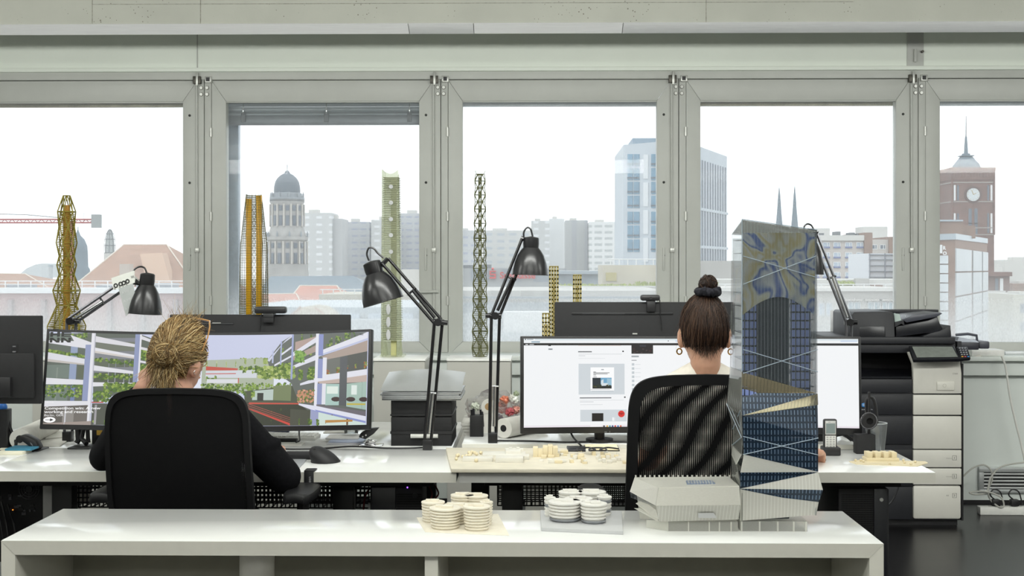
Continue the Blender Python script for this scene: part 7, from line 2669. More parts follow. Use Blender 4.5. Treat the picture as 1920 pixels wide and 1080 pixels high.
# --- right part of the right desk: phone, headset, tumbler
ph = thing('cordless_phone', 'grey and black cordless phone upright in its cradle', 'phone', (X(1557, 4.5), 4.52, ZD))
Yh = 4.5
obj('cradle', MB().bx(X(1543, Yh), X(1575, Yh), Yh - .015, Yh + .045, ZD, Z(837, Yh)), M_black, ph, .004)
hs = obj('handset', MB().pbx(1544.5, 1570, 786, 842, Yh, .02), M_black, ph, .006)
obj('face', MB().pbx(1547.5, 1567.5, 789, 815, Yh - .001, .004), mat('phone_silver', '#c9cac8', rough=.35, metal=.3), hs, .001)
obj('display', MB().pbx(1549, 1566, 794, 813, Yh - .002, .003), mat('phone_lcd', '#7f8b8b', rough=.25), hs)
obj('key_plate', MB().pbx(1547.5, 1567.5, 817, 840, Yh - .001, .004), mat('phone_keys', '#dcdcd8', rough=.4), hs, .001)
first = None
for rr in range(5):
    for cc in range(3):
        a = MB().pbx(1549.5 + cc * 6, 1553.5 + cc * 6, 818.5 + rr * 4.3, 821 + rr * 4.3, Yh - .002, .002)
        obj('key', a, mat('phone_key', '#a9aaa8', rough=.4), hs, smooth=0)
letters('lettering', 'unify', .004, W(1553, 792, Yh - .002), (1, 0, 0), (0, 0, 1), M_black, hs)
hd = thing('headset', 'black headset hanging on a black stand before the printer', 'headset', on(1625, 853))
p_ = on(1622, 853)
Yh = p_.y + .02
obj('stand_foot', MB().pbx(1606, 1642, 815, 853, Yh, .05), M_blackm, hd, .004)
obj('stand_post', MB().cyl(W(1629.5, 815, Yh + .02), W(1629.5, 735, Yh + .02), .005, n=10), M_black, hd)
obj('ear_cushion', MB().lathe([(.012, 0), (.026, 0), (.03, .006), (.026, .014), (.012, .014)], Matrix.Translation(W(1629, 789, Yh - .01)) @ Matrix.Rotation(PI / 2, 4, 'X'), 28), M_black, hd)
obj('ear_cup', MB().cyl(W(1629, 789, Yh - .008), W(1629, 789, Yh + .02), .022, n=24), M_blackm, hd)
obj('ear_ring', MB().ring([W(1629 + 15 * math.cos(k * PI / 14), 789 + 15 * math.sin(k * PI / 14), Yh - .026) for k in range(28)], .0016, 6), mat('ring_shine', '#8a8a8e', rough=.2, metal=.7), hd)
obj('headband', MB().tube(smooth([tuple(W(a, b_, Yh + .03)) for a, b_ in ((1625, 775), (1624, 755), (1627, 746), (1635, 745), (1640, 755), (1643, 775), (1644, 795))], 5), .006, 8), M_black, hd)
tg = thing('tumbler', 'clear drinking glass with some water on the small block model', 'glass', on(1647, 852))
p_ = on(1647, 850)
tg.location = (p_.x, p_.y + .03, ZD)
s_ = S(p_.y)
M_gl2 = thin_glass('tumbler_glass2', tint=(.95, .965, .965), refl=.9, dust_haze=.1, dust_col='#f4f6f8')
hgt = 55 * s_
obj('wall', MB().lathe([(13.5 * s_, 0), (15 * s_, .002), (20.5 * s_, hgt), (19.3 * s_, hgt), (14.2 * s_, .008), (.001, .008)], Matrix.Translation(tg.location), 32), M_gl2, tg)
obj('water', MB().lathe([(.001, .009), (14 * s_, .009), (14.8 * s_, .022), (.001, .022)], Matrix.Translation(tg.location), 28), thin_glass('water_clear', tint=(.85, .9, .92), refl=1.0), tg)
obj('rim', MB().ring([Vector(tg.location) + Vector((20 * s_ * math.cos(k * PI / 16), 20 * s_ * math.sin(k * PI / 16), hgt)) for k in range(32)], .0011, 6), mat('rim_glass', '#e8ecee', rough=.1), tg)
bm_.location.y += 0
mm = thing('mouse', 'small black mouse under the dark-haired person\'s hand', 'mouse', on(1540, 868))
p_ = on(1541, 866)
obj('shell', MB().lathe([(.001, .028), (.018, .026), (.027, .014), (.029, 0)], Matrix.Translation((p_.x - .006, p_.y + .04, ZD)), 24), M_black, mm)
obj('button', MB().bx(p_.x - .016, p_.x + .004, p_.y + .012, p_.y + .03, ZD + .015, ZD + .021), M_blackm, mm, .002)

# --- computers under the desks
def pc_case(label, p0, p1, Y, dep, z0, z1, front=True):
    r = thing('desktop_computer', label, 'computer', ((X(p0, Y) + X(p1, Y)) / 2, Y + dep / 2, z0), 'computers under the desks')
    x0, x1 = X(p0, Y), X(p1, Y)
    obj('case', MB().bx(x0, x1, Y, Y + dep, z0, z1), M_blackm, r, .004)
    return r, x0, x1


zu = ZD - ths - .031
r, x0, x1 = pc_case('black computer hung under the left desk near the drawer box', 694, 792, 4.27, .18, .42, zu)
g = MB()
for i in range(24):
    for j in range(12):
        g.box((x0 + .09 + i * .0035 - .0017 * (j % 2), 4.2695, .645 - j * .008), (.0022, .002, .004))
obj('grille', g, mat('grille_black', '#050506', rough=.9), r, kind='stuff', smooth=0)
obj('front_frame', MB().bx(x0 + .005, x0 + .085, 4.264, 4.272, .44, .67), PK2, r, .002)
obj('power_button', MB().cyl((x1 - .025, 4.271, .64), (x1 - .025, 4.266, .64), .009, n=16), PK2, r)
obj('lamp_dot', MB().box((x0 + .125, 4.268, .668), (.004, .002, .004)), mat('led_violet', '#a060ff', emit='#a060ff', estr=3), r)
r, x0, x1 = pc_case('black computer tower under the right desk end', 1572, 1667, 4.2, .42, .17, zu)
g = MB()
for i in range(22):
    for j in range(64):
        g.box((x0 + .012 + i * .0048, 4.1995, .66 - j * .0072), (.0032, .002, .0045))
obj('grille', g, mat('grille_black', '#050506'), r, kind='stuff', smooth=0)
obj('port_panel', MB().bx(x1 - .05, x1 - .006, 4.196, 4.203, .2, .68), PK2, r, .002)
for z_ in (.40, .37):
    obj('port', MB().box((x1 - .026, 4.195, z_), (.008, .003, .016)), M_hinge, r)
obj('power_button', MB().cyl((x1 - .026, 4.196, .645), (x1 - .026, 4.193, .645), .006, n=14), M_hinge, r)
r, x0, x1 = pc_case('computer seen from the back with fan and white side panel, far left', -30, 80, 4.5, .2, .36, zu - .0)
obj('side_panel', MB().pbx(80, 115, 911, 1000, 4.5, .2), mat('case_white', '#c9c9c6', rough=.5), r, .002)
fc = W(55, 917, 4.497)
obj('fan_hub', MB().cyl(fc, fc + Vector((0, -.004, 0)), .012, n=16), M_black, r)
fn = MB()
for k in range(1, 5):
    fn.ring([fc + Vector((.009 * k * math.cos(a * PI / 12), -.003, .009 * k * math.sin(a * PI / 12))) for a in range(24)], .001, 5)
for a in range(8):
    fn.cyl(fc + Vector((0, -.003, 0)), fc + Vector((.036 * math.cos(a * PI / 4), -.003, .036 * math.sin(a * PI / 4))), .001, n=4)
obj('fan_guard', fn, mat('guard_grey', '#4c4c50', rough=.4), r, kind='stuff')
for i in range(16):
    obj('port', MB().box(W(random.uniform(0, 74), random.uniform(928, 965), 4.498), (random.uniform(.006, .016), .004, random.uniform(.004, .01))), random.choice((M_black, mat('port_grey', '#55565a', rough=.4))), r, smooth=0)
obj('lamp_dot', MB().box(W(24, 956, 4.496), (.003, .002, .003)), mat('led_orange', '#ff8a30', emit='#ff8a30', estr=3), r)
for i, (a, b_, c_) in enumerate(((2, 20, 'thick'), (14, 34, 'thin'), (-8, 10, 'left-hand'))):
    cable('power_cable', c_ + ' black cable hanging from the far left computer', [W(a, 940 + 6 * i, 4.47), W(a + 6, 965, 4.46), W(b_ - 8, 985, 4.45), W(b_, 1040, 4.45)], .005 - .001 * i, M_black)
for i, (a, lab) in enumerate(((800, 'dark red cable under the left desk near its right end'), (812, 'second dark red cable under the left desk near its right end'))):
    cable('red_cable', lab, [W(a - 4, 900, 4.5), W(a + 10, 925, 4.48), W(a + 4 - 8 * i, 945, 4.48), W(a - 2, 975, 4.48)], .003, mat('cable_darkred', '#6a1f24', rough=.5))
cable('red_cable', 'dark red cable hanging left of the hung computer', [W(706, 908, 4.44), W(690, 920, 4.40), W(683, 940, 4.40), W(681, 970, 4.40)], .003, mat('cable_darkred', '#6a1f24'))
bxx = tag(obj('power_brick', MB().pbx(640, 676, 906, 918, 4.4, .05), M_black, None, .004), 'black power brick under the left desk', 'adapter')

# --- right wall: vent grille, extension lead, cables, white tray on the sill
vg = thing('vent_grille', 'silver ventilation grille low on the wall at the right', 'vent', (X(1880, YP), YP, Z(925, YP)))
m_v = mat('vent_alu', '#b5b8b8', rough=.4, metal=.4)
x0, x1 = X(1833, YP), X(2040, YP)
z0, z1 = Z(920, YP), Z(873, YP)
yv = YP - .03
obj('frame', MB().bx(x0, x1, yv, YP - .001, z1 - .028, z1), m_v, vg, .002)
obj('frame', MB().bx(x0, x1, yv, YP - .001, z0, z0 + .02), m_v, vg, .002)
obj('frame', MB().bx(x0, x0 + .028, yv, YP - .001, z0 + .0205, z1 - .0285), m_v, vg, .002)
obj('recess', MB().bx(x0 + .02, x1, YP - .006, YP - .002, z0 + .01, z1 - .01), M_black, vg)
for i in range(5):
    z_ = z0 + .024 + i * .0205
    obj('slat', MB().bx(x0 + .028, x1, yv + .006, YP - .006, z_, z_ + .009), mat('slat_light', '#d3d5d5', rough=.35, metal=.4), vg, .001)
ws = thing('power_strip', 'white power strip on the dark floor below the grille', 'power strip', (X(1885, 7.3), 7.3, 0))
Ys = G(1880, 966, 0).y
obj('body', MB().bx(X(1838, Ys), X(1990, Ys), Ys, Ys + .06, .0, .045), mat('strip_white2', '#e3e3de', rough=.4), ws, .004)
for i in range(3):
    xx = X(1862 + i * 26, Ys)
    obj('socket', MB().cyl((xx, Ys + .03, .045), (xx, Ys + .03, .047), .018, n=18), mat('socket_grey', '#bcbcb8'), ws)
for i, a in enumerate((1870, 1905)):
    pl = thing('plug', ('left' if i == 0 else 'right') + ' black plug with its cable in the floor power strip', 'plug', (X(a, Ys), Ys + .03, .047))
    obj('body', MB().bx(X(a - 7, Ys), X(a + 8, Ys), Ys + .012, Ys + .05, .047, .085), M_black, pl, .005)
    obj('cable', MB().tube(smooth([tuple(Vector((X(a + dx, Ys), Ys + .03, z_))) for dx, z_ in ((0, .08), (-10, .11), (-4, .14), (8, .13), (13, .09), (15, .05))], 5), .004, 8), M_black, pl)
cable('white_cable', 'white cable hanging from the sill down to the power strip', [W(1878, 668, 7.5), W(1886, 690, 7.5), W(1893, 740, 7.5), W(1905, 795, 7.5), W(1914, 830, 7.5), W(1925, 880, 7.5)], .006, mat('cable_white', '#e0e0da', rough=.5))
cable('grey_cable', 'pale grey cable looping in front of the grille', [W(1806, 893, 7.4), W(1825, 877, 7.4), W(1845, 872, 7.4), W(1858, 882, 7.4), W(1860, 900, 7.4), W(1853, 918, 7.4), W(1856, 935, 7.35), W(1872, 950, 7.3), W(1882, 948, 7.3), W(1876, 932, 7.3), W(1850, 922, 7.3), W(1825, 922, 7.3), W(1818, 924, 7.3), W(1830, 927, 7.3), W(1850, 922, 7.32), W(1858, 895, 7.38), W(1880, 874, 7.4), W(1930, 866, 7.4)], .005, mat('cable_grey', '#b5b5ae', rough=.5))
wt = thing('paper_tray', 'white plastic tray with sheets on the sill right of the printer', 'tray', (X(1850, 7.6), 7.62, zs))
obj('tray', MB().pbx(1822, 1884, 656, 668, 7.57, .16), mat('tray_white', '#eeeeea', rough=.4), wt, .006)
obj('sheet', MB().prism([W(1822, 671, 7.56), W(1838, 664, 7.565), W(1840, 670, 7.56)], (0, .1, 0)), M_paper, wt)
si = tag(obj('sill_strip', MB().bx(X(1885, 7.7), X(2000, 7.7), 7.7, 7.76, zs, zs + .02), mat('strip_alu', '#c9ccce', rough=.4, metal=.3), None, .002), 'aluminium strip lying on the sill at the right edge', 'strip')
cable('floor_cable', 'black cable from the printer to the floor near the computer tower', [W(1690, 895, 6.3), W(1682, 920, 6.3), W(1672, 940, 6.3), W(1660, 950, 6.3)], .005, M_black)
# ------------------------------------------------------------------ the two people
def remeshed(name, mb, voxel, m, parent, smooth_it=6):
    """fuse overlapping solids into one continuous skin"""
    bm = mb.bm
    bmesh.ops.recalc_face_normals(bm, faces=bm.faces)
    me = bpy.data.meshes.new('tmp')
    bm.to_mesh(me)
    bm.free()
    o = bpy.data.objects.new('tmp', me)
    COL.objects.link(o)
    md = o.modifiers.new('r', 'REMESH')
    md.mode = 'VOXEL'
    md.voxel_size = voxel
    sm_ = o.modifiers.new('s', 'SMOOTH')
    sm_.factor = .5
    sm_.iterations = smooth_it
    dg = bpy.context.evaluated_depsgraph_get()
    me2 = bpy.data.meshes.new_from_object(o.evaluated_get(dg))
    bpy.data.objects.remove(o)
    bpy.data.meshes.remove(me)
    me2.name = name
    base = top_of(parent).location
    me2.transform(Matrix.Translation(-base))
    me2.materials.clear()
    me2.materials.append(m)
    me2.shade_smooth()
    q = bpy.data.objects.new(name, me2)
    COL.objects.link(q)
    q.parent = parent
    return q


def cap(mb, p0, p1, r0, r1):
    mb.cyl(p0, p1, r0, r1, n=14)
    mb.ell(p0, r0, u=14, v=8)
    mb.ell(p1, r1, u=14, v=8)


def chain(mb, pts, rs):
    for i in range(len(pts) - 1):
        cap(mb, pts[i], pts[i + 1], rs[i], rs[i + 1])


def hand(mb, wrist, fwd, normal, side, curl=.5, sc=1.0, spread=.12):
    """palm, four fingers and a thumb; fwd = finger direction, normal = back of the hand, side = +1/-1 thumb side"""
    f = fwd.normalized()
    n = (normal - f * normal.dot(f)).normalized()
    r = f.cross(n) * side
    c = wrist + f * .045 * sc
    R = Matrix((r, f, n)).transposed()
    mb.ell(c, (.040 * sc, .050 * sc, .016 * sc), R, 16, 10)
    cap(mb, wrist, c, .022 * sc, .02 * sc)
    for i, (off, ln) in enumerate(((.03, .072), (.011, .08), (-.009, .074), (-.028, .058))):
        p = wrist + f * .082 * sc + r * off * sc
        d = (f + r * off * spread * 8).normalized()
        pts = [p - f * .012]
        a = 0
        for k, seg in enumerate((.45, .3, .25)):
            a += curl * (.7, 1.0, .8)[k]
            dd = d * math.cos(a) - n * math.sin(a)
            p = p + dd * ln * seg * sc
            pts.append(p)
        chain(mb, pts, [.0098 * sc, .0092 * sc, .0085 * sc, .0075 * sc])
    p = wrist + f * .022 * sc + r * .03 * sc
    q = p + (f * .55 + r * .75 - n * .25).normalized() * .04 * sc
    e = q + (f * .9 + r * .15 - n * (.2 + curl * .3)).normalized() * .034 * sc
    chain(mb, [p, q, e], [.013 * sc, .011 * sc, .0088 * sc])


def hair_mat(name, cols, rough=.42):
    m = bpy.data.materials.new(name)
    m.use_nodes = True
    N, L = m.node_tree.nodes, m.node_tree.links
    b = N['Principled BSDF']
    g = N.new('ShaderNodeNewGeometry')
    rp = N.new('ShaderNodeValToRGB')
    e = rp.color_ramp.elements
    e[0].color, e[1].color = lin(cols[0]) + (1,), lin(cols[-1]) + (1,)
    for i, c in enumerate(cols[1:-1]):
        x = e.new((i + 1) / (len(cols) - 1))
        x.color = lin(c) + (1,)
    L.new(g.outputs['Random Per Island'], rp.inputs['Fac'])
    L.new(rp.outputs['Color'], b.inputs['Base Color'])
    b.inputs['Roughness'].default_value = rough
    b.inputs['Specular IOR Level'].default_value = .35
    return m


def skin_mat(name, col):
    m = mat(name, col, rough=.5, var=.06, nscale=35, bump=.1, bscale=300)
    b = m.node_tree.nodes['Principled BSDF']
    b.inputs['Subsurface Weight'].default_value = .15
    b.inputs['Subsurface Radius'].default_value = (.01, .004, .002)
    return m


def slerp(a, b, t):
    d = max(-1, min(1, a.dot(b)))
    o = math.acos(d)
    if o < 1e-4:
        return a.copy()
    return (a * math.sin((1 - t) * o) + b * math.sin(t * o)) / math.sin(o)


def head_solids(mb, c, R, r):
    """skull, jaw, nose, ears, brow; local +Y is the face"""
    P = lambda x, y, z: c + R @ Vector((x, y, z))
    mb.ell(c, r, R, 24, 16)
    mb.ell(P(0, .03, -.055), (.055, .062, .062), R)
    cap(mb, P(0, .085, -.075), P(0, .082, -.09), .018, .016)
    cap(mb, P(0, .098, .0), P(0, .112, -.032), .008, .013)
    cap(mb, P(-.03, .088, .018), P(.03, .088, .018), .012, .012)
    cap(mb, P(-.018, .097, -.058), P(.018, .097, -.058), .007, .007)
    for s in (-1, 1):
        mb.ell(P(s * (r[0] + .004), -.008, -.022), (.009, .019, .031), R @ Matrix.Rotation(s * -.35, 3, 'Z'))
        mb.ell(P(s * (r[0] + .002), -.002, -.045), (.008, .01, .012), R)


def eyes(parent, c, R):
    for s in (-1, 1):
        obj('eye', MB().ell(c + R @ Vector((s * .031, .083, .003)), .011, u=12, v=8), mat('eye_white', '#dfe2e2', rough=.2), parent)
    obj('lips', MB().ell(c + R @ Vector((0, .1005, -.058)), (.022, .006, .007), R), mat('lip_tone', '#a86a60', rough=.5), parent)


rng = random.Random(5)


def strands(mb, paths, rad, sides=3):
    for pts, w in paths:
        k = len(pts)
        mb.tube(pts, rad, sides, cap=False, rs=[rad * w * (1 - .75 * (i / (k - 1)) ** 2) for i in range(k)])


def jit(a):
    return Vector((rng.uniform(-a, a), rng.uniform(-a, a), rng.uniform(-a, a)))


# ---------- blond person at the left desk
YA = 3.97
hipA = Vector((X(346, YA), 3.99, .62))
pa = thing('person', 'person with tied-up blond hair in a black sweater leaning on one hand', 'person', (hipA.x, hipA.y, 0), 'people at the desks')
HA = W(335, 668, 3.98)
RA = Matrix.Rotation(math.radians(-24), 3, 'Z') @ Matrix.Rotation(math.radians(9), 3, 'Y') @ Matrix.Rotation(math.radians(-8), 3, 'X')
rA = (.074, .092, .112)
skA = skin_mat('skin_fair', '#cf9f88')
shc = W(342, 772, 3.95)
sl_, sr_ = W(252, 792, 3.97), W(432, 790, 3.97)
elL, wrL = W(196, 856, 4.14), W(268, 726, 3.90)
elR, wrR = W(532, 893, 4.03), Vector((X(508, 4.35), 4.36, ZD + .03))
kn = [Vector((hipA.x + s * .13, 4.42, .49)) for s in (-1, 1)]
an = [Vector((hipA.x + s * .14, 4.40, .10)) for s in (-1, 1)]
b = MB()
head_solids(b, HA, RA, rA)
cap(b, HA + RA @ Vector((0, -.02, -.06)), shc + Vector((0, .01, -.02)), .052, .058)
chain(b, [shc + Vector((0, 0, -.04)), shc + Vector((0, 0, -.2)), hipA + Vector((0, 0, .12)), hipA], [.09, .11, .10, .11])
chain(b, [sl_, elL, wrL], [.048, .036, .025])
chain(b, [sr_, elR, wrR], [.048, .036, .025])
cap(b, sl_, sr_, .05, .05)
for i in range(2):
    chain(b, [hipA + Vector(((-.08, .08)[i], 0, 0)), kn[i], an[i]], [.085, .055, .04])
    cap(b, an[i] + Vector((0, 0, -.05)), an[i] + Vector((0, .16, -.06)), .04, .03)
hand(b, W(270, 722, 3.90), (W(290, 686, 3.93) - W(270, 722, 3.90)), Vector((-.6, -.75, .3)), -1, .85, .95)
hand(b, wrR, Vector((-.1, 1, 0)), Vector((0, 0, 1)), -1, .3, 1)
bodyA = remeshed('body', b, .005, skA, pa, 4)
eyes(bodyA, HA, RA)
swm = mat('sweater_black', '#131316', rough=.95, var=.2, nscale=120, spec=.15, bump=.3, bscale=400)
b = MB()
chain(b, [shc + Vector((0, .0, -.005)), shc + Vector((0, 0, -.08)), shc + Vector((0, 0, -.2)), hipA + Vector((0, 0, .12)), hipA], [.066, .105, .128, .125, .14])
cap(b, sl_, sr_, .066, .066)
chain(b, [sl_, elL, elL + (wrL - elL) * .86], [.064, .05, .036])
chain(b, [sr_, elR, elR + (wrR - elR) * .9], [.066, .056, .04])
for k in range(5):
    p = elR + (sr_ - elR) * (.1 + k * .17)
    b.ell(p + jit(.012), (.06, .058, .03), Matrix.Rotation(rng.uniform(-.6, .6), 3, 'Y'))
remeshed('sweater', b, .006, swm, bodyA, 4)
b = MB()
for i in range(2):
    chain(b, [hipA + Vector(((-.08, .08)[i], -.01, -.005)), kn[i], an[i] + Vector((0, 0, .02))], [.1, .07, .06])
cap(b, hipA - Vector((.07, 0, 0)), hipA + Vector((.07, 0, 0)), .11, .11)
remeshed('trousers', b, .009, mat('trousers_dark', '#1d2026', rough=.9, var=.1, nscale=80), bodyA, 3)
for i in range(2):
    q = an[i]
    obj('shoe', MB().ell(q + Vector((0, .06, -.055)), (.048, .13, .045)), mat('shoe_black', '#161618', rough=.5), bodyA)

hmA = hair_mat('hair_blond', ('#4a3622', '#a5834f', '#6e5232', '#c4a672', '#dcc596', '#3c2b1b'))


def hair_ok(d):
    """roots on the scalp: not the face, not below the nape"""
    if d.y > .55 and d.z < .62:
        return False
    if d.z < -.45 - .15 * max(0, -d.y):
        return False
    if abs(d.x) > .75 and d.z < -.05 and d.y > -.25:
        return False
    return True


def rdir():
    while True:
        v = Vector((rng.gauss(0, 1), rng.gauss(0, 1), rng.gauss(0, 1))).normalized()
        if hair_ok(v):
            return v


def on_head(c, R, r, d, k):
    return c + R @ Vector((d.x * r[0] * k, d.y * r[1] * k, d.z * r[2] * k))


def scalp(c, R, r, k, parent, m):
    mb = MB()
    n, vv = 40, 26
    ids = {}
    vs, fs = [], []
    for j in range(vv + 1):
        for i in range(n):
            th_, ph_ = PI * j / vv, 2 * PI * i / n
            vs.append(Vector((math.sin(th_) * math.cos(ph_), math.sin(th_) * math.sin(ph_), math.cos(th_))))
    for j in range(vv):
        for i in range(n):
            q = (j * n + i, j * n + (i + 1) % n, (j + 1) * n + (i + 1) % n, (j + 1) * n + i)
            if all(hair_ok(vs[t]) for t in q):
                fs.append(q)
    mb._new([on_head(c, R, r, v, k) for v in vs], fs)
    loose = [v for v in mb.bm.verts if not v.link_faces]
    bmesh.ops.delete(mb.bm, geom=loose, context='VERTS')
    return obj('scalp_hair', mb, m, parent, smooth=180)


hA = MB()
gat = Vector((.40, -.91, .02)).normalized()
bunA = on_head(HA, RA, rA, gat, 1.12)
P_ = []
for i in range(2600):
    d = rdir()
    kk = rng.uniform(1.03, 1.13)
    end = rng.uniform(.6, 1.0)
    wob = rng.uniform(-.16, .16)
    tgt = (gat + Vector((rng.gauss(0, .14), 0, rng.gauss(0, .14)))).normalized()
    pts = []
    ax = Vector((rng.uniform(-1, 1), rng.uniform(-1, 1), rng.uniform(-1, 1))).normalized()
    for t in range(8):
        u = t / 7 * end
        v = slerp(d, tgt, u)
        v = (v + ax * wob * math.sin(u * 5)).normalized()
        pts.append(on_head(HA, RA, rA, v, kk + .07 * math.sin(u * PI) * rng.uniform(.6, 1.2)))
    P_.append((pts, rng.uniform(.7, 1.5)))
# the knot
for i in range(520):
    a0, tilt = rng.uniform(0, 2 * PI), rng.uniform(-1.0, 1.0)
    rr = rng.uniform(.016, .034)
    span = rng.uniform(1.2, 3.6)
    axm = Matrix.Rotation(tilt, 3, 'X') @ Matrix.Rotation(rng.uniform(-.8, .8), 3, 'Z')
    pts = [bunA + RA @ (axm @ Vector((math.cos(a0 + span * t / 7) * rr * 1.15, -.012 + rng.uniform(-.002, .002), math.sin(a0 + span * t / 7) * rr))) + RA @ Vector((0, -.010, 0)) for t in range(8)]
    P_.append((pts, rng.uniform(.7, 1.4)))
# loose ends at the nape, flyaways on the crown
for i in range(520):
    d = Vector((rng.uniform(-.35, .6), -.75 + rng.uniform(-.2, .2), rng.uniform(-.5, -.05))).normalized()
    p = on_head(HA, RA, rA, d, 1.06)
    L_ = rng.uniform(.03, .085)
    dr = Vector((rng.uniform(-.35, .35), rng.uniform(-.5, .05), -1)).normalized()
    cv = jit(.35)
    P_.append(([p + dr * L_ * t / 6 + cv * L_ * (t / 6) ** 2 for t in range(7)], rng.uniform(.7, 1.4)))
for i in range(150):
    d = Vector((rng.uniform(-.6, .75), rng.uniform(-.5, .5), 1)).normalized()
    p = on_head(HA, RA, rA, d, 1.06)
    L_ = rng.uniform(.015, .05)
    dr = (RA @ d + jit(.7)).normalized()
    cv = jit(.9)
    P_.append(([p + dr * L_ * t / 6 + cv * L_ * (t / 6) ** 2 for t in range(7)], .5))
strands(hA, P_, .0011)
hoA = obj('hair', hA, hmA, bodyA, smooth=180, kind='stuff')
scalp(HA, RA, rA, 1.045, bodyA, mat('scalp_blond', '#6b4f32', rough=.7, var=.3, nscale=90))
obj('hair_knot', MB().ell(bunA + RA @ Vector((0, -.004, 0)), (.033, .022, .03), RA), mat('scalp_blond', '#6b4f32'), bodyA)
# glasses pushed up into the hair
gl = MB()
gp = [(.079, -.012, -.02), (.082, .0, .03), (.078, .02, .075), (.062, .04, .108)]
gl.tube([HA + RA @ Vector(p) for p in gp], .0026, 6)
gO = obj('glasses', gl, mat('glasses_frame', '#b98a52', rough=.2, coat=.5), bodyA)
gl = MB()
gl.tube([HA + RA @ Vector((-p[0], p[1], p[2])) for p in gp], .0026, 6)
gl.tube([HA + RA @ Vector(p) for p in ((-.062, .04, .108), (-.03, .075, .125), (0, .08, .125), (.03, .075, .125), (.062, .04, .108))], .003, 6)
obj('glasses_front', gl, mat('glasses_frame', '#b98a52'), gO)
obj('earring', MB().ring([HA + RA @ Vector((.084, -.012 + .006 * math.cos(a * PI / 6), -.036 + .006 * math.sin(a * PI / 6))) for a in range(12)], .0011, 5), mat('silver', '#d8d8da', rough=.15, metal=1), bodyA)

# ---------- dark-haired person at the right desk
hipB = Vector((X(1316, 3.97), 3.97, .62))
pb_ = thing('person', 'person with dark hair in a topknot and white shirt using a mouse', 'person', (hipB.x, hipB.y, 0), 'people at the desks')
HB = W(1321, 620, 4.05)
RB = Matrix.Rotation(math.radians(-3), 3, 'Z') @ Matrix.Rotation(math.radians(-4), 3, 'X')
rB = (.072, .092, .108)
skB = skin_mat('skin_light', '#c99a80')
shc = W(1322, 712, 4.03)
sl_, sr_ = W(1232, 745, 4.03), W(1412, 745, 4.03)
elL, wrL = W(1215, 868, 4.12), Vector((X(1265, 4.4), 4.5, ZD + .075))
elR, wrR = W(1452, 862, 4.12), W(1520, 855, 4.24)
wrR.z = ZD + .045
kn = [Vector((hipB.x + s * .12, 4.41, .49)) for s in (-1, 1)]
an = [Vector((hipB.x + s * .13, 4.39, .10)) for s in (-1, 1)]
b = MB()
head_solids(b, HB, RB, rB)
chain(b, [HB + RB @ Vector((0, -.025, -.055)), HB + RB @ Vector((0, -.03, -.11)), shc + Vector((0, .0, -.01))], [.05, .047, .056])
for s in (-1, 1):
    cap(b, shc + Vector((s * .02, 0, -.02)), shc + Vector((s * .09, 0, -.055)), .035, .035)
chain(b, [shc + Vector((0, 0, -.05)), shc + Vector((0, 0, -.2)), hipB + Vector((0, 0, .12)), hipB], [.08, .1, .09, .11])
chain(b, [sl_, elL, wrL], [.042, .033, .023])
chain(b, [sr_, elR, wrR], [.042, .033, .023])
cap(b, sl_, sr_, .043, .043)
for i in range(2):
    chain(b, [hipB + Vector(((-.08, .08)[i], 0, 0)), kn[i], an[i]], [.08, .052, .036])
    cap(b, an[i] + Vector((0, 0, -.05)), an[i] + Vector((0, .15, -.06)), .037, .028)
hand(b, wrR, Vector((.35, .9, -.05)), Vector((.05, 0, 1)), -1, .55, .95)
hand(b, wrL, Vector((.15, 1, 0)), Vector((0, 0, 1)), 1, .35, .95)
bodyB = remeshed('body', b, .0048, skB, pb_, 4)
eyes(bodyB, HB, RB)
b = MB()
chain(b, [shc + Vector((0, 0, -.005)), shc + Vector((0, 0, -.08)), shc + Vector((0, 0, -.2)), hipB + Vector((0, 0, .12)), hipB], [.062, .098, .118, .112, .13])
for s in (-1, 1):
    cap(b, shc + Vector((s * .03, 0, .006)), shc + Vector((s * .1, 0, -.03)), .052, .05)
cap(b, sl_, sr_, .056, .056)
chain(b, [sl_, sl_ + (elL - sl_) * .55], [.06, .058])
chain(b, [sr_, sr_ + (elR - sr_) * .55], [.06, .058])
remeshed('shirt', b, .006, mat('shirt_white', '#e3ddd2', rough=.85, var=.04, nscale=60, bump=.2, bscale=60), bodyB, 4)
b = MB()
for i in range(2):
    chain(b, [hipB + Vector(((-.08, .08)[i], -.01, -.005)), kn[i], an[i] + Vector((0, 0, .02))], [.095, .066, .055])
cap(b, hipB - Vector((.07, 0, 0)), hipB + Vector((.07, 0, 0)), .108, .108)
remeshed('trousers', b, .009, mat('trousers_black', '#18191c', rough=.9, var=.1, nscale=80), bodyB, 3)
for i in range(2):
    obj('shoe', MB().ell(an[i] + Vector((0, .06, -.055)), (.045, .125, .045)), mat('shoe_white', '#c9c9c6', rough=.5), bodyB)

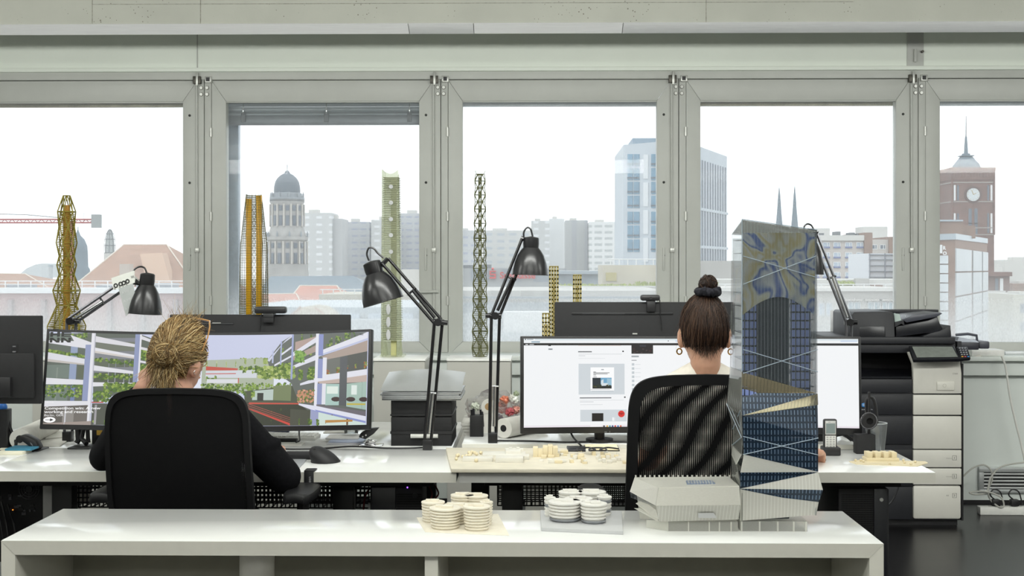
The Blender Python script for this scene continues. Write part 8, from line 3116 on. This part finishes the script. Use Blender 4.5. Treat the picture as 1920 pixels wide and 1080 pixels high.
hmB = hair_mat('hair_dark', ('#1c1310', '#35241c', '#2a1c16', '#4a3428', '#5d4636', '#18100d'))
hB = MB()
gat = Vector((.10, -.30, .95)).normalized()
bunB = on_head(HB, RB, rB, gat, 1.18) + Vector((0, 0, .012))
P_ = []
for i in range(3000):
    d = rdir()
    kk = rng.uniform(1.02, 1.09)
    end = rng.uniform(.55, 1.0)
    tgt = (gat + Vector((rng.gauss(0, .12), rng.gauss(0, .12), 0))).normalized()
    ax = jit(1).normalized()
    wob = rng.uniform(-.05, .05)
    pts = []
    for t in range(8):
        u = t / 7 * end
        v = (slerp(d, tgt, u) + ax * wob * math.sin(u * 5)).normalized()
        pts.append(on_head(HB, RB, rB, v, kk + .05 * math.sin(u * PI) * rng.uniform(.5, 1.2)))
    P_.append((pts, rng.uniform(.7, 1.4)))
for i in range(420):
    a0 = rng.uniform(0, 2 * PI)
    rr = rng.uniform(.012, .031)
    span = rng.uniform(1.2, 3.4)
    axm = Matrix.Rotation(rng.uniform(-1.4, 1.4), 3, 'X') @ Matrix.Rotation(rng.uniform(-1.4, 1.4), 3, 'Y')
    P_.append(([bunB + Vector((0, 0, .012)) + axm @ Vector((math.cos(a0 + span * t / 7) * rr, math.sin(a0 + span * t / 7) * rr, rng.uniform(-.002, .002))) for t in range(8)], rng.uniform(.7, 1.3)))
for i in range(130):
    d = Vector((rng.uniform(-.5, .5), -.85, rng.uniform(-.55, -.4))).normalized()
    p = on_head(HB, RB, rB, d, 1.04)
    L_ = rng.uniform(.012, .035)
    dr = Vector((rng.uniform(-.3, .3), -.1, -1)).normalized()
    cv = jit(.4)
    P_.append(([p + dr * L_ * t / 6 + cv * L_ * (t / 6) ** 2 for t in range(7)], .6))
for i in range(90):
    sd = rng.choice((-1, -1, 1))
    d = Vector((sd * .95, rng.uniform(-.3, .3), rng.uniform(-.1, .8))).normalized()
    p = on_head(HB, RB, rB, d, 1.05)
    L_ = rng.uniform(.02, .05)
    dr = (RB @ d * .6 + Vector((0, 0, -.7)) + jit(.4)).normalized()
    cv = Vector((-sd * .5, 0, -.3)) + jit(.4)
    P_.append(([p + dr * L_ * t / 6 + cv * L_ * (t / 6) ** 2 for t in range(7)], .4))
strands(hB, P_, .0010)
obj('hair', hB, hmB, bodyB, smooth=180, kind='stuff')
scalp(HB, RB, rB, 1.035, bodyB, mat('scalp_dark', '#231813', rough=.7, var=.3, nscale=90))
obj('topknot', MB().ell(bunB + Vector((0, 0, .012)), (.03, .028, .026)), mat('scalp_dark', '#231813'), bodyB)
sc_ = MB()
nsc = 36
sc_.ring([bunB + Vector(((.030 + .006 * math.sin(k * 2.6)) * math.cos(k * 2 * PI / nsc), (.030 + .006 * math.cos(k * 3.1)) * math.sin(k * 2 * PI / nsc), -.012 + .006 * math.sin(k * 1.9))) for k in range(nsc)], .0125, 8)
obj('scrunchie', sc_, mat('scrunchie_navy', '#1c1c24', rough=.9, var=.3, nscale=90, bump=.4, bscale=120), bodyB, smooth=180)
for s in (-1, 1):
    c_ = HB + RB @ Vector((s * .080, -.012, -.066))
    obj('earring', MB().ring([c_ + Vector((.008 * math.cos(a * PI / 7), 0, .009 * math.sin(a * PI / 7))) for a in range(14)], .0022, 6), mat('gold', '#d8a850', rough=.15, metal=1), bodyB)
